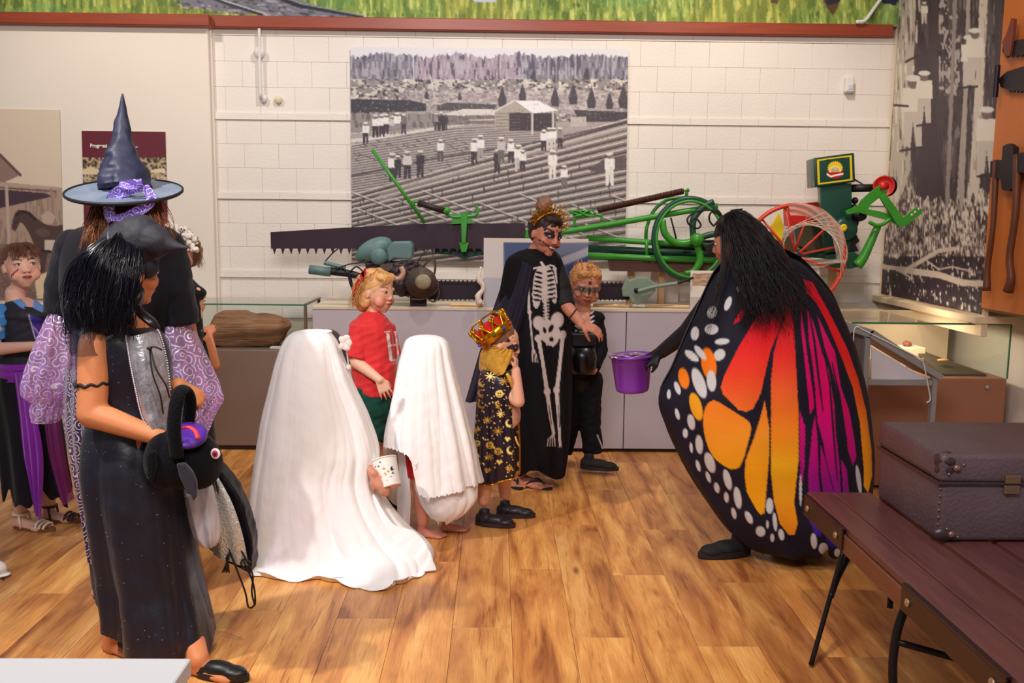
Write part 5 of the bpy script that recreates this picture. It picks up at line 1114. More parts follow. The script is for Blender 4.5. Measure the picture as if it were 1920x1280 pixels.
cv.poly([(1486, 580), (1473, 592), (1460, 625), (1451, 660), (1446, 709), (1445, 791), (1446, 890), (1451, 939), (1462, 981), (1479, 1003), (1490, 1002), (1496, 981), (1489, 942), (1498, 857), (1498, 791), (1493, 690), (1489, 620)], gB)
cv.poly([(1323, 762), (1331, 753), (1344, 752), (1377, 772), (1407, 795), (1402, 831), (1390, 870), (1377, 879), (1364, 877), (1338, 857), (1323, 824), (1318, 785)], gC, smooth=True)
cv.poly([(1434, 750), (1442, 798), (1443, 844), (1438, 909), (1433, 962), (1426, 965), (1418, 955), (1400, 922), (1396, 890), (1398, 863), (1410, 831), (1423, 791)], gC)
for p in ([(1502, 578), (1508, 620), (1516, 680), (1524, 735), (1527, 762), (1519, 777), (1513, 720), (1507, 660), (1502, 620)],
          [(1513, 578), (1524, 600), (1541, 660), (1554, 693), (1564, 758), (1567, 808), (1574, 873), (1577, 930), (1566, 930), (1548, 857), (1544, 831), (1533, 791), (1528, 726), (1525, 693), (1517, 640)],
          [(1528, 778), (1533, 824), (1535, 890), (1541, 960), (1541, 1008), (1528, 1001), (1517, 975), (1517, 939), (1515, 890), (1523, 808)],
          [(1538, 831), (1548, 863), (1561, 916), (1574, 945), (1546, 945), (1539, 890)],
          [(1532, 590), (1544, 615), (1566, 660), (1577, 726), (1592, 768), (1602, 824), (1606, 856), (1599, 874), (1590, 844), (1578, 760), (1562, 700), (1546, 650)],
          [(1577, 860), (1588, 880), (1593, 930), (1581, 930)], [(1500, 770), (1510, 800), (1508, 880), (1502, 920), (1500, 860)],
          [(1546, 950), (1567, 960), (1567, 1024), (1558, 1026), (1548, 1012)], [(1572, 960), (1589, 980), (1592, 1022), (1574, 1027)]): cv.poly(p, gP)
cv.line([(1518, 590), (1527, 640), (1534, 700), (1543, 770)], [2, 4, 4, 2], (30, 27, 44)); cv.line([(1545, 660), (1556, 720), (1562, 800), (1570, 900)], [2, 3, 4, 2], (30, 27, 44)); cv.line([(1560, 680), (1574, 740), (1588, 830)], [2, 3, 2], (30, 27, 44))
cv.poly([(1506, 522), (1524, 530), (1543, 564), (1564, 603), (1591, 658), (1610, 712), (1624, 768), (1634, 840), (1636, 890), (1628, 924), (1620, 912), (1619, 873), (1612, 791), (1599, 726), (1574, 660), (1548, 600), (1530, 566), (1512, 548)], gF)
Wp = (216, 216, 222)
for e in ((1389, 539, 10, 7, -40), (1365, 569, 6, 14, 20), (1335, 585, 9, 12, 20), (1303, 625, 8, 13, 5), (1334, 617, 13, 10, 0), (1354, 640, 14, 6, -5), (1297, 667, 16, 7, 38), (1349, 665, 12, 10, -40), (1265, 650, 4, 9, 15), (1256, 676, 4, 9, 10), (1418, 510, 3, 5, 0)): cv.ell(*e, Wp)
cv.ell(1329, 682, 14, 31, -10, (255, 126, 24)); cv.ell(1313, 661, 17, 6, 52, Wp); cv.ell(1282, 709, 10, 20, -12, (250, 132, 26)); cv.ell(1305, 762, 11, 27, -16, (250, 172, 34))
for e in ((1311, 718, 11, 30, -20), (1334, 714, 9, 20, -5), (1270, 727, 5, 13, -20), (1254, 739, 4, 9, 0), (1270, 776, 4, 11, -15), (1296, 791, 7, 15, -10), (1285, 812, 5, 9, 0), (1311, 833, 7, 18, -5), (1296, 839, 3, 10, -5), (1309, 873, 4, 11, -15), (1331, 867, 9, 20, -18), (1328, 894, 4, 11, -18), (1344, 914, 5, 10, -12), (1364, 899, 7, 20, -14), (1362, 932, 4.5, 10, -5), (1383, 933, 7, 21, -8), (1376, 962, 4.5, 11, -12), (1404, 970, 6, 13, -25), (1443, 948, 7, 15, 0), (1453, 978, 4, 18, -5), (1439, 983, 2.5, 8, 0), (1426, 996, 9, 10, -20), (1448, 1008, 4, 8, 0), (1465, 1002, 5.5, 11, -10), (1501, 919, 2.5, 30, 0), (1610, 899, 4.5, 28, -8), (1526, 1014, 6, 15, -5), (1544, 1028, 9, 11, 0), (1570, 1036, 6, 8, 0), (1586, 1032, 5, 7, 0), (1579, 1044, 4, 5, 0), (1588, 1043, 3, 5, 0), (1597, 1034, 2.5, 5, 0)): cv.ell(*e, Wp)
rows = [(478, 1392, 1470, 4.16, .10), (492, 1366, 1500, 4.16, .15), (520, 1338, 1530, 4.16, .19), (560, 1318, 1562, 4.15, .22), (600, 1301, 1580, 4.15, .24), (640, 1283, 1597, 4.15, .26), (700, 1258, 1614, 4.15, .27), (750, 1235, 1624, 4.15, .27), (800, 1248, 1630, 4.15, .28), (850, 1270, 1634, 4.15, .28), (900, 1298, 1632, 4.15, .27), (950, 1332, 1626, 4.13, .25), (990, 1362, 1616, 4.12, .22), (1020, 1396, 1606, 4.1, .17), (1031, 1420, 1598, 4.1, .12)]
fo = foldfn(5, (6, 9, 14, 22), 0.8, 0.9)
def cfold(a, t): return fo(a, t)*np.clip((t-.05)*2, .25, 1)
def chem(a):
    a = (a+2*PI) % (2*PI); x = np.cos(a); fr = -np.sin(a)
    return np.where(fr > 0, 0.05*np.exp(-((x-0.22)/0.10)**2)-0.0, 0.10)
P = loft(rows, 320, 320, (-PI-0.0, PI*0.0+0.0001), cfold, (0.004, 0.022), hem=chem, wr=0.003, ws=12, floor=0.02, keepsil=.8)
px, py = proj(P); grid('butterfly_cape', P, attr_satin if False else mat('cape_satin', attr=True, rough=0.65, var=0.05, sheen=0.0, bump=0.12, spec=0.2, bscale=90), bwn, False, cv.look(px, py))
P = loft([(r[0], r[1]+2, r[2]-2, r[3], r[4]*.8) for r in rows[:14]], 90, 60, (0.0, PI), fo, (0.0, 0.02), floor=0.05); P[:, :, 2] += 0.03
grid('cape_front', P, cloth('cape_lining', (30, 27, 42)), bwn)
hm = hairm('black_brown_hair', (14, 9, 14), (40, 24, 30), 0.4)
solid('hair', [H.E(0, -.10, .14, .41, .45, .42), H.E(0, -.30, -.10, .36, .30, .42), cap(J(1405, 450, -.02), J(1440, 500, -.08), .095, .10), cap(J(1440, 500, -.10), J(1480, 560, -.17), .10, .065), cap(J(1400, 470, -.06), J(1425, 560, -.18), .075, .05), cap(J(1390, 440, -.06), J(1398, 530, -.14), .05, .035)],
      hm, bwn, 0.006, 3, wr=0.008, ws=34)
D = lambda pts, dy0, dy1: [W(x, y, Y+lerp(dy0, dy1, k/(len(pts)-1))) for k, (x, y) in enumerate(pts)]
gd = [D([(1372, 398), (1420, 420), (1462, 478), (1500, 530), (1540, 578)], -.10, -.30), D([(1376, 400), (1415, 440), (1452, 510), (1484, 562), (1500, 610)], -.13, -.36), D([(1372, 402), (1400, 455), (1432, 530), (1452, 580), (1468, 618)], -.14, -.38), D([(1366, 404), (1388, 460), (1412, 530), (1424, 578), (1436, 606)], -.14, -.37), D([(1362, 408), (1378, 470), (1390, 530), (1396, 580), (1396, 612)], -.14, -.35)]
strands('hair_lengths', gd, 620, hm, bwn, 0.015, 0.0022, 0.034, 3, 18)
gd = [D([(1360, 420), (1364, 490), (1352, 550), (1335, 610), (1320, 640)], -.13, -.30), D([(1352, 430), (1352, 500), (1335, 560), (1310, 600), (1292, 668)], -.08, -.2)]
strands('loose_locks', gd, 46, hm, bwn, 0.010, 0.0011, 0.014, 4, 18)
wire = mat('black_wire', (18, 14, 18), 0.5)
def wl(pts, dy): V, F = tube(cr(D(pts, dy, dy), 40), 0.0045, 6); return (V, F)
puts('headband_antennae', [wl([(1352, 402), (1345, 396), (1325, 394), (1303, 398), (1290, 408), (1290, 418), (1298, 425), (1308, 428), (1314, 422), (1308, 412), (1300, 410), (1296, 416)], -.02), wl([(1352, 404), (1344, 400), (1334, 398), (1330, 405), (1331, 415), (1338, 424)], -.06), wl([(1338, 424), (1352, 408), (1372, 396), (1392, 392)], -.07)], wire, bwn, True)
# purple bucket
pb = thing('bucket', 'purple plastic bucket held out by the butterfly woman', 'bucket', W(1182, 733, 4.46))
c_ = W(1186, 734, 4.46); ax = (-.06, 0, 1)
pur = mat('purple_plastic', (120, 46, 186), 0.25, var=0.1, coat=0.3, c2=(134, 52, 176))
puts('pail', [lathe([(0.0001, 0.0), (.066, 0.0), (.076, .006), (.081, .02), (.098, .168), (.108, .172), (.110, .182), (.104, .184), (.094, .178), (.076, .02), (0.0001, .012)], c_, ax, 48)], pur, pb, True)
puts('handle', [tube([np.array(c_)+np.array((-.01+.104*math.cos(t), -.02-.07*math.sin(t), .168-.012*math.sin(t))) for t in np.linspace(0, PI, 20)], 0.004, 6)], mat('purple_handle', (84, 40, 110), 0.35), pb, True)
puts('tinsel', [tube(cr([c_+np.array((-.02+.10*math.cos(k*1.1), .08*math.sin(k*1.3), .176+.006*math.sin(k*2.7))) for k in range(22)], 120), 0.003, 5)], mat('silver_tinsel', (206, 180, 200), 0.25, metal=0.6), pb, True)

# ------------------------------------------------------------------ skeleton woman
Y = 5.25
sk = thing('person', 'woman in black skeleton print dress and gold branch crown, bending with painted face', 'person', (*W(1005, 900, Y)[:2], 0))
H = Head(1023, 441, Y-.02, 0.232, 36, 10, 10)
J = lambda x, y, dy=0.0: W(x, y, Y+dy)
parts = H.parts(J(1000, 486, .02), .052)
parts += [ell(J(998, 496, .02), (.13, .085, .05)), cap(J(1002, 510), J(1003, 590), .12, .11), cap(J(1003, 590), J(1008, 660), .11, .135)]
parts += limb([J(972, 508), J(960, 590, .02), J(968, 660, -.03)], [.045, .04, .03]) + limb([J(1034, 505), J(1052, 562, -.06), J(1089, 606, -.14)], [.05, .040, .026])
parts += hand(J(1089, 606, -.14), (.85, -.1, -.35), (.25, -.5, .8), .175, curl=.45, thumb=-1, tcurl=.9)
an = [J(978, 882, .02), J(955, 890, .10)]
parts += limb([J(990, 700), J(985, 790), an[0]], [.085, .055, .034]) + limb([J(1020, 700), J(990, 800, .08), an[1]], [.085, .055, .034])
parts += foot(an[0], an[0]+np.array((.1, -.06, 0)), .235) + foot(an[1], an[1]+np.array((.03, -.1, 0)), .225)
def mk(c, x, y, z, ax, hd):
    m = hd & (y > .15) & (((ax-.150)/.115)**2+((z-.045)/.085)**2 < 1); c[m] = (52, 30, 44)
    m = hd & (y > .15) & (ax > .05) & (ax < .30) & (np.abs(z-.14-.25*(ax-.1)) < .03); c[m] = (40, 22, 30)
    m = hd & (y > .25) & (np.abs(np.sin(ax*95)) < .35) & (z < -.02) & (z > -.11) & (ax > .07) & (ax < .24); c[m] = (150, 20, 34)
    m = hd & (y > .2) & ((x/.15)**2+((z+.245+ax*ax*-1.6)/.055)**2 < 1); c[m] = (96, 20, 32)
    m = hd & (y > .25) & (ax < .09) & (np.abs(z+.236-ax*ax*1.4) < .015); c[m] = (216, 204, 192)
    m = hd & (y > .1) & (ax > .12) & (ax < .34) & (np.abs(z+.255-(ax-.1)*.62) < .012); c[m] = (44, 20, 26)
    m = hd & (y > .0) & (ax > .15) & (ax < .32) & (np.abs(np.sin(ax*70)) < .3) & (np.abs(z+.255-(ax-.1)*.62) < .04); c[m] = (44, 20, 26)
    m = hd & (y > .3) & (ax < .02) & (z > .13) & (z < .2); c[m] = (150, 30, 40)
    m = hd & (y > .15) & (z < -.33) & (z > -.5) & (np.sin(x*60) > .9); c[m] = (120, 40, 44)
solid('body', parts, skin_m, sk, 0.0054, 4, colfn=skin_fn(H, (204, 134, 110), lips=(120, 24, 36), extra=mk, blush=.2))
eyes(H, sk, (44, 60, 66), gx=-.02, sc=.92, lid=(20, 12, 20))
cv = Canvas(900, 455, 1100, 900, 1.5, (16, 13, 20)); bone = (206, 192, 192); K = (16, 13, 20)
cv.poly([(1018, 498), (1008, 503), (1002, 516), (999, 535), (998, 556), (1001, 574), (1006, 578), (1011, 572), (1015, 560), (1019, 566)], bone, smooth=True); cv.poly([(1022, 500), (1032, 502), (1038, 514), (1042, 530), (1044, 550), (1043, 566), (1038, 568), (1032, 560), (1026, 562), (1022, 566)], bone, smooth=True)
for k in range(7):
    yy = 511+k*8.6; cv.ell(1010.5-.7*min(k, 4), yy, 7.0+.5*min(k, 4), 2.1, 14, K); cv.ell(1031+.8*min(k, 4), yy-3, 6.2+.5*min(k, 4), 2.1, -12, K)
cv.line([(1015, 492), (1020, 500), (1021, 530), (1022, 565), (1024, 590), (1025, 618)], [5, 6, 5, 5, 5, 6], bone)
for k in range(8): cv.line([(1019, 566+k*6), (1029, 564+k*6)], 2.6, bone)
cv.line([(989, 508), (1000, 503), (1016, 500)], 3.6, bone); cv.line([(1022, 501), (1032, 497), (1039, 499)], 3.4, bone); cv.ell(991, 511, 4, 4, 0, bone); cv.ell(1040, 504, 4, 4, 0, bone)
cv.line([(990, 512), (991, 545), (992, 582)], [6, 4, 5], bone); cv.ell(993, 585, 4, 4, 0, bone); cv.line([(993, 587), (996, 620), (999, 650)], [4, 3.4, 3], bone); cv.line([(1041, 508), (1044, 530)], [5, 2.5], bone)
for dx in (-1, 1.5, 4, 6.5): cv.line([(999, 650), (999+dx, 664), (1000+dx*1.2, 678)], 1.6, bone)
cv.ell(1011, 606, 11.5, 14, -20, bone); cv.ell(1045, 600, 12.5, 15, 12, bone); cv.poly([(1012, 618), (1024, 600), (1046, 612), (1050, 630), (1040, 648), (1028, 646), (1012, 632)], bone, smooth=True); cv.ell(1033, 616, 4, 8, 25, K); cv.ell(1021, 619, 3, 6, -15, K); cv.ell(1034, 636, 4.2, 4.6, 0, K); cv.line([(1027, 604), (1027, 630)], 3.2, bone); cv.ell(1027, 642, 3, 6, 20, bone)
cv.ell(1009, 634, 6.5, 6.5, 0, bone); cv.ell(1055, 628, 7, 9, 15, bone); cv.line([(1010, 636), (1018, 680), (1025, 728)], [8, 6.4, 8], bone); cv.ell(1026, 734, 6.5, 7.5, 0, bone); cv.line([(1027, 742), (1032, 780), (1038, 812)], [8, 6.5, 6], bone); cv.line([(1029, 760), (1034, 795)], 1.4, K)
for dx in (-9, -5, -1, 3): cv.line([(1038, 812), (1037+dx, 824), (1037+dx*1.2, 836)], 2.0, bone)
cv.line([(1055, 632), (1050, 680), (1045, 724)], [8, 6.4, 8], bone); cv.ell(1043.5, 731, 6.2, 7.5, 0, bone); cv.line([(1044, 738), (1047, 780), (1050, 832)], [8, 5.5, 5], bone); cv.line([(1047, 760), (1049, 800)], 1.3, K)
for dx in (-2, 1, 3): cv.line([(1050, 826), (1050+dx, 838)], 1.6, bone)
solid('dress_sleeve', [cap(J(1030, 492), J(1050, 540, -.03), .072, .064), cap(J(1048, 535, -.02), J(1060, 574, -.07), .062, .056, True)], mat('black_jersey', (16, 13, 20), .75, var=.3), sk, .005, 4, wr=.003)
rows = [(466, 988, 1034, Y+.01, .06), (474, 966, 1044, Y, .085), (488, 950, 1054, Y, .11), (520, 942, 1060, Y, .13), (580, 932, 1066, Y, .15), (650, 925, 1072, Y, .16), (730, 932, 1072, Y, .16), (800, 948, 1070, Y, .16), (850, 962, 1066, Y, .15), (880, 972, 1060, Y, .14)]
f1 = foldfn(12, (5, 8, 12), 1.0)
P = loft(rows, 250, 270, (-PI, PI), f1, (0.0, 0.022), wr=.002, ws=20, hem=lambda a: 0.03*np.sin(3*a+1)); px, py = proj(P); cc_ = cv.look(px, py); back = (P[:, :, 1] > Y+.03); cc_[back] = K
grid('skeleton_dress', P, mat('dress_jersey', attr=True, rough=0.8, var=0.08, sheen=0.0, spec=.2, bump=0.1, bscale=150), sk, True, cc_)
drape('poncho_sleeve', [(962, 478, 5.27), (938, 540, 5.25), (905, 640, 5.2), (872, 754, 5.16)], [(1000, 500, 5.12), (985, 580, 5.1), (960, 660, 5.1), (925, 745, 5.14)], cloth('sheer_black', (28, 20, 42), 0.6, var=0.3), sk, (60, 40), .05, 3, .012)
hm2 = hairm('dark_brown_hair', (24, 11, 14), (52, 28, 28), .55)
solid('hair', [H.E(0, -.09, .17, .40, .43, .40), H.E(0, -.1, .05, .39, .36, .30), H.E(0,.12,.38,.28,.22,.12)], hm2, sk, .005, 3, wr=.004, ws=60)
bun = H.L(.03, -.30, .62)
solid('hair_bun', [ell(bun, (.045, .045, .055)), ell(bun+np.array((.02, 0, .02)), (.03, .03, .04)), cap(H.L(0, -.25, .42), bun, .035, .03)], hairm('light_brown_hair', (96, 58, 44), (166, 112, 84)), sk, .005, 2, wr=.006, ws=70)
gold = mat('gold', (212, 150, 30), 0.22, metal=0.9, var=0.25, nscale=40)
cp_ = []; rr = np.random.RandomState(8)
for k in range(46):
    t = -1.35+2.7*k/45; b = H.L(.42*math.sin(t), -.02+.10*math.cos(t), .12+.40*math.cos(t)) ; out = (b-H.L(0, -.05, .05)); out /= np.linalg.norm(out)
    tip_ = b+out*(.030+.035*rr.rand())+rr.randn(3)*.012; mid = (b+tip_)/2+rr.randn(3)*.006; cp_.append(tube(cr([b, mid, tip_], 6), [.0032, .0022, .0014], 5)); cp_.append(tube([mid, mid+(tip_-mid)*.5+rr.randn(3)*.014], [.002, .0012], 5)); cp_.append(ell(tip_, .0038, None, 8, 6))
cp_.append(tube([H.L(.42*math.sin(t), -.02+.10*math.cos(t), .12+.40*math.cos(t)) for t in np.linspace(-1.5, 1.5, 40)], .0055, 8)); cp_.append(tube([H.L(.43*math.sin(t), .0+.12*math.cos(t), .15+.41*math.cos(t)) for t in np.linspace(-1.4, 1.4, 40)], .0035, 6))
cw = tag(puts('branch_crown', cp_, gold, None, True), 'gold twig crown on the skeleton woman, spiky', 'crown')
puts('bracelet', [tube([J(1073, 588, -.11)+.036*(math.cos(t)*np.array((.62, 0, .78))+math.sin(t)*np.array((.1, 1, 0))) for t in np.linspace(0, 2*PI, 24, endpoint=False)], .0035, 6, closed=True)], wire, sk, True)
for a_, d_ in ((an[0], (.86, -.5)), (an[1], (.3, -.95))):
    d = np.array((d_[0], d_[1], 0)); s = np.array((-d[1], d[0], 0)); h = np.array((a_[0], a_[1], 0))-d*.035
    so = [h+d*(.118*(1-math.cos(t)))+s*.042*math.sin(t) for t in np.linspace(0, 2*PI, 24, endpoint=False)]
    o = puts('flip_flop', [extrude([p+np.array((0, 0, .001)) for p in so], (0, 0, .011))], mat('black_rubber', (26, 22, 24), .6), sk)
    for q_ in (-1, 1): puts('strap', [tube(cr([h+d*.08+s*.042*q_+np.array((0, 0, .012)), h+d*.12+s*.028*q_+np.array((0, 0, .045)), h+d*.175+np.array((0, 0, .035)), h+d*.18+np.array((0, 0, .012))], 12), .005, 6)], mat('black_rubber'), o, True)

# ------------------------------------------------------------------ skeleton boy
Y = 5.62
sb = thing('person', 'boy with ginger hair in black skeleton suit holding a small black bucket', 'person', (*W(1095, 860, Y)[:2], 0))
H = Head(1097, 536, Y, .246, 10, 14, 4); J = lambda x, y, dy=0.0: W(x, y, Y+dy)
parts = H.parts(J(1093, 584), .045, child=True)
parts += [ell(J(1093, 596), (.115, .065, .045)), cap(J(1093, 606), J(1092, 665), .095, .09), cap(J(1092, 665), J(1088, 712), .09, .10)]
parts += limb([J(1068, 600), J(1062, 650, -.02), J(1075, 690, -.14)], [.04, .034, .024]) + limb([J(1117, 600), J(1124, 655, -.02), J(1112, 695, -.13)], [.04, .034, .024])
parts += hand(J(1075, 688, -.14), (.7, -.3, .1), (0, -.5, -.8), .12, curl=.8, thumb=1)+hand(J(1112, 694, -.13), (-.7, -.3, .1), (0, -.5, -.8), .12, curl=.8, thumb=-1)
parts += limb([J(1100, 720), J(1104, 785), J(1110, 840)], [.07, .05, .04]) + limb([J(1078, 720), J(1070, 790, .05), J(1056, 845, .08)], [.07, .05, .04])
def bmk(c, x, y, z, ax, hd):
    m = hd & (y > .2) & (((ax-.15)/.13)**2+((z-.03)/.085)**2 < 1); c[m] = np.array((128, 104, 92)); m = hd & (y > .25) & ((x/.045)**2+((z+.0)/.10)**2 < 1); c[m] = (40, 60, 50)
    m = hd & (y > .2) & ((x/.04)**2+((z-.19)/.05)**2 < 1); c[m] = (80, 40, 40); m = hd & (y > .1) & (np.abs(((ax-.24)/.07)**2+((z+.10)/.09)**2-1) < .35); c[m] = (110, 84, 76)
solid('body', parts, skin_m, sb, 0.0056, 4, colfn=lambda co, no: (lambda c: (c.__setitem__(((H.loc(co)[:, 2] < -.95) & (np.abs(co[:, 0]-J(1092, 600)[0]) < 1) & (co[:, 2] > .3) & ~((np.abs(co[:, 2]-J(0, 690)[2]) < .045) & (co[:, 1] < Y-.10))), (22, 20, 26)), c.__setitem__(co[:, 2] <= .3, (22, 20, 30)), c)[-1])(skin_fn(H, (206, 138, 112), lips=(176, 84, 84), extra=bmk, blush=.25)(co, no)))
eyes(H, sb, (50, 50, 60), gz=-.01, lid=(60, 50, 50))
cv = Canvas(1040, 560, 1150, 900, 2, (20, 18, 26)); 
for k in range(6):
    yy = 584+k*9; cv.line([(1097, yy), (1086, yy+3), (1079, yy-1)], [4, 4, 3], bone); cv.line([(1099, yy), (1108, yy+3), (1113, yy-1)], [4, 4, 3], bone)
cv.line([(1097, 576), (1098, 640)], 5, bone); cv.line([(1078, 578), (1097, 580), (1113, 578)], 3, bone); cv.line([(1127, 800), (1134, 830)], 3, bone); cv.line([(1120, 815), (1130, 840)], 2.5, bone); cv.ell(1086, 652, 6, 8, 0, bone); cv.ell(1110, 652, 6, 8, 0, bone)
pf = lambda co, no: np.where((no[:, 1] < .1)[:, None], cv.look(*proj(co)), np.array((20, 18, 26.)))
solid('skeleton_shirt', [ell(J(1093, 596), (.135, .085, .052)), cap(J(1093, 600), J(1092, 690), .115, .11, True), cap(J(1069, 598), J(1060, 652, -.02), .05, .043), cap(J(1060, 652, -.02), J(1073, 684, -.12), .043, .036, True), cap(J(1117, 598), J(1126, 655, -.02), .05, .044), cap(J(1126, 655, -.02), J(1114, 690, -.11), .044, .038, True)], mat('suit_print', attr=True, rough=.8, var=.1, spec=.2), sb, .005, 4, wr=.004, ws=40, colfn=pf)
solid('trousers', [ell(J(1090, 705), (.12, .10, .08)), cap(J(1102, 712), J(1106, 785), .09, .07), cap(J(1106, 785), J(1112, 848), .07, .062, True), cap(J(1078, 712), J(1070, 790, .05), .09, .065), cap(J(1070, 790, .05), J(1056, 848, .08), .065, .055, True)], mat('suit_print'), sb, .0075, 4, wr=.006, ws=30, colfn=pf)
p = W(1104, 866, 5.52); p[2] = .03; shoe(sb, p, (1, -.25), .24, mat('black_suede', (26, 24, 28), .8), sole=mat('black_sole', (30, 26, 28), .6)); p = W(1050, 868, 5.66); p[2] = .003; shoe(sb, p, (-.3, -1), .22, mat('black_suede'), sole=mat('black_sole'))
hm3 = hairm('ginger_hair', (150, 92, 50), (222, 158, 96))
solid('hair', [H.E(0, -.09, .19, .395, .42, .36), H.E(0, -.12, .02, .38, .34, .30), H.E(.08, .20, .36, .22, .14, .12), H.E(-.12, .18, .35, .2, .13, .11)], hm3, sb, .005, 2, wr=.007, ws=80)
rr = np.random.RandomState(2); cl = []
for k in range(150):
    t = rr.rand()*2*PI; u = rr.rand(); a_ = H.L(.36*math.cos(t)*(1-u*.6), -.06+.38*math.sin(t)*(1-u*.6), .30+.22*u); cl.append(tube(cr([a_, a_+rr.randn(3)*.008+(0, 0, .006), a_+rr.randn(3)*.014], 5), [.003, .0025, .001], 4))
puts('curls', cl, hm3, sb, True)
bb = thing('bucket', 'small black pumpkin bucket held by the skeleton boy', 'bucket', W(1092, 698, 5.44)); c_ = W(1092, 700, 5.42)
puts('pail', [lathe([(.0001, 0), (.06, 0), (.078, .03), (.082, .10), (.070, .16), (.066, .16), (.0001, .15)], c_, (0, 0, 1), 32)], mat('black_plastic', (18, 16, 20), .3), bb, True)
puts('handle', [tube([c_+np.array((.07*math.cos(t), 0, .15+.11*math.sin(t))) for t in np.linspace(0, PI, 20)], .006, 6)], mat('black_plastic'), bb, True)
puts('bucket_box', [box(c_[0]-.07, c_[0]+.07, c_[1]-.05, c_[1]+.05, c_[2]+.165, c_[2]+.24, .006)], mat('black_card', (24, 22, 34), .5), bb)

# ------------------------------------------------------------------ little king
Y = 4.6
kg = thing('person', 'small boy in gold printed cape and dark shoes, holding hand at mouth', 'person', (*W(930, 960, Y)[:2], 0))
H = Head(943, 645, Y, .205, 80, 10, -6); J = lambda x, y, dy=0.0: W(x, y, Y+dy)
parts = H.parts(J(928, 696), .038, child=True)
parts += [ell(J(930, 714), (.055, .085, .04)), cap(J(932, 725), J(938, 770), .075, .085), ell(J(945, 778), (.085, .10, .10)), cap(J(938, 790), J(932, 825), .085, .085)]
wri = J(967, 694, -.10)
parts += limb([J(942, 726, -.02), J(972, 752, -.11), wri], [.034, .032, .023]) + limb([J(930, 712, .1), J(925, 770, .12), J(930, 820, .1)], [.034, .028, .022])
parts += hand(wri, (.05, .1, 1), (1, -.35, .0), .105, curl=.95, thumb=1, tcurl=.5)
parts += limb([J(920, 825, -.04), J(912, 880, -.04), J(907, 938, -.03)], [.06, .042, .03]) + limb([J(945, 825, .05), J(944, 875, .06), J(947, 925, .07)], [.06, .042, .03])
def kmk(c, x, y, z, ax, hd):
    m = hd & (y > .12) & (((ax-.17)/.14)**2+((z-.02)/.10)**2 < 1); c[m] = (66, 40, 54); m = hd & (y > .0) & (((ax-.32)/.045)**2+((z-.20)/.05)**2 < 1); c[m] = (60, 36, 50)
    m = hd & (y > .15) & (((ax-.12)/.10)**2+((z+.24)/.05)**2 < 1); c[m] = (70, 44, 60)
solid('body', parts, skin_m, kg, 0.0047, 4, colfn=skin_fn(H, (232, 174, 146), lips=(110, 60, 66), extra=kmk, blush=.3))
eyes(H, kg, (24, 18, 22), lid=(30, 20, 26), sc=.7, gz=-.008)
solid('hair', [H.E(0, -.10, .17, .385, .43, .37)], hairm('cropped_brown_hair', (92, 58, 44), (150, 104, 80)), kg, .004, 3, wr=.002, ws=90)
cv = Canvas(875, 680, 990, 905, 2, (34, 22, 40)); rr = np.random.RandomState(14); gd_ = (206, 156, 56); gl2 = (244, 214, 120)
spots = []
for k in range(44):
    for _ in range(30):
        x, y = 885+rr.rand()*95, 695+rr.rand()*195
        if all((x-a)**2+(y-b)**2 > 19**2 for a, b in spots): spots.append((x, y)); break
for k, (x, y) in enumerate(spots):
    r = 5+rr.rand()*3; ty = k % 4; c = (gd_, gl2, (180, 130, 44))[k % 3]
    if ty == 0: cv.ell(x, y, r, r*.9, 0, c); cv.ell(x-2, y-1, 1.5, 1.5, 0, (34, 22, 40)); cv.ell(x+2, y-1, 1.5, 1.5, 0, (34, 22, 40)); cv.line([(x-3, y+3), (x, y+4), (x+3, y+3)], 1.2, (34, 22, 40))
    elif ty == 1:
        for a in range(8): cv.line([(x, y), (x+r*1.2*math.cos(a*.785+.2), y+r*math.sin(a*.785+.2))], 1.8, c)
        cv.ell(x, y, 3, 3, 0, c)
    elif ty == 2: cv.poly([(x-r*1.2, y-2), (x-2, y-r), (x, y-2), (x+3, y-r), (x+r*1.2, y), (x+2, y+2), (x, y+r), (x-3, y+2)], c)
    else: cv.ell(x, y, r, r, 0, c); cv.ell(x+2.5, y-1.5, r*.75, r*.75, 0, (34, 22, 40)); cv.line([(x-4, y+6), (x+4, y+8)], 1.8, c)
for k in range(170): x, y = 880+rr.rand()*105, 690+rr.rand()*205; cv.ell(x, y, .9+rr.rand()*.9, .9+rr.rand()*.7, 0, gl2)
satin_p = mat('gold_print_satin', attr=True, rough=0.28, var=0.05, bump=.15, bscale=50)
rows = [(692, 906, 956, Y, .07), (702, 900, 966, Y, .10), (730, 896, 970, Y, .115), (780, 892, 972, Y, .115), (840, 889, 976, Y, .125), (892, 887, 976, Y, .13)]
P = loft(rows, 180, 170, (-PI*1.35, PI*-.08), foldfn(21, (6, 9, 14), 1), (.002, .014), wr=.002, hem=lambda a: .0*a+.03*np.cos(a)); px, py = proj(P)
grid('gold_printed_cape', P, satin_p, kg, False, cv.look(px, py))
puts('gold_trim', [tube(P[:, -1], .0055, 6), tube(P[-1, :], .005, 6)], gold, kg, True)
col_m = mat('gold_lame', (196, 130, 30), .25, metal=.35, var=.45, nscale=26, c2=(255, 214, 100), bump=.8, bscale=36)
drape('stand_collar', [(905, 700, 4.66), (900, 672, 4.64), (908, 648, 4.60), (925, 648, 4.54)], [(935, 704, 4.50), (945, 700, 4.47), (958, 672, 4.46), (963, 655, 4.46)], col_m, kg, (30, 40), .03, 6, .006)
drape('stand_collar', [(905, 700, 4.66), (898, 690, 4.68), (900, 665, 4.70), (906, 652, 4.70)], [(907, 702, 4.60), (912, 690, 4.58), (916, 665, 4.58), (920, 650, 4.56)], col_m, kg, (24, 24), .01, 4, .005)
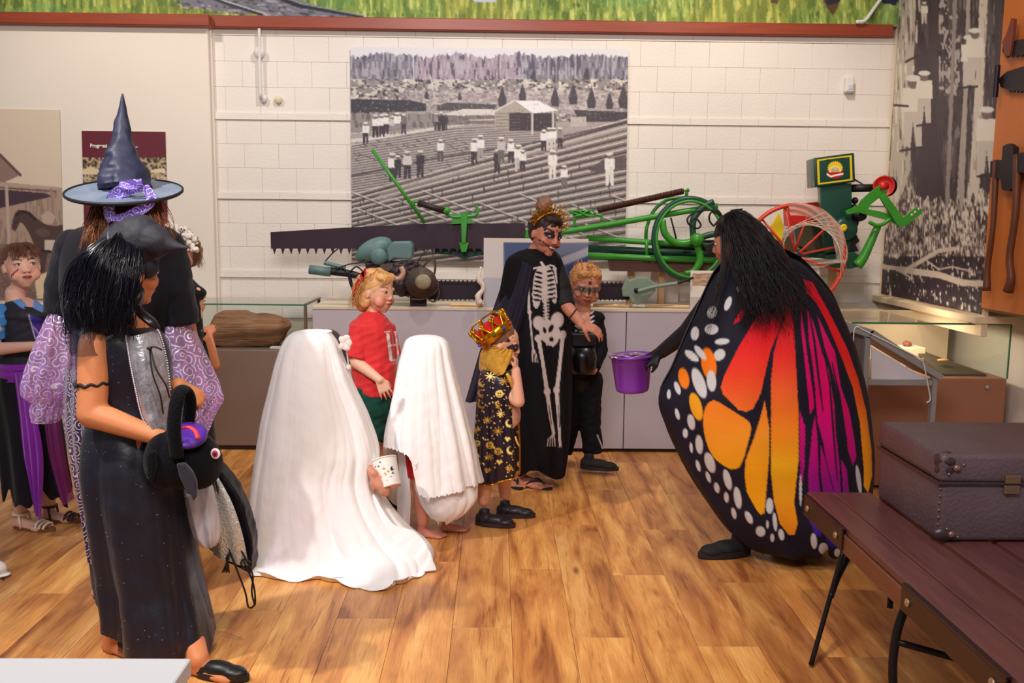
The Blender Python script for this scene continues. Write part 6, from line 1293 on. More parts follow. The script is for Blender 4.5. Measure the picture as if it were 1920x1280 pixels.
puts('neck_tie', [tube(cr([J(950, 700, -.13), J(957, 712, -.13), J(960, 726, -.12)], 10), [.008, .012, .005], 8), tube(cr([W(966, 818, 4.47), W(970, 830, 4.46), W(974, 836, 4.46)], 8), .005, 6)], col_m, kg, True)
bs = mat('navy_black_trainer', (24, 22, 34), .5, coat=.2); so_ = mat('dark_brown_sole', (48, 34, 40), .6)
p = W(908, 968, 4.56); p[2] = .002; s1_ = shoe(kg, p, (1, -.28), .215, bs, sole=so_); p = W(947, 950, 4.70); p[2] = .002; s2_ = shoe(kg, p, (1, -.15), .21, bs, sole=so_)
# king's crown
kc = thing('crown', 'gold plastic crown with red velvet cap tilted back on the small boy', 'crown', W(925, 617, 4.6))
Ccen = W(930, 628, 4.6); axv = np.array((-.60, 0.05, .80)); axv /= np.linalg.norm(axv); S0 = mpp(4.6)
puts('velvet_cap', [lathe([(.084, -.005), (.088, .02), (.086, .045), (.07, .068), (.035, .08), (.0001, .082)], Ccen, axv, 30)], mat('red_velvet', (196, 8, 18), .7, sheen=.1, spec=.2), kc, True)
puts('band', [lathe([(.088, -.016), (.094, -.014), (.098, .032), (.095, .034), (.089, .0)], Ccen, axv, 40)], gold, kc, True)
e1 = np.cross(axv, (0, 1, 0)); e1 /= np.linalg.norm(e1); e2 = np.cross(axv, e1); pk = []
for k in range(10):
    a = k*2*PI/10; ra = math.cos(a)*e1+math.sin(a)*e2; tn = -math.sin(a)*e1+math.cos(a)*e2; b = Ccen+ra*.095+axv*.02; t_ = Ccen+ra*.100+axv*.075
    for q_ in (-1, 1): pk.append(tube(cr([b+tn*q_*.026, b+tn*q_*.014+axv*.022, t_], 6), .0065, 6))
    for q_ in ((0, .008), (.007, 0), (-.007, 0), (0, -.008)): pk.append(ell(t_+tn*q_[0]+axv*q_[1], .0085, None, 8, 6))
    if k % 2 == 0: pk.append(tube(cr([t_, Ccen+ra*.07+axv*.10, Ccen+axv*.105], 8), .0045, 6))
puts('peaks', pk, gold, kc, True)
for k in range(10):
    a = k*2*PI/10+.3; ra = math.cos(a)*e1+math.sin(a)*e2; puts('jewel', [ell(Ccen+ra*.098+axv*.008, .009, None, 12, 8)], mat(('blue_gem', 'red_gem', 'green_gem')[k % 3], ((30, 60, 190), (180, 20, 40), (20, 70, 50))[k % 3], .1, coat=.5), kc, True)
# ------------------------------------------------------------------ white sheets
def sheet_mat():
    m = mat('white_sheet', (246, 243, 246), 0.85, var=0.02, bump=0.55, bscale=15, sheen=0.1, stretch=(1, 1, .45)); return m
def wrinkle(P, a=0.003, s=60):
    P[..., 1] += a*(wob(P, s, 7)*.6+wob(P*np.array((1, 1, .5)), s*.6, 8)); P[..., 0] += a*.5*wob(P, s*.8, 9); return P
shm = sheet_mat()
# large ghost
Y = 4.15
gh = thing('person', 'larger ghost under a white sheet spreading wide over the floor, hand on a bucket', 'person', (*W(620, 1041, Y)[:2], 0))
J = lambda x, y, dy=0.0: W(x, y, Y+dy)
H = Head(592, 668, Y, .215, 60, 5, 0)
parts = H.parts(J(588, 725), .045)+[ell(J(588, 745), (.11, .09, .06)), cap(J(588, 755), J(585, 850), .10, .11), cap(J(585, 850), J(590, 930), .11, .14)]
wr_ = J(700, 888, -.13)
parts += limb([J(620, 750), J(650, 840, -.04), wr_], [.04, .032, .021])+limb([J(560, 750), J(545, 830, -.05), J(580, 880, -.1)], [.04, .034, .023])
parts += hand(wr_, (.62, -.25, -.75), (.5, -.85, .1), .135, curl=.35, thumb=-1)
parts += limb([J(570, 930), J(540, 985, -.15), J(600, 1020, .05)], [.08, .06, .04])+limb([J(610, 930), J(660, 985, -.12), J(610, 1022, .08)], [.08, .06, .04])
solid('body', parts, skin_m, gh, 0.0067, 4, colfn=skin_fn(H, (206, 142, 118)))
rows = [(617.4, 590, 590.4, Y, .0005), (619, 566, 620, Y, .05), (625, 546, 622, Y, .08), (640, 532, 632, Y, .105), (670, 520, 644, Y, .125), (720, 508, 662, Y, .15), (780, 494, 690, Y, .17), (840, 485, 708, Y, .19), (890, 479, 706, Y, .20), (940, 474, 726, Y, .22), (985, 470, 762, Y, .25), (1015, 468, 800, Y-.01, .28), (1036, 464, 812, Y-.02, .31), (1041, 462, 806, Y-.04, .335)]
fg0 = ridges(31, (3, 5, 7, 11), 1.6); fg = lambda a, t: fg0(a+.25*t*t, t)*(.55+.45*np.sin(a*2+1.0+t*2))
fb = lambda a, t: fg(a, t)*np.clip((t-.08)*1.3, 0, 1)
P = loft(rows, 300, 200, (-PI, PI), fb, (.006, .21), apow=.8, wr=.002, ws=9, floor=.004, keepsil=.85)
P = wrinkle(P, .0009, 45); P[:, :, 2] += (.010+.012*np.sin(np.linspace(0, 2*PI, 300, endpoint=False)*9))[None]*(np.linspace(0, 1, 200)[:, None] > .985); P[..., 2] = np.maximum(P[..., 2], .003)
grid('white_sheet', P, shm, gh, True)
# second cloth layer trailing to the right on the floor
P = np.zeros((60, 160, 3)); A0 = cr([(700, 930, 4.02), (735, 985, 3.98), (775, 1000, 3.97), (796, 1022, 3.95), (800, 1030, 3.945)], 160); B0 = cr([(560, 1078, 3.86), (620, 1089, 3.83), (680, 1080, 3.85), (740, 1070, 3.88), (790, 1062, 3.90), (818, 1050, 3.92), (808, 1036, 3.94)], 160)
for i in range(60):
    t = i/59
    for j in range(160):
        a, b = A0[j], B0[j]; q = W(*(a*(1-t)+b*t)); q[2] = max(q[2], 0)*(1-t)**.7+.012+.018*abs(math.sin(j*.11+t*5))*(1-abs(2*t-1)); P[i, j] = q
grid('sheet_train', wrinkle(P, .002, 40), shm, gh)
P = np.zeros((24, 90, 3))
for i in range(24):
    for j in range(90):
        t, u = i/23, j/89; x = lerp(468, 560, u); q = W(x, lerp(1068, lerp(1082, 1094, u), t), lerp(3.93, 3.86, t)); q[2] = .006+.022*math.sin(PI*t)*(.5+.5*abs(math.sin(u*9))); P[i, j] = q
grid('sheet_train', P, shm, gh)
# dark felt cap and lace bow peeping past the sheet
hatm = cloth('brown_felt', (74, 58, 62), .8)
solid('felt_hat', [cap(J(618, 640, .05), J(644, 682, .05), .056, .032), cap(J(606, 632, .05), J(626, 650, .05), .040, .055)], hatm, gh, .005, 4)
bw_ = []
for k in range(5):
    a = k*1.25; c = J(648, 642, -.06)+np.array((.016*math.cos(a), -.01, .022*math.sin(a))); bw_.append(ell(c, (.015, .006, .019), np.array(Matrix.Rotation(a, 3, 'Y')), 12, 8))
bw_.append(ell(J(654, 688, -.03), (.012, .006, .014), None, 10, 6))
solid('lace_bow', bw_[:-1]+[cap(J(648, 642, -.06), J(654, 688, -.03), .004, .004), bw_[-1]], mat('white_lace', (232, 218, 214), .7), gh, .003, 1)
# halloween bucket
wbk = thing('bucket', 'white halloween printed paper bucket tipped over in the large ghost\'s hand', 'bucket', W(722, 890, 3.98))
bc = W(731, 914, 4.04); bax = np.array((-.30, .42, .86)); bax /= np.linalg.norm(bax)
cvb = Canvas(690, 840, 760, 930, 4, (240, 236, 232)); rr = np.random.RandomState(5)
for k, (x, y, r, c) in enumerate(((720, 878, 3, (226, 110, 30)), (723, 888, 3.4, (226, 150, 60)), (715, 893, 2.6, (232, 150, 60)), (735, 878, 4.2, (40, 36, 40)), (737, 886, 2.6, (60, 56, 60)), (728, 883, 2.4, (90, 140, 80)), (710, 874, 2, (40, 36, 40)), (704, 882, 2, (200, 90, 30)), (713, 866, 1.8, (60, 30, 60)), (733, 893, 1.8, (120, 110, 120)), (704, 875, 1.6, (50, 40, 50)), (726, 900, 1.6, (226, 110, 30)))): cvb.ell(x, y, r, r*.8, k*37, c); cvb.ell(x+r*.5, y-r*.4, r*.4, r*.4, 0, (240, 236, 232))
n1 = np.cross(bax, (0, 1, 0)); n1 /= np.linalg.norm(n1); n2 = np.cross(bax, n1); hs = np.linspace(0, .125, 50); th_ = np.linspace(0, 2*PI, 90, endpoint=False)
P = np.array([[bc+bax*h+(.050+.012*h/.125)*(math.cos(a)*n1+math.sin(a)*n2) for a in th_] for h in hs]); px, py = proj(P); grid('printed_wall', P, mat('printed_card', attr=True, rough=.5, var=.02), wbk, True, cvb.look(px, py))
puts('bottom', [lathe([(.0001, 0), (.0505, 0), (.0505, .004)], bc-bax*.001, bax, 60)], mat('peach_card', (224, 176, 154), .6), wbk, True); puts('rim', [lathe([(.060, 0), (.065, .001), (.065, .006), (.060, .007)], bc+bax*.124, bax, 60)], mat('white_card'), wbk, True)
puts('orange_handle', [tube(cr([bc+bax*.12+n1*.05, bc+bax*.16+n1*.05-n2*.02, bc+bax*.15-n2*.07, bc+bax*.12-n1*.03-n2*.06], 14), .008, 8)], mat('orange_ribbon', (240, 150, 40), .5), wbk, True)

# small ghost
Y = 4.4
sg = thing('person', 'smaller barefoot ghost child under a short ragged white sheet', 'person', (*W(805, 1003, Y)[:2], 0)); J = lambda x, y, dy=0.0: W(x, y, Y+dy)
H = Head(797, 672, Y, .2, 30, 0, 0)
parts = H.parts(J(797, 722), .04)+[ell(J(798, 738), (.10, .08, .05)), cap(J(798, 748), J(802, 820), .085, .095), ell(J(804, 845), (.10, .09, .09))]
parts += limb([J(772, 740), J(768, 800), J(778, 850)], [.035, .03, .022])+limb([J(825, 740), J(835, 800), J(838, 850)], [.035, .03, .022])
an1 = J(792, 978, -.02); an2 = J(838, 965, .06)
parts += limb([J(786, 860), J(790, 915), an1], [.062, .044, .027])+limb([J(822, 860), J(832, 910, .05), an2], [.062, .044, .027])
parts += foot(an1, an1+np.array((.12, -.02, 0)), .15)+foot(an2, an2+np.array((.12, .01, 0)), .15)
solid('body', parts, skin_m, sg, 0.0062, 4, colfn=skin_fn(H, (218, 142, 122)))
solid('red_shorts', [cap(J(785, 845), J(786, 893), .068, .060, True), ell(J(800, 842), (.105, .095, .08))], cloth('red_cotton', (196, 16, 30), .7), sg, .005, 3)
rows = [(627.4, 798, 798.4, Y, .0005), (629.5, 778, 820, Y, .045), (636, 764, 834, Y, .075), (650, 757, 842, Y, .095), (690, 747, 850, Y, .115), (740, 739, 862, Y, .135), (790, 731, 874, Y, .15), (840, 724, 886, Y, .165), (880, 722, 893, Y, .175), (905, 722, 898, Y, .18)]
fg20 = ridges(44, (3, 4, 6, 9), 1.2); fg2 = lambda a, t: fg20(a, t)*(.6+.4*np.sin(a*2+2.2))
def hem2(a):
    a = (a+2*PI) % (2*PI); x = np.cos(a); r_ = .003*np.sin(a*61)+.003*np.sin(a*97)
    up_ = 1/(1+np.exp((x+.30)/.035)); return up_*.185+r_-.015*np.sin(3*a)
P = loft(rows, 300, 170, (-PI, PI), lambda a, t: fg2(a, t)*np.clip((t-.1)*1.6, 0, 1), (.004, .10), hem=hem2, wr=.0012, ws=18, keepsil=.8, apow=.8)
grid('ragged_sheet', wrinkle(P, .0009, 50), shm, sg, True)
rows = [(885, 782, 893, Y, .13), (910, 778, 894, Y, .14), (935, 786, 892, Y-.01, .13), (958, 800, 872, Y-.02, .10), (978, 818, 842, Y-.03, .05)]
P = loft(rows, 160, 90, (-PI*1.0, 0.0), fg2, (.015, .022), wr=.004, ws=22, keepsil=.5); P[-12:, :, 2] += (.03*np.abs(np.sin(np.linspace(0, 9, 160))))[None]*np.linspace(0, 1, 12)[:, None]
grid('sheet_underlayer', wrinkle(P, .002, 50), shm, sg)
drape('sheet_strip', [(746, 846, 4.42), (748, 890, 4.42), (744, 935, 4.40), (746, 975, 4.40)], [(766, 842, 4.38), (768, 900, 4.37), (770, 940, 4.37), (768, 985, 4.37)], shm, sg, (60, 16), .01, 1, .006)
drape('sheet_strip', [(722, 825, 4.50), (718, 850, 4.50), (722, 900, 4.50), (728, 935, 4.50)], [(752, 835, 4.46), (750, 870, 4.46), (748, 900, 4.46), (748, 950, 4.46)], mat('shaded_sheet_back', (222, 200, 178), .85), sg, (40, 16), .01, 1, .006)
puts('frayed_threads', [tube(cr([J(783, 866, -.17), J(779+(k % 3), 872+k*3, -.175), J(776+k, 868+k*4, -.172)], 6), .0015, 4) for k in range(4)], mat('white_lace'), sg, True)

# ------------------------------------------------------------------ girl in the red shirt
Y = 5.0
rg = thing('person', 'small blonde child with red hair bow, red T-shirt with white H and green shorts', 'person', (*W(715, 930, Y)[:2], 0)); J = lambda x, y, dy=0.0: W(x, y, Y+dy)
H = Head(707, 547, Y, .226, 62, 4, 0)
parts = H.parts(J(698, 598), .038, child=True)
parts += [ell(J(695, 608), (.10, .085, .045)), cap(J(697, 622), J(702, 690), .085, .095), ell(J(703, 700), (.10, .10, .10)), cap(J(702, 720), J(698, 750), .095, .10)]
wri = J(712, 712, -.16)
parts += limb([J(672, 620, -.06), J(667, 678, -.09), wri], [.040, .036, .022])+limb([J(724, 620, .08), J(735, 680, .08), J(740, 720, .02)], [.036, .03, .022])
parts += hand(wri, (.42, -.05, -.9), (.2, -.95, .0), .13, curl=.3, thumb=1, spread=1.3)
an1 = J(704, 905, -.04); an2 = J(730, 905, .06)
parts += limb([J(690, 760, -.03), J(698, 835, -.03), an1], [.066, .046, .03])+limb([J(720, 760, .04), J(728, 835, .06), an2], [.066, .046, .03])
def gmk(c, x, y, z, ax, hd):
    b = np.exp(-(((ax-.22)/.13)**2+((z+.24)/.13)**2))*(y > 0)*.45; c[:] = c*(1-b[:, None]*.6)+np.array((236, 96, 70))*b[:, None]*.6
solid('body', parts, skin_m, rg, 0.0048, 4, colfn=skin_fn(H, (242, 186, 160), lips=(186, 96, 86), brow=(190, 130, 80), extra=gmk, blush=.5))
eyes(H, rg, (36, 32, 32), gx=-.01, lid=(130, 84, 66), sc=.95)
cv = Canvas(650, 585, 770, 745, 2, (226, 40, 44)); wl_ = (238, 226, 224)
cv.poly([(724, 624), (730, 625), (736, 673), (743, 672), (744, 676), (732, 677), (730, 673)], wl_); cv.line([(722, 622), (731, 621)], 2.4, wl_); cv.line([(735, 676), (746, 674)], 2.4, wl_); cv.line([(731, 648), (746, 645)], 3, wl_); cv.line([(742, 624), (747, 670)], 3.5, wl_); cv.line([(739, 622), (745, 621)], 2.4, wl_)
for k in range(5): cv.line([(737+k*2, 680), (738+k*2, 682)], 1.0, (226, 130, 130))
solid('red_t_shirt', [ell(J(695, 609), (.115, .10, .048)), cap(J(697, 620), J(701, 680), .110, .118), cap(J(701, 680), J(703, 738), .122, .122, True), cap(J(676, 612, -.05), J(666, 672, -.09), .056, .056, True), cap(J(722, 612, .07), J(736, 668, .09), .05, .052, True)],
      mat('printed_cotton', attr=True, rough=.8, var=.1, sheen=.2, bump=.15, bscale=60), rg, .0046, 4, wr=.0055, ws=34, colfn=lambda co, no: np.where((no[:, 1] < .35)[:, None], cv.look(*proj(co)), np.array((226, 40, 44.))))
solid('green_shorts', [cap(J(701, 735), J(702, 760), .118, .12), cap(J(690, 755, -.03), J(696, 824, -.03), .085, .088, True), cap(J(716, 755, .03), J(722, 822, .04), .085, .085, True)], cloth('green_drill', (16, 62, 54), .8, c2=(26, 84, 70)), rg, .0065, 3, wr=.005, ws=30)
hb = hairm('strawberry_blonde_hair', (206, 140, 78), (252, 206, 140), .45)
solid('hair', [H.E(0, -.10, .17, .40, .44, .39), H.E(0, -.20, -.02, .39, .34, .38), H.E(0, -.30, -.30, .30, .18, .22), H.E(.12, .22, .37, .20, .14, .09), H.E(-.12, .22, .37, .20, .14, .09), H.E(.28, -.16, -.12, .13, .18, .26), H.E(-.28, -.16, -.12, .13, .18, .26)], hb, rg, .005, 3, wr=.006, ws=50)
gds = [[H.L(sx*.02, .10, .52), H.L(sx*.30, .10, .36), H.L(sx*.40, -.12, .10), H.L(sx*.40, -.20, -.18), H.L(sx*.42, -.20, -.46)] for sx in (1,)]+[[H.L(.02, -.1, .54), H.L(.33, -.12, .36), H.L(.41, -.26, .05), H.L(.38, -.36, -.2), H.L(.40, -.46, -.44)], [H.L(0, -.2, .52), H.L(.2, -.4, .34), H.L(.26, -.5, .05), H.L(.22, -.5, -.2), H.L(.2, -.6, -.46)]]
strands('hair_strands', gds, 170, hb, rg, .007, .0024, .012, 6, 14)
gds = [[H.L(.05, .0, .54), H.L(.2, .26, .44), H.L(.30, .34, .28), H.L(.36, .2, .16)], [H.L(-.05, .0, .54), H.L(-.08, .3, .45), H.L(-.03, .40, .34), H.L(.12, .41, .26)]]
strands('fringe', gds, 60, hb, rg, .004, .002, .006, 7, 12)
rb = cloth('red_ribbon', (190, 22, 34), .5)
bc_ = H.L(.20, -.34, .44)
puts('hair_bow', [pxpoly([(676, 512), (686, 500), (686, 512), (682, 520)], 4.90, .012), pxpoly([(674, 514), (682, 508), (683, 524), (678, 526)], 4.90, .014), pxpoly([(672, 522), (666, 534), (660, 552), (663, 554), (672, 538), (676, 526)], 4.93, .01)], rb, rg, False)
p = W(735, 936, 4.96); p[2] = .002; shoe(rg, p, (.3, -1), .2, mat('black_patent', (24, 18, 22), .25), sole=mat('black_sole', (30, 26, 28), .6)); p = W(703, 940, 4.93); p[2] = .002; shoe(rg, p, (.25, -1), .2, mat('black_patent'), sole=mat('black_sole'))

# ------------------------------------------------------------------ sheer glitter organza with silver curls
def organza(name, base, alpha, dens=26.0):
    m = bpy.data.materials.new(name); m.use_nodes = True; nt = m.node_tree; N = nt.nodes; L = nt.links; b = N['Principled BSDF']; out = N['Material Output']
    tc = N.new('ShaderNodeTexCoord'); vo = N.new('ShaderNodeTexVoronoi'); vo.inputs['Scale'].default_value = dens; vo.feature = 'F1'; L.new(tc.outputs['Object'], vo.inputs['Vector'])
    # spiral: angle around the cell centre plus distance
    sb_ = N.new('ShaderNodeVectorMath'); sb_.operation = 'SUBTRACT'; L.new(tc.outputs['Object'], sb_.inputs[0]); L.new(vo.outputs['Position'], sb_.inputs[1])
    sp = N.new('ShaderNodeSeparateXYZ'); L.new(sb_.outputs[0], sp.inputs[0]); at = N.new('ShaderNodeMath'); at.operation = 'ARCTAN2'; L.new(sp.outputs['Z'], at.inputs[0]); L.new(sp.outputs['X'], at.inputs[1])
    ml = N.new('ShaderNodeMath'); ml.operation = 'MULTIPLY_ADD'; L.new(vo.outputs['Distance'], ml.inputs[0]); ml.inputs[1].default_value = 22; L.new(at.outputs[0], ml.inputs[2])
    sn = N.new('ShaderNodeMath'); sn.operation = 'SINE'; L.new(ml.outputs[0], sn.inputs[0]); gt = N.new('ShaderNodeMath'); gt.operation = 'GREATER_THAN'; gt.inputs[1].default_value = .74; L.new(sn.outputs[0], gt.inputs[0])
    tr = N.new('ShaderNodeBsdfTransparent'); tr.inputs[0].default_value = (*[min(1, v*1.15) for v in lin([min(255, v+60) for v in base])], 1)
    b.inputs['Base Color'].default_value = (*lin(base), 1); b.inputs['Roughness'].default_value = .35; b.inputs['Sheen Weight'].default_value = .4
    m1 = N.new('ShaderNodeMixShader'); m1.inputs[0].default_value = alpha; L.new(tr.outputs[0], m1.inputs[1]); L.new(b.outputs[0], m1.inputs[2])
    b2 = N.new('ShaderNodeBsdfPrincipled'); b2.inputs['Base Color'].default_value = (.80, .74, .88, 1); b2.inputs['Metallic'].default_value = .4; b2.inputs['Roughness'].default_value = .25
    m2 = N.new('ShaderNodeMixShader'); L.new(gt.outputs[0], m2.inputs[0]); L.new(m1.outputs[0], m2.inputs[1]); L.new(b2.outputs[0], m2.inputs[2]); L.new(m2.outputs[0], out.inputs[0]); MATS[name] = m; return m
org = organza('lilac_organza', (188, 150, 212), .42, 21); org_d = organza('dark_organza', (70, 44, 84), .55)

# ------------------------------------------------------------------ tall witch from behind
Y = 3.66
tw = thing('person', 'woman from behind under a tall pointed witch hat, black top with lilac glitter sleeves', 'person', (*W(220, 1120, Y)[:2], 0)); J = lambda x, y, dy=0.0: W(x, y, Y+dy)
H = Head(233, 405, Y+.03, .225, 172, -4, 0)
parts = H.parts(J(232, 452), .052)+[ell(J(232, 468), (.19, .11, .08)), cap(J(230, 490), J(228, 600), .14, .12), cap(J(228, 600), J(230, 700), .12, .165)]
parts += limb([J(140, 480), J(115, 600, .05), J(100, 690, .16)], [.052, .042, .028])+limb([J(322, 480), J(345, 600, .05), J(372, 700, .16)], [.052, .042, .028])
parts += hand(J(100, 690, .16), (0, .5, -.8), (-1, 0, 0), .17, curl=.6)+hand(J(372, 700, .16), (.2, .4, -.8), (1, 0, 0), .17, curl=.6)
an1 = J(190, 1105, .0); an2 = J(262, 1095, .05)
parts += limb([J(205, 720), J(196, 900), an1], [.095, .06, .036])+limb([J(258, 720), J(262, 900), an2], [.095, .06, .036])+foot(an1, an1+np.array((.02, .12, 0)), .23)+foot(an2, an2+np.array((.04, .12, 0)), .23)
solid('body', parts, skin_m, tw, 0.0112, 4, colfn=skin_fn(H, (206, 142, 112)))
bt = cloth('black_crepe', (18, 15, 26), .85, sheen=.1, var=.4)
rows = [(418, 200, 268, Y, .06), (424, 160, 312, Y, .09), (440, 128, 336, Y, .12), (470, 114, 344, Y, .14), (520, 112, 345, Y, .145), (580, 118, 340, Y, .14), (640, 140, 322, Y, .135), (700, 146, 316, Y, .15), (800, 148, 316, Y, .16), (900, 156, 318, Y, .165), (1000, 168, 322, Y, .17), (1070, 176, 320, Y, .165), (1118, 184, 316, Y, .15)]
P = loft(rows, 120, 90, (-PI, PI), foldfn(51, (5, 8, 12), 1), (.004, .02), wr=.003, ws=18); grid('black_dress', P, bt, tw, True)
solid('sleeve', [cap(J(140, 468), J(122, 540, .02), .076, .074), cap(J(124, 530, .02), J(116, 588, .03), .074, .070, True)], bt, tw, .006, 6, wr=.006, ws=22); solid('sleeve', [cap(J(312, 468), J(330, 550), .076, .076), cap(J(328, 540), J(340, 608, .0), .076, .070, True)], bt, tw, .006, 4, wr=.006, ws=25)
rows = [(586, 96, 140, Y+.02, .06), (620, 82, 150, Y+.02, .085), (670, 62, 156, Y+.02, .10), (710, 50, 150, Y+.02, .10), (735, 50, 140, Y+.02, .09), (752, 66, 130, Y+.02, .06)]
P = loft(rows, 120, 70, (-PI, PI), foldfn(52, (6, 10, 14), 2), (.008, .022), wr=.006, ws=25, keepsil=.2); grid('sheer_sleeve', P, org, tw, True)
rows = [(742, 64, 128, Y+.02, .06), (765, 58, 118, Y+.02, .06), (790, 62, 110, Y+.02, .05)]; grid('sleeve_frill', loft(rows, 80, 24, (-PI, PI), foldfn(53, (9, 14), 2), (.01, .018)), org, tw, True)
rows = [(608, 300, 355, Y, .07), (640, 292, 372, Y, .09), (690, 290, 396, Y, .105), (730, 296, 412, Y, .105), (750, 308, 414, Y, .09), (775, 326, 400, Y, .06), (815, 340, 384, Y, .035)]
P = loft(rows, 140, 90, (-PI, PI), foldfn(54, (6, 10, 14), 2), (.008, .024), wr=.007, ws=25, keepsil=.2); grid('sheer_sleeve', P, org, tw, True)
drape('sheer_overskirt', [(120, 690, 3.60), (118, 790, 3.58), (132, 880, 3.56), (150, 960, 3.55), (166, 1050, 3.54)], [(172, 690, 3.44), (170, 790, 3.43), (174, 880, 3.42), (184, 960, 3.42), (194, 1050, 3.42)], org_d, tw, (80, 40), .03, 3, .015)
hcol = hairm('auburn_hair', (96, 54, 34), (176, 112, 72), .5)
gds = [[W(178, 372, 3.60), W(170, 400, 3.56), W(160, 430, 3.52), W(150, 470, 3.50)], [W(205, 380, 3.54), W(200, 410, 3.50), W(195, 440, 3.48), W(190, 480, 3.47)], [W(235, 385, 3.52), W(236, 410, 3.50), W(238, 440, 3.47), W(240, 480, 3.47)], [W(268, 380, 3.54), W(275, 410, 3.50), W(280, 440, 3.48), W(285, 470, 3.47)], [W(296, 370, 3.60), W(306, 400, 3.58), W(312, 430, 3.56), W(320, 460, 3.54)]]
solid('hair', [H.E(0, -.12, .10, .42, .45, .42), H.E(0, -.12, -.25, .52, .38, .35)], hcol, tw, .006, 3, wr=.006, ws=30)
strands('hair_strands', gds, 420, hcol, tw, .014, .0022, .012, 12, 14)
# hat
th_ = thing('witch_hat', 'tall pointed dark witch hat with lilac ribbon on the woman seen from behind', 'hat', W(233, 358, 3.60))
hc = W(233, 357, 3.60); hn = np.array((.02, -.24, .97)); hn /= np.linalg.norm(hn); rx_ = 103*mpp(3.60)
hatcl = mat('dark_taffeta', (24, 24, 42), .5, var=.35, nscale=8, bump=.7, bscale=14, c2=(48, 54, 84), spec=.35); brim_m = mat('brim_taffeta', (78, 92, 118), .5, var=.3, nscale=8, bump=.3, bscale=20, c2=(136, 146, 164))
puts('brim', [lathe([(.05, .012), (rx_*.5, .006), (rx_*.97, -.004), (rx_, -.002), (rx_*.99, -.010), (.05, -.004)], hc, hn, 72)], brim_m, th_, True)
puts('brim_edge', [lathe([(rx_*.985, -.011), (rx_*1.008, -.007), (rx_*1.008, .0), (rx_*.985, .003), (rx_*.98, -.003), (rx_*.985, -.011)], hc, hn, 72)], mat('black_piping', (16, 14, 20), .5), th_, True)
cp0 = cr([tuple(W(234, 356, 3.60)), tuple(W(231, 318, 3.62)), tuple(W(229, 270, 3.64)), tuple(W(230, 225, 3.66)), tuple(W(229, 176, 3.66))], 70)
rr_ = cr([(48*mpp(3.6),), (38*mpp(3.6),), (22*mpp(3.6),), (12*mpp(3.6),), (1.5*mpp(3.6),)], 70)[:, 0]
V, F = tube(cp0, rr_, 48); V = V+(.011*np.clip(1-np.linspace(0, 1, 70), .15, 1)[:, None, None]*(wob(V, 42, 3)*.6+wob(V, 80, 4)*.5).reshape(70, 48, 1)*np.array((1, 1, .3))).reshape(-1, 3)
put('cone', V, F, hatcl, th_)
def ribbon(name, pts, w, m, par, tw_=0.0):
    P0 = cr([W(*p) for p in pts], 50); T = np.gradient(P0, axis=0); T /= np.linalg.norm(T, axis=1)[:, None]; N_ = np.cross(T, (0, 1, 0)); N_ /= np.linalg.norm(N_, axis=1)[:, None]+1e-9
    u = np.linspace(-1, 1, 12)[None, :, None]; P = P0[:, None]+N_[:, None]*u*w+np.array((0, -1, 0))*(.010*np.cos(u*2.5+np.linspace(0, 7, 50)[:, None, None])); return grid(name, P, m, par)
org2 = organza('violet_ribbon', (118, 84, 200), .8, 34)
ribbon('ribbon', [(268, 345, 3.50), (245, 352, 3.48), (222, 362, 3.47), (208, 378, 3.46), (203, 398, 3.46), (212, 414, 3.46)], .022, org2, th_); ribbon('ribbon', [(212, 412, 3.455), (232, 408, 3.45), (252, 400, 3.45), (272, 388, 3.46), (282, 372, 3.47), (270, 350, 3.49)], .018, org2, th_); ribbon('ribbon', [(225, 350, 3.47), (238, 346, 3.46), (255, 346, 3.46), (262, 352, 3.47)], .018, org2, th_)
cu_ = thing('cup', 'small magenta cup held low behind the left glitter sleeve', 'cup', W(98, 752, 3.8)); puts('cup_body', [lathe([(.0001, 0), (.045, 0), (.060, .10), (.056, .10), (.0001, .02)], W(98, 765, 3.80), (0, 0, 1), 30)], mat('magenta_plastic', (120, 16, 84), .4), cu_, True)

# ------------------------------------------------------------------ young witch in front
Y = 3.15
yw = thing('person', 'girl witch in front with black wig, long black dress and silver bodice, reaching into bag', 'person', (*W(280, 1235, Y)[:2], 0)); J = lambda x, y, dy=0.0: W(x, y, Y+dy)
H = Head(243, 510, Y, .222, 138, 6, 0)
parts = H.parts(J(238, 590), .046)
parts += [cap(J(240, 585), J(255, 625), .046, .05), ell(J(235, 648), (.085, .10, .045)), cap(J(238, 668), J(250, 760), .088, .09), cap(J(250, 760), J(258, 840), .10, .14)]
wr_ = J(305, 822, -.16)
parts += limb([J(178, 648, -.10), J(172, 775, -.14), wr_], [.052, .047, .027])+hand(wr_, (.75, .0, -.65), (.4, -.75, .35), .155, curl=.3, thumb=1)
wr2 = J(335, 722, -.03); parts += limb([J(285, 640, .08), J(300, 745, .10), wr2], [.046, .042, .027])+hand(wr2, (.8, -.25, -.35), (.2, -.3, .9), .15, curl=1.0, thumb=-1, tcurl=.8)
an1 = J(213, 1208, .02); an2 = J(372, 1236, -.15)
parts += limb([J(245, 880), J(225, 1060), an1], [.09, .06, .035])+limb([J(285, 880, .03), J(312, 1060, .02), J(352, 1180, -.02), an2], [.08, .058, .05, .036])
parts += foot(an1, an1+np.array((.1, -.04, 0)), .21)+foot(an2, an2+np.array((.11, -.03, 0)), .21)
solid('body', parts, skin_m, yw, 0.0058, 4, colfn=skin_fn(H, (212, 134, 88), brow=(40, 24, 22), blush=.15))
eyes(H, yw)
vel = mat('black_velvet_glitter', (12, 10, 22), .42, var=.4, nscale=5, bump=.12, bscale=50, c2=(26, 24, 44)); vel.node_tree.nodes['Principled BSDF'].inputs['Sheen Weight'].default_value = .06
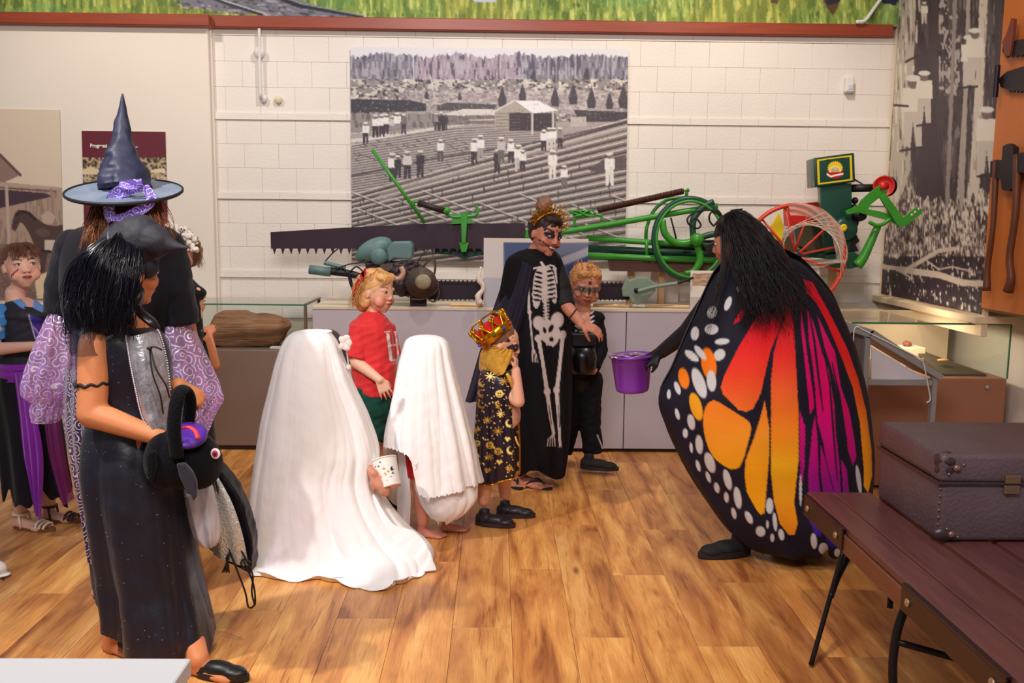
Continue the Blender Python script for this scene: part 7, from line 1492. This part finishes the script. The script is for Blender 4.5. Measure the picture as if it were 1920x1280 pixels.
rows = [(612, 200, 276, Y, .07), (620, 182, 294, Y, .105), (640, 168, 306, Y, .125), (680, 162, 320, Y, .125), (740, 166, 322, Y, .11), (790, 164, 322, Y, .12), (850, 160, 330, Y, .15), (920, 166, 344, Y, .16), (1000, 180, 356, Y, .165), (1080, 194, 372, Y, .17), (1150, 202, 388, Y-.02, .17), (1192, 204, 398, Y-.03, .16)]
fy = ridges(61, (3, 5, 8), 1.2)
P = loft(rows, 220, 180, (-PI, PI), lambda a, t: fy(a+t*.9, t)*np.clip((t-.3)*1.6, .05, 1), (.003, .055), hem=lambda a: .015*np.sin(4*a)-.03*np.cos(a), wr=.004, ws=15, keepsil=.95); P = wrinkle(P, .0015, 40)
grid('black_dress', P, vel, yw, True)
idx = np.random.RandomState(9); gl = []
for k in range(110):
    i = idx.randint(34, 178); j = idx.randint(6, 105); q = P[i, j % 220]
    if q[1] < Y-.03: gl.append(ell(q+np.array((0, -.002, 0)), .0013, None, 5, 3))
o = puts('sequins', gl, mat('silver_sequin', (226, 220, 236), .2, metal=.7), yw, False); o['kind'] = 'stuff'
sil = mat('silver_brocade', (84, 78, 86), .3, metal=.5, var=.6, nscale=22, c2=(226, 226, 236), bump=.9, bscale=26)
drape('silver_bodice', [(238, 632, 3.01), (246, 680, 2.99), (256, 730, 2.99), (268, 780, 2.99), (285, 815, 3.0)], [(296, 618, 3.06), (310, 670, 3.05), (318, 720, 3.05), (320, 780, 3.05), (312, 815, 3.02)], sil, yw, (70, 36), .035, 1, .004)
def beads(pts, n, r, m): Pb = cr([W(*p) for p in pts], n); return [ell(p, r, None, 8, 5) for p in Pb]
o = puts('silver_trim', beads([(236, 630, 3.0), (244, 680, 2.98), (254, 730, 2.98), (266, 780, 2.98), (284, 818, 2.99)], 60, .0034, sil)+beads([(262, 590, 3.04), (280, 610, 3.04), (298, 622, 3.04), (312, 670, 3.04), (320, 730, 3.04)], 50, .003, sil), mat('silver_sequin'), yw, True); o['kind'] = 'stuff'
puts('lace_tie', [tube(cr([W(*p) for p in q], 24), .0028, 6) for q in ([(278, 652, 2.98), (290, 650, 2.97), (304, 656, 2.98)], [(280, 652, 2.98), (286, 700, 2.965), (300, 740, 2.965), (306, 775, 2.97)], [(282, 652, 2.98), (292, 690, 2.965), (310, 720, 2.97), (318, 745, 2.98)])]+[ell(W(280, 653, 2.975), (.009, .005, .006), None, 10, 6)], wire, yw, True)
puts('sequin_collar', [tube(cr([J(256, 575, -.06), J(268, 590, -.10), J(285, 604, -.11), J(298, 616, -.10)], 20), [.012, .02, .02, .010], 10, flat=.5)], mat('black_sequin', (24, 16, 22), .3, var=.6, nscale=120), yw, True)
rows = [(606, 150, 210, Y-.05, .07), (622, 142, 204, Y-.07, .085), (645, 140, 200, Y-.09, .085), (662, 142, 200, Y-.10, .08)]
P = loft(rows, 60, 24, (-PI, PI), foldfn(64, (6, 9), 1), (.003, .01)); grid('cap_sleeve', P, mat('sheer_black_net', (30, 24, 46), .6, alpha=.5), yw, True)
puts('arm_band', [tube([J(172, 718, -.12)+.052*(math.cos(t)*np.array((1, 0, .03))+math.sin(t)*np.array((0, 1, 0)))+np.array((0, 0, .004*math.sin(t*9))) for t in np.linspace(0, 2*PI, 70, endpoint=False)], .0055, 6, closed=True)], mat('black_lace', (26, 18, 20), .7), yw, True)
wig = hairm('black_wig', (6, 5, 12), (22, 20, 36), .25)
solid('wig', [H.E(0, -.12, .12, .44, .48, .44), H.E(0, -.30, -.08, .44, .38, .44), cap(J(215, 540, -.02), J(185, 610, -.04), .10, .085), cap(J(180, 520, .02), J(160, 590, .0), .07, .07)], wig, yw, .006, 3, wr=.006, ws=30)
gds = [[W(258, 446, 3.10), W(262, 500, 3.02), W(250, 560, 3.0), W(246, 610, 3.0), W(240, 640, 3.02)], [W(240, 436, 3.08), W(228, 490, 3.0), W(222, 550, 2.97), W(218, 600, 2.97), W(212, 642, 2.98)], [W(225, 438, 3.08), W(195, 480, 3.01), W(180, 540, 2.99), W(175, 590, 2.98), W(180, 636, 2.99)], [W(214, 442, 3.10), W(165, 480, 3.06), W(145, 535, 3.05), W(140, 590, 3.03), W(160, 630, 3.02)], [W(208, 446, 3.14), W(145, 500, 3.12), W(128, 560, 3.12), W(126, 610, 3.10), W(132, 660, 3.08)]]
strands('wig_strands', gds, 620, wig, yw, .012, .0019, .014, 21, 20)
# folded witch hat
fh = thing('witch_hat', 'soft black witch hat with flopped tip on the girl in front', 'hat', W(250, 460, 3.12))
hk = mat('soft_black_felt', (32, 30, 42), .7, var=.2, bump=.2, bscale=60)
solid('crown_cone', [cap(J(243, 468), J(262, 450, -.02), .098, .085), cap(J(262, 450, -.02), J(290, 452, -.05), .085, .055), cap(J(290, 452, -.05), J(318, 460, -.06), .055, .026), cap(J(318, 460, -.06), J(352, 465, -.07), .026, .006), cap(J(250, 490), J(275, 500, -.02), .07, .04)], hk, fh, .004, 5, wr=.005, ws=26)
bn_ = np.array((.80, -.22, .52)); bn_ /= np.linalg.norm(bn_); bcn = J(252, 468, .0)
V, F = lathe([(.05, .02), (.095, .004), (.108, -.002), (.106, -.006), (.05, .01)], bcn, bn_, 60, sx=1.0); V = V+np.array(bn_)*(.010*wob(V, 14, 6))[:, None]; put('brim', V, F, mat('black_piping'), fh)
ft = mat('black_flat_shoe', (18, 16, 20), .4)
p = J(412, 1272, -.14); p = np.array((an2[0]+.03, an2[1]-.01, .003)); shoe(yw, p, (1, -.25), .205, ft, sole=mat('black_sole'), h=.5); shoe(yw, np.array((an1[0]+.02, an1[1], .003)), (1, -.3), .22, ft, sole=mat('black_sole'), h=.5)
V_ = [(390, 800, 3.05), (350, 1000, 3.03), (385, 1090, 3.02), (398, 1160, 3.02)]
drape('sheer_overskirt', [(340, 930, 3.08), (352, 1000, 3.06), (368, 1080, 3.05), (390, 1150, 3.04)], [(352, 930, 3.02), (368, 1000, 3.0), (384, 1080, 3.0), (402, 1160, 3.0)], mat('sheer_black_net'), yw, (40, 12), .01, 1, .004)

# plush bag
pg = thing('plush_bag', 'round black plush creature bag with pink ringed eye and purple lining', 'bag', W(345, 860, 3.0)); BY = 3.0
J = lambda x, y, dy=0.0: W(x, y, BY+dy); plush = mat('black_plush', (9, 8, 14), .95, sheen=.06, spec=.15, var=.3, bump=.5, bscale=120)
solid('bag_body', [ell(J(345, 858), (66*mpp(BY), .105, 60*mpp(BY))), ell(J(310, 862, -.01), (38*mpp(BY), .09, 56*mpp(BY))), ell(J(375, 868), (42*mpp(BY), .09, 50*mpp(BY)))], plush, pg, .005, 3)
puts('lining', [lathe([(.060, 0), (.056, .012), (.03, .018), (.0001, .016)], J(352, 818, -.045), (.18, -.35, 1), 36, sx=1.2)], mat('purple_lining', (96, 40, 190), .5, var=.5, nscale=20, c2=(60, 20, 110)), pg, True)
puts('red_lining_strip', [tube(cr([J(335, 806, -.10), J(352, 800, -.11), J(366, 808, -.12), J(372, 822, -.13)], 20), .009, 8, flat=.5)], mat('coral_strip', (222, 60, 66), .5), pg, True)
V, F = tube(cr([J(332, 858, -.11), J(326, 800, -.12), J(333, 745, -.10), J(345, 728, -.05), J(356, 750, .0), J(352, 800, .03)], 50), .022, 14, flat=.55); put('carry_handle', V, F, plush, pg)
ec = J(404, 850, -.045)
puts('eye_disc', [ell(ec, (.016, .006, .018), None, 18, 8)], mat('white_felt', (238, 232, 236), .6), pg, True); puts('eye_ring', [ell(ec+np.array((0, -.004, 0)), (.010, .004, .012), None, 16, 8)], mat('pink_felt', (200, 40, 90), .6), pg, True); puts('eye_pupil', [ell(ec+np.array((.001, -.007, 0)), (.005, .003, .006), None, 12, 6)], mat('dark_pupil', (60, 16, 30), .5), pg, True)
finm = mat('charcoal_plush', (34, 30, 44), .9, sheen=.2)
solid('fin', [extrude([J(x, y, -.125) for x, y in ((330, 870), (345, 868), (360, 885), (368, 905), (368, 930), (362, 940), (356, 925), (350, 928), (346, 915), (336, 895))], (0, .018, 0))], finm, pg, .004, 2)
solid('fin', [extrude([J(x, y, -.11) for x, y in ((276, 850), (290, 845), (292, 880), (284, 905), (275, 890))], (0, .018, 0))], plush, pg, .004, 2)

# drawstring bag and white plastic bag
db_ = thing('drawstring_bag', 'black drawstring bag with silver sequin panel hanging beside the plush bag', 'bag', W(430, 980, 3.3)); DY = 3.3
J = lambda x, y, dy=0.0: W(x, y, DY+dy)
solid('bag_body', [extrude([J(x, y, -.05) for x, y in ((372, 880), (398, 872), (415, 885), (440, 918), (460, 960), (472, 1010), (474, 1060), (470, 1078), (455, 1070), (420, 1050), (390, 1030), (372, 1000))], (0, .09, 0))], mat('black_nylon', (13, 13, 24), .5, bump=.1, spec=.25), db_, .006, 6, wr=.004, ws=30)
drape('sequin_panel', [(388, 892, 3.24), (384, 950, 3.225), (392, 1010, 3.22), (400, 1040, 3.23)], [(404, 885, 3.235), (434, 940, 3.20), (454, 1000, 3.20), (466, 1062, 3.225)], mat('silver_sequins', (176, 186, 188), .2, metal=.5, var=.5, nscale=90, c2=(236, 238, 236), bump=.6, bscale=140), db_, (60, 30), .012, 2, .004)
puts('drawstring', [tube(cr([J(*p, -.09) for p in q], 40), .0035, 6) for q in ([(395, 880), (405, 940), (424, 1000), (430, 1030), (445, 1070), (460, 1110), (466, 1138), (478, 1132), (477, 1105), (472, 1085), (462, 1062), (456, 1050)], [(400, 885), (420, 960), (440, 1010), (462, 1050), (474, 1080), (472, 1110), (478, 1134)], [(470, 1055), (458, 1048), (452, 1056), (458, 1066), (466, 1060)])], wire, db_, True)
puts('tassel', [tube([J(430, 1036, -.09), J(426, 1048, -.09)], [.004, .007], 8)]+[tube(cr([J(427, 1046, -.09), J(424+k, 1060, -.09+.002*k), J(420+k*2, 1072+k % 3, -.09)], 6), .0016, 4) for k in range(-2, 6)], wire, db_, True)
pl_ = thing('plastic_bag', 'cloudy white plastic bag hanging under the plush bag', 'bag', W(375, 970, 3.12))
rows = [(905, 345, 398, 3.14, .03), (930, 346, 404, 3.14, .045), (970, 354, 410, 3.14, .055), (1000, 366, 409, 3.14, .05), (1020, 378, 404, 3.14, .03), (1026, 386, 396, 3.14, .01)]
P = loft(rows, 100, 60, (-PI, PI), foldfn(71, (4, 7, 11), 2), (.006, .016), wr=.005, ws=30, keepsil=.4); grid('bag_film', P, mat('cloudy_plastic', (214, 214, 230), .3, alpha=.78, var=.1), pl_, True)

# ------------------------------------------------------------------ girl with purple sash at the left edge
Y = 4.5
lg = thing('person', 'girl with fringe and cheek scar in black bodice and purple sash at left edge', 'person', (*W(60, 990, Y)[:2], 0)); J = lambda x, y, dy=0.0: W(x, y, Y+dy)
H = Head(40, 500, Y, .213, 40, -6, -3)
parts = H.parts(J(28, 556), .038, child=True)+[cap(J(26, 550), J(32, 575), .040, .05), ell(J(40, 588), (.135, .10, .05)), cap(J(42, 600), J(45, 660), .10, .095), cap(J(45, 660), J(48, 710), .09, .11)]
wr_ = J(68, 648, -.15)
parts += limb([J(2, 592, -.08), J(-18, 655, -.12), wr_], [.040, .034, .021])+hand(wr_, (1, -.1, .05), (.0, -.5, .8), .12, curl=.4, thumb=-1)+limb([J(82, 592, .06), J(100, 650, .05), J(108, 690, -.02)], [.036, .03, .021])
an1 = J(38, 962, -.02); an2 = J(92, 950, .10)
parts += limb([J(30, 720), J(32, 850), an1], [.075, .05, .03])+limb([J(66, 720, .05), J(84, 850, .08), an2], [.075, .05, .03])+foot(an1, an1+np.array((.12, -.03, 0)), .205)+foot(an2, an2+np.array((.12, -.02, 0)), .19)
def lmk(c, x, y, z, ax, hd):
    m = hd & (y > .1) & (x > .05) & (np.abs((z+.12)+.9*(x-.22)) < .02) & (x > .15) & (x < .30); c[m] = (140, 20, 30)
    m = hd & (y > .1) & (x > .13) & (x < .31) & (np.abs((z+.12)+.9*(x-.22)) < .045) & (np.abs(np.sin(x*75)) < .35); c[m] = (150, 30, 36)
solid('body', parts, skin_m, lg, 0.0054, 4, colfn=skin_fn(H, (226, 176, 158), lips=(184, 92, 92), brow=(96, 60, 50), extra=lmk, blush=.25))
eyes(H, lg, (74, 72, 90), gx=-.015, gz=.008, lid=(90, 56, 52))
cv = Canvas(-60, 540, 130, 730, 1.5, (26, 26, 42)); blu = (92, 140, 214)
cv.poly([(8, 540), (25, 548), (52, 575), (50, 582), (36, 574), (4, 548)], blu); cv.poly([(60, 555), (70, 556), (82, 575), (80, 586), (62, 578)], blu); cv.poly([(25, 545), (64, 552), (62, 576), (52, 575)], (206, 160, 146))
cv.poly([(52, 588), (84, 590), (82, 632), (66, 634), (62, 612)], (56, 44, 166)); cv.poly([(58, 612), (84, 610), (80, 640), (64, 634)], (92, 36, 140)); cv.line([(53, 588), (60, 612), (66, 634)], 2.4, (176, 190, 214)); cv.line([(62, 612), (80, 634)], 3, (140, 140, 200))
cv.poly([(44, 574), (64, 578), (90, 592), (84, 600), (52, 588)], (20, 20, 32))
solid('bodice', [ell(J(41, 590), (.145, .115, .058)), cap(J(42, 600), J(46, 660), .112, .105), cap(J(46, 655), J(48, 692), .107, .115, True)], mat('printed_velvet', attr=True, rough=.7, var=.1), lg, .005, 4, wr=.003, ws=35, colfn=lambda co, no: np.where((no[:, 1] < .3)[:, None], cv.look(*proj(co)), np.array((26, 26, 42.))))
solid('blue_sleeve', [ell(J(4, 600, -.07), (.052, .055, .075)), cap(J(3, 590, -.07), J(-2, 634, -.08), .05, .05, True)], cloth('blue_satin', (60, 128, 196), .4), lg, .004, 3, wr=.005, ws=60)
rows = [(690, -2, 96, Y, .115), (720, -8, 100, Y, .13), (800, 2, 112, Y, .15), (880, 10, 122, Y, .155), (922, 14, 128, Y, .16)]
P = loft(rows, 180, 100, (-PI, PI), foldfn(81, (5, 8, 12), 1), (.006, .03), hem=lambda a: .03*np.sin(5*a)+.02*np.sin(11*a)); grid('black_skirt', P, bt, lg, True)
pv = cloth('purple_satin', (112, 16, 150), .45, sheen=.4, c2=(140, 30, 172)); pm_ = mat('plum_chiffon', (104, 20, 92), .6, alpha=.85, var=.25, c2=(130, 36, 112))
rows = [(676, -2, 92, Y, .118), (690, -6, 98, Y, .13), (708, -4, 98, Y, .13)]; P = loft(rows, 120, 26, (-PI, PI), None); P[..., 1] += .006*np.sin(np.linspace(0, 5*PI, 26))[:, None]; P[..., 0] += .003*np.sin(np.linspace(0, 5*PI, 26))[:, None]; grid('waist_sash', P, pv, lg, True)
drape('sash_tail', [(26, 700, 4.36), (36, 780, 4.33), (44, 860, 4.31), (66, 955, 4.29)], [(54, 700, 4.34), (68, 780, 4.31), (80, 860, 4.30), (76, 975, 4.29)], pv, lg, (70, 30), .012, 3, .010)
drape('sash_tail', [(66, 715, 4.36), (82, 790, 4.34), (92, 860, 4.33), (116, 950, 4.32)], [(100, 715, 4.40), (112, 790, 4.38), (122, 860, 4.36), (138, 935, 4.36)], pm_, lg, (60, 24), .012, 2, .010)
drape('skirt_point', [(92, 880, 4.38), (100, 910, 4.36), (110, 930, 4.36), (120, 950, 4.36)], [(110, 880, 4.40), (116, 905, 4.38), (124, 930, 4.37), (128, 952, 4.36)], bt, lg, (24, 12))
solid('hair', [H.E(0, -.10, .15, .395, .43, .40), H.E(0, -.30, .10, .32, .26, .34), H.E(.05, -.5, .05, .16, .16, .2)], hairm('chestnut_hair', (70, 36, 30), (130, 80, 62)), lg, .005, 3, wr=.004, ws=60)
gds = [[H.L(a_*.6, .12, .52), H.L(a_, .36, .40), H.L(a_*1.12, .41, .24), H.L(a_*1.15, .405, .15)] for a_ in (-.30, -.15, 0, .15, .30)]
strands('fringe', gds, 120, hairm('chestnut_hair', 0, 0), lg, .003, .0022, .003, 31, 10)
sdl = mat('cream_leather', (236, 220, 200), .5); sol = mat('tan_sole', (122, 78, 50), .6)
def sandal(an, dv, k, m, par):
    d = np.array((dv[0], dv[1], 0)); d /= np.linalg.norm(d); s = np.array((-d[1], d[0], 0)); h = np.array((an[0], an[1], 0))-d*k*.2; so = [h+d*k*.57*(1-math.cos(t))+s*k*.2*math.sin(t) for t in np.linspace(0, 2*PI, 28, endpoint=False)]
    o = puts('sandal', [extrude([p+np.array((0, 0, .001)) for p in so], (0, 0, .014))], sol, par)
    arc = lambda f, w, hh: cr([h+d*k*f+s*w*k+np.array((0, 0, .015)), h+d*k*(f+.01)+s*w*.75*k+np.array((0, 0, hh*.8)), h+d*k*(f+.02)+np.array((0, 0, hh)), h+d*k*(f+.01)-s*w*.75*k+np.array((0, 0, hh*.8)), h+d*k*f-s*w*k+np.array((0, 0, .015))], 14)
    for f, w, hh in ((.74, .185, .048), (.84, .18, .042), (.94, .165, .038)): puts('strap', [tube(arc(f, w, hh), .0065, 6)], m, o, True)
    puts('strap', [tube([h+d*k*.22+np.array((0, 0, .075))+k*.17*(math.cos(t)*d+math.sin(t)*s) for t in np.linspace(0, 2*PI, 24, endpoint=False)], .0065, 6, closed=True), tube([h+d*k*.3+s*k*.17+(0, 0, .07), h+d*k*.34+s*k*.18+(0, 0, .012)], .006, 6), tube([h+d*k*.3-s*k*.17+(0, 0, .07), h+d*k*.34-s*k*.18+(0, 0, .012)], .006, 6)], m, o, True)
sandal(an1, (.12, -.03), .205, sdl, lg); sandal(an2, (.12, -.02), .19, mat('dark_leather_strap', (60, 34, 34), .5), lg)

# ------------------------------------------------------------------ two children half hidden behind the witches
Y = 4.7
wb_ = thing('person', 'child with white fluffy bow, half hidden behind the flopped witch hat', 'person', (*W(335, 955, Y)[:2], 0)); J = lambda x, y, dy=0.0: W(x, y, Y+dy)
H = Head(336, 472, Y, .22, 12, 4, 0); parts = H.parts(J(334, 530), .042, child=True)+[ell(J(332, 548), (.14, .085, .05)), cap(J(332, 560), J(330, 680), .11, .11), cap(J(320, 700), J(318, 930), .07, .035), cap(J(345, 700), J(346, 930), .07, .035)]
parts += limb([J(300, 555), J(292, 620), J(300, 680)], [.04, .034, .024])+limb([J(364, 555), J(366, 620), J(352, 680, -.1)], [.04, .034, .024])+foot(J(318, 930), J(320, 930)+np.array((0, -.1, 0)), .2)+foot(J(346, 930), J(346, 930)+np.array((0, -.1, 0)), .2)
solid('body', parts, skin_m, wb_, 0.0069, 4, colfn=skin_fn(H, (234, 176, 152), lips=(190, 96, 90), brow=(130, 90, 70))); eyes(H, wb_, (70, 80, 90), lid=(120, 80, 66))
solid('dark_dress', [ell(J(332, 550), (.15, .10, .055)), cap(J(332, 560), J(330, 680), .125, .13), cap(J(330, 680), J(330, 830), .14, .20, True)], bt, wb_, .012, 3, wr=.005)
hl = hairm('light_brown_curls', (120, 84, 60), (190, 150, 112)); solid('hair', [H.E(0, -.10, .16, .40, .42, .39), H.E(0, -.14, -.05, .41, .32, .36)], hl, wb_, .005, 2, wr=.010, ws=60)
strands('curls', [[H.L(k_*.36, .12, .34), H.L(k_*.44, .10, .1), H.L(k_*.44, .08, -.15), H.L(k_*.42, .06, -.34)] for k_ in (-1,)]+[[H.L(-.3, .2, .42), H.L(-.42, .2, .2), H.L(-.42, .12, -.1), H.L(-.40, .05, -.4)]], 70, hl, wb_, .005, .0022, .016, 33, 14)
fl_ = []; rr = np.random.RandomState(3)
for k in range(46):
    t = rr.rand(); q = lerp(np.array((312, 428)), np.array((364, 470)), t) if t > .2 else np.array((308+rr.rand()*14, 424+rr.rand()*8)); q = q+rr.randn(2)*4+np.array((2*math.sin(t*PI)*6, -10*math.sin(t*PI)))
    fl_.append(ell(W(q[0], q[1], 4.62+rr.randn()*.015), (.012+.008*rr.rand(), .008, .009+.008*rr.rand()), None, 8, 6))
puts('fluffy_bow', fl_, mat('white_tulle', (236, 228, 222), .8), wb_, True)
puts('googly_eyes', [ell(W(340, 429, 4.585), .004, None, 8, 6), ell(W(346, 431, 4.585), .004, None, 8, 6)], mat('black_hole'), wb_, True)
Y = 5.1
bl = thing('person', 'small child with curly blond hair and bare arm, touching the glass case', 'person', (*W(355, 905, Y)[:2], 0)); J = lambda x, y, dy=0.0: W(x, y, Y+dy)
H = Head(352, 566, Y, .205, 150, 6, 0); parts = H.parts(J(352, 612), .036)+[ell(J(355, 624), (.10, .075, .045)), cap(J(356, 634), J(354, 710), .085, .09), cap(J(346, 730), J(344, 880), .055, .03), cap(J(366, 730), J(366, 880), .055, .03)]
wr_ = J(392, 628, .24); parts += limb([J(380, 634), J(402, 684, .06), wr_], [.040, .032, .02])+hand(wr_, (-.1, .6, .7), (0, -1, .4), .11, curl=.5, thumb=-1, spread=1.4)+limb([J(330, 634), J(322, 690), J(330, 740)], [.036, .03, .02])+foot(J(344, 880), J(344, 880)+np.array((0, .1, 0)), .17)+foot(J(366, 880), J(366, 880)+np.array((0, .1, 0)), .17)
solid('body', parts, skin_m, bl, 0.0062, 4, colfn=skin_fn(H, (232, 150, 108)))
solid('black_top', [ell(J(353, 626), (.108, .09, .05)), cap(J(356, 636), J(355, 780), .10, .13, True)], bt, bl, .009, 3)
hg = hairm('golden_curls', (168, 120, 64), (244, 206, 140)); solid('hair', [H.E(0, -.08, .12, .42, .44, .42), H.E(0, -.10, -.2, .36, .32, .3)], hg, bl, .005, 2, wr=.010, ws=55)
cl = []; rr = np.random.RandomState(6)
for k in range(90):
    d_ = rr.randn(3); d_ /= np.linalg.norm(d_); b_ = H.C+d_*np.array((.088, .088, .095))+np.array((0, 0, .012)); t_ = np.linspace(0, 5, 12)[:, None]; e_ = rr.randn(3)
    cl.append(tube(b_+np.hstack([.008*np.cos(t_), .008*np.sin(t_), -.004*t_]), [.0035, .003, .002], 5))
puts('curls', cl, hg, bl, True); puts('hair_clips', [ell(W(346, 537, 5.0), (.006, .006, .008), None, 8, 6), ell(W(352, 535, 5.0), (.006, .006, .008), None, 8, 6), tube(cr([W(362, 568, 5.0), W(370, 562, 4.99), W(372, 570, 4.99)], 10), .003, 6)], mat('black_hole'), bl, True)
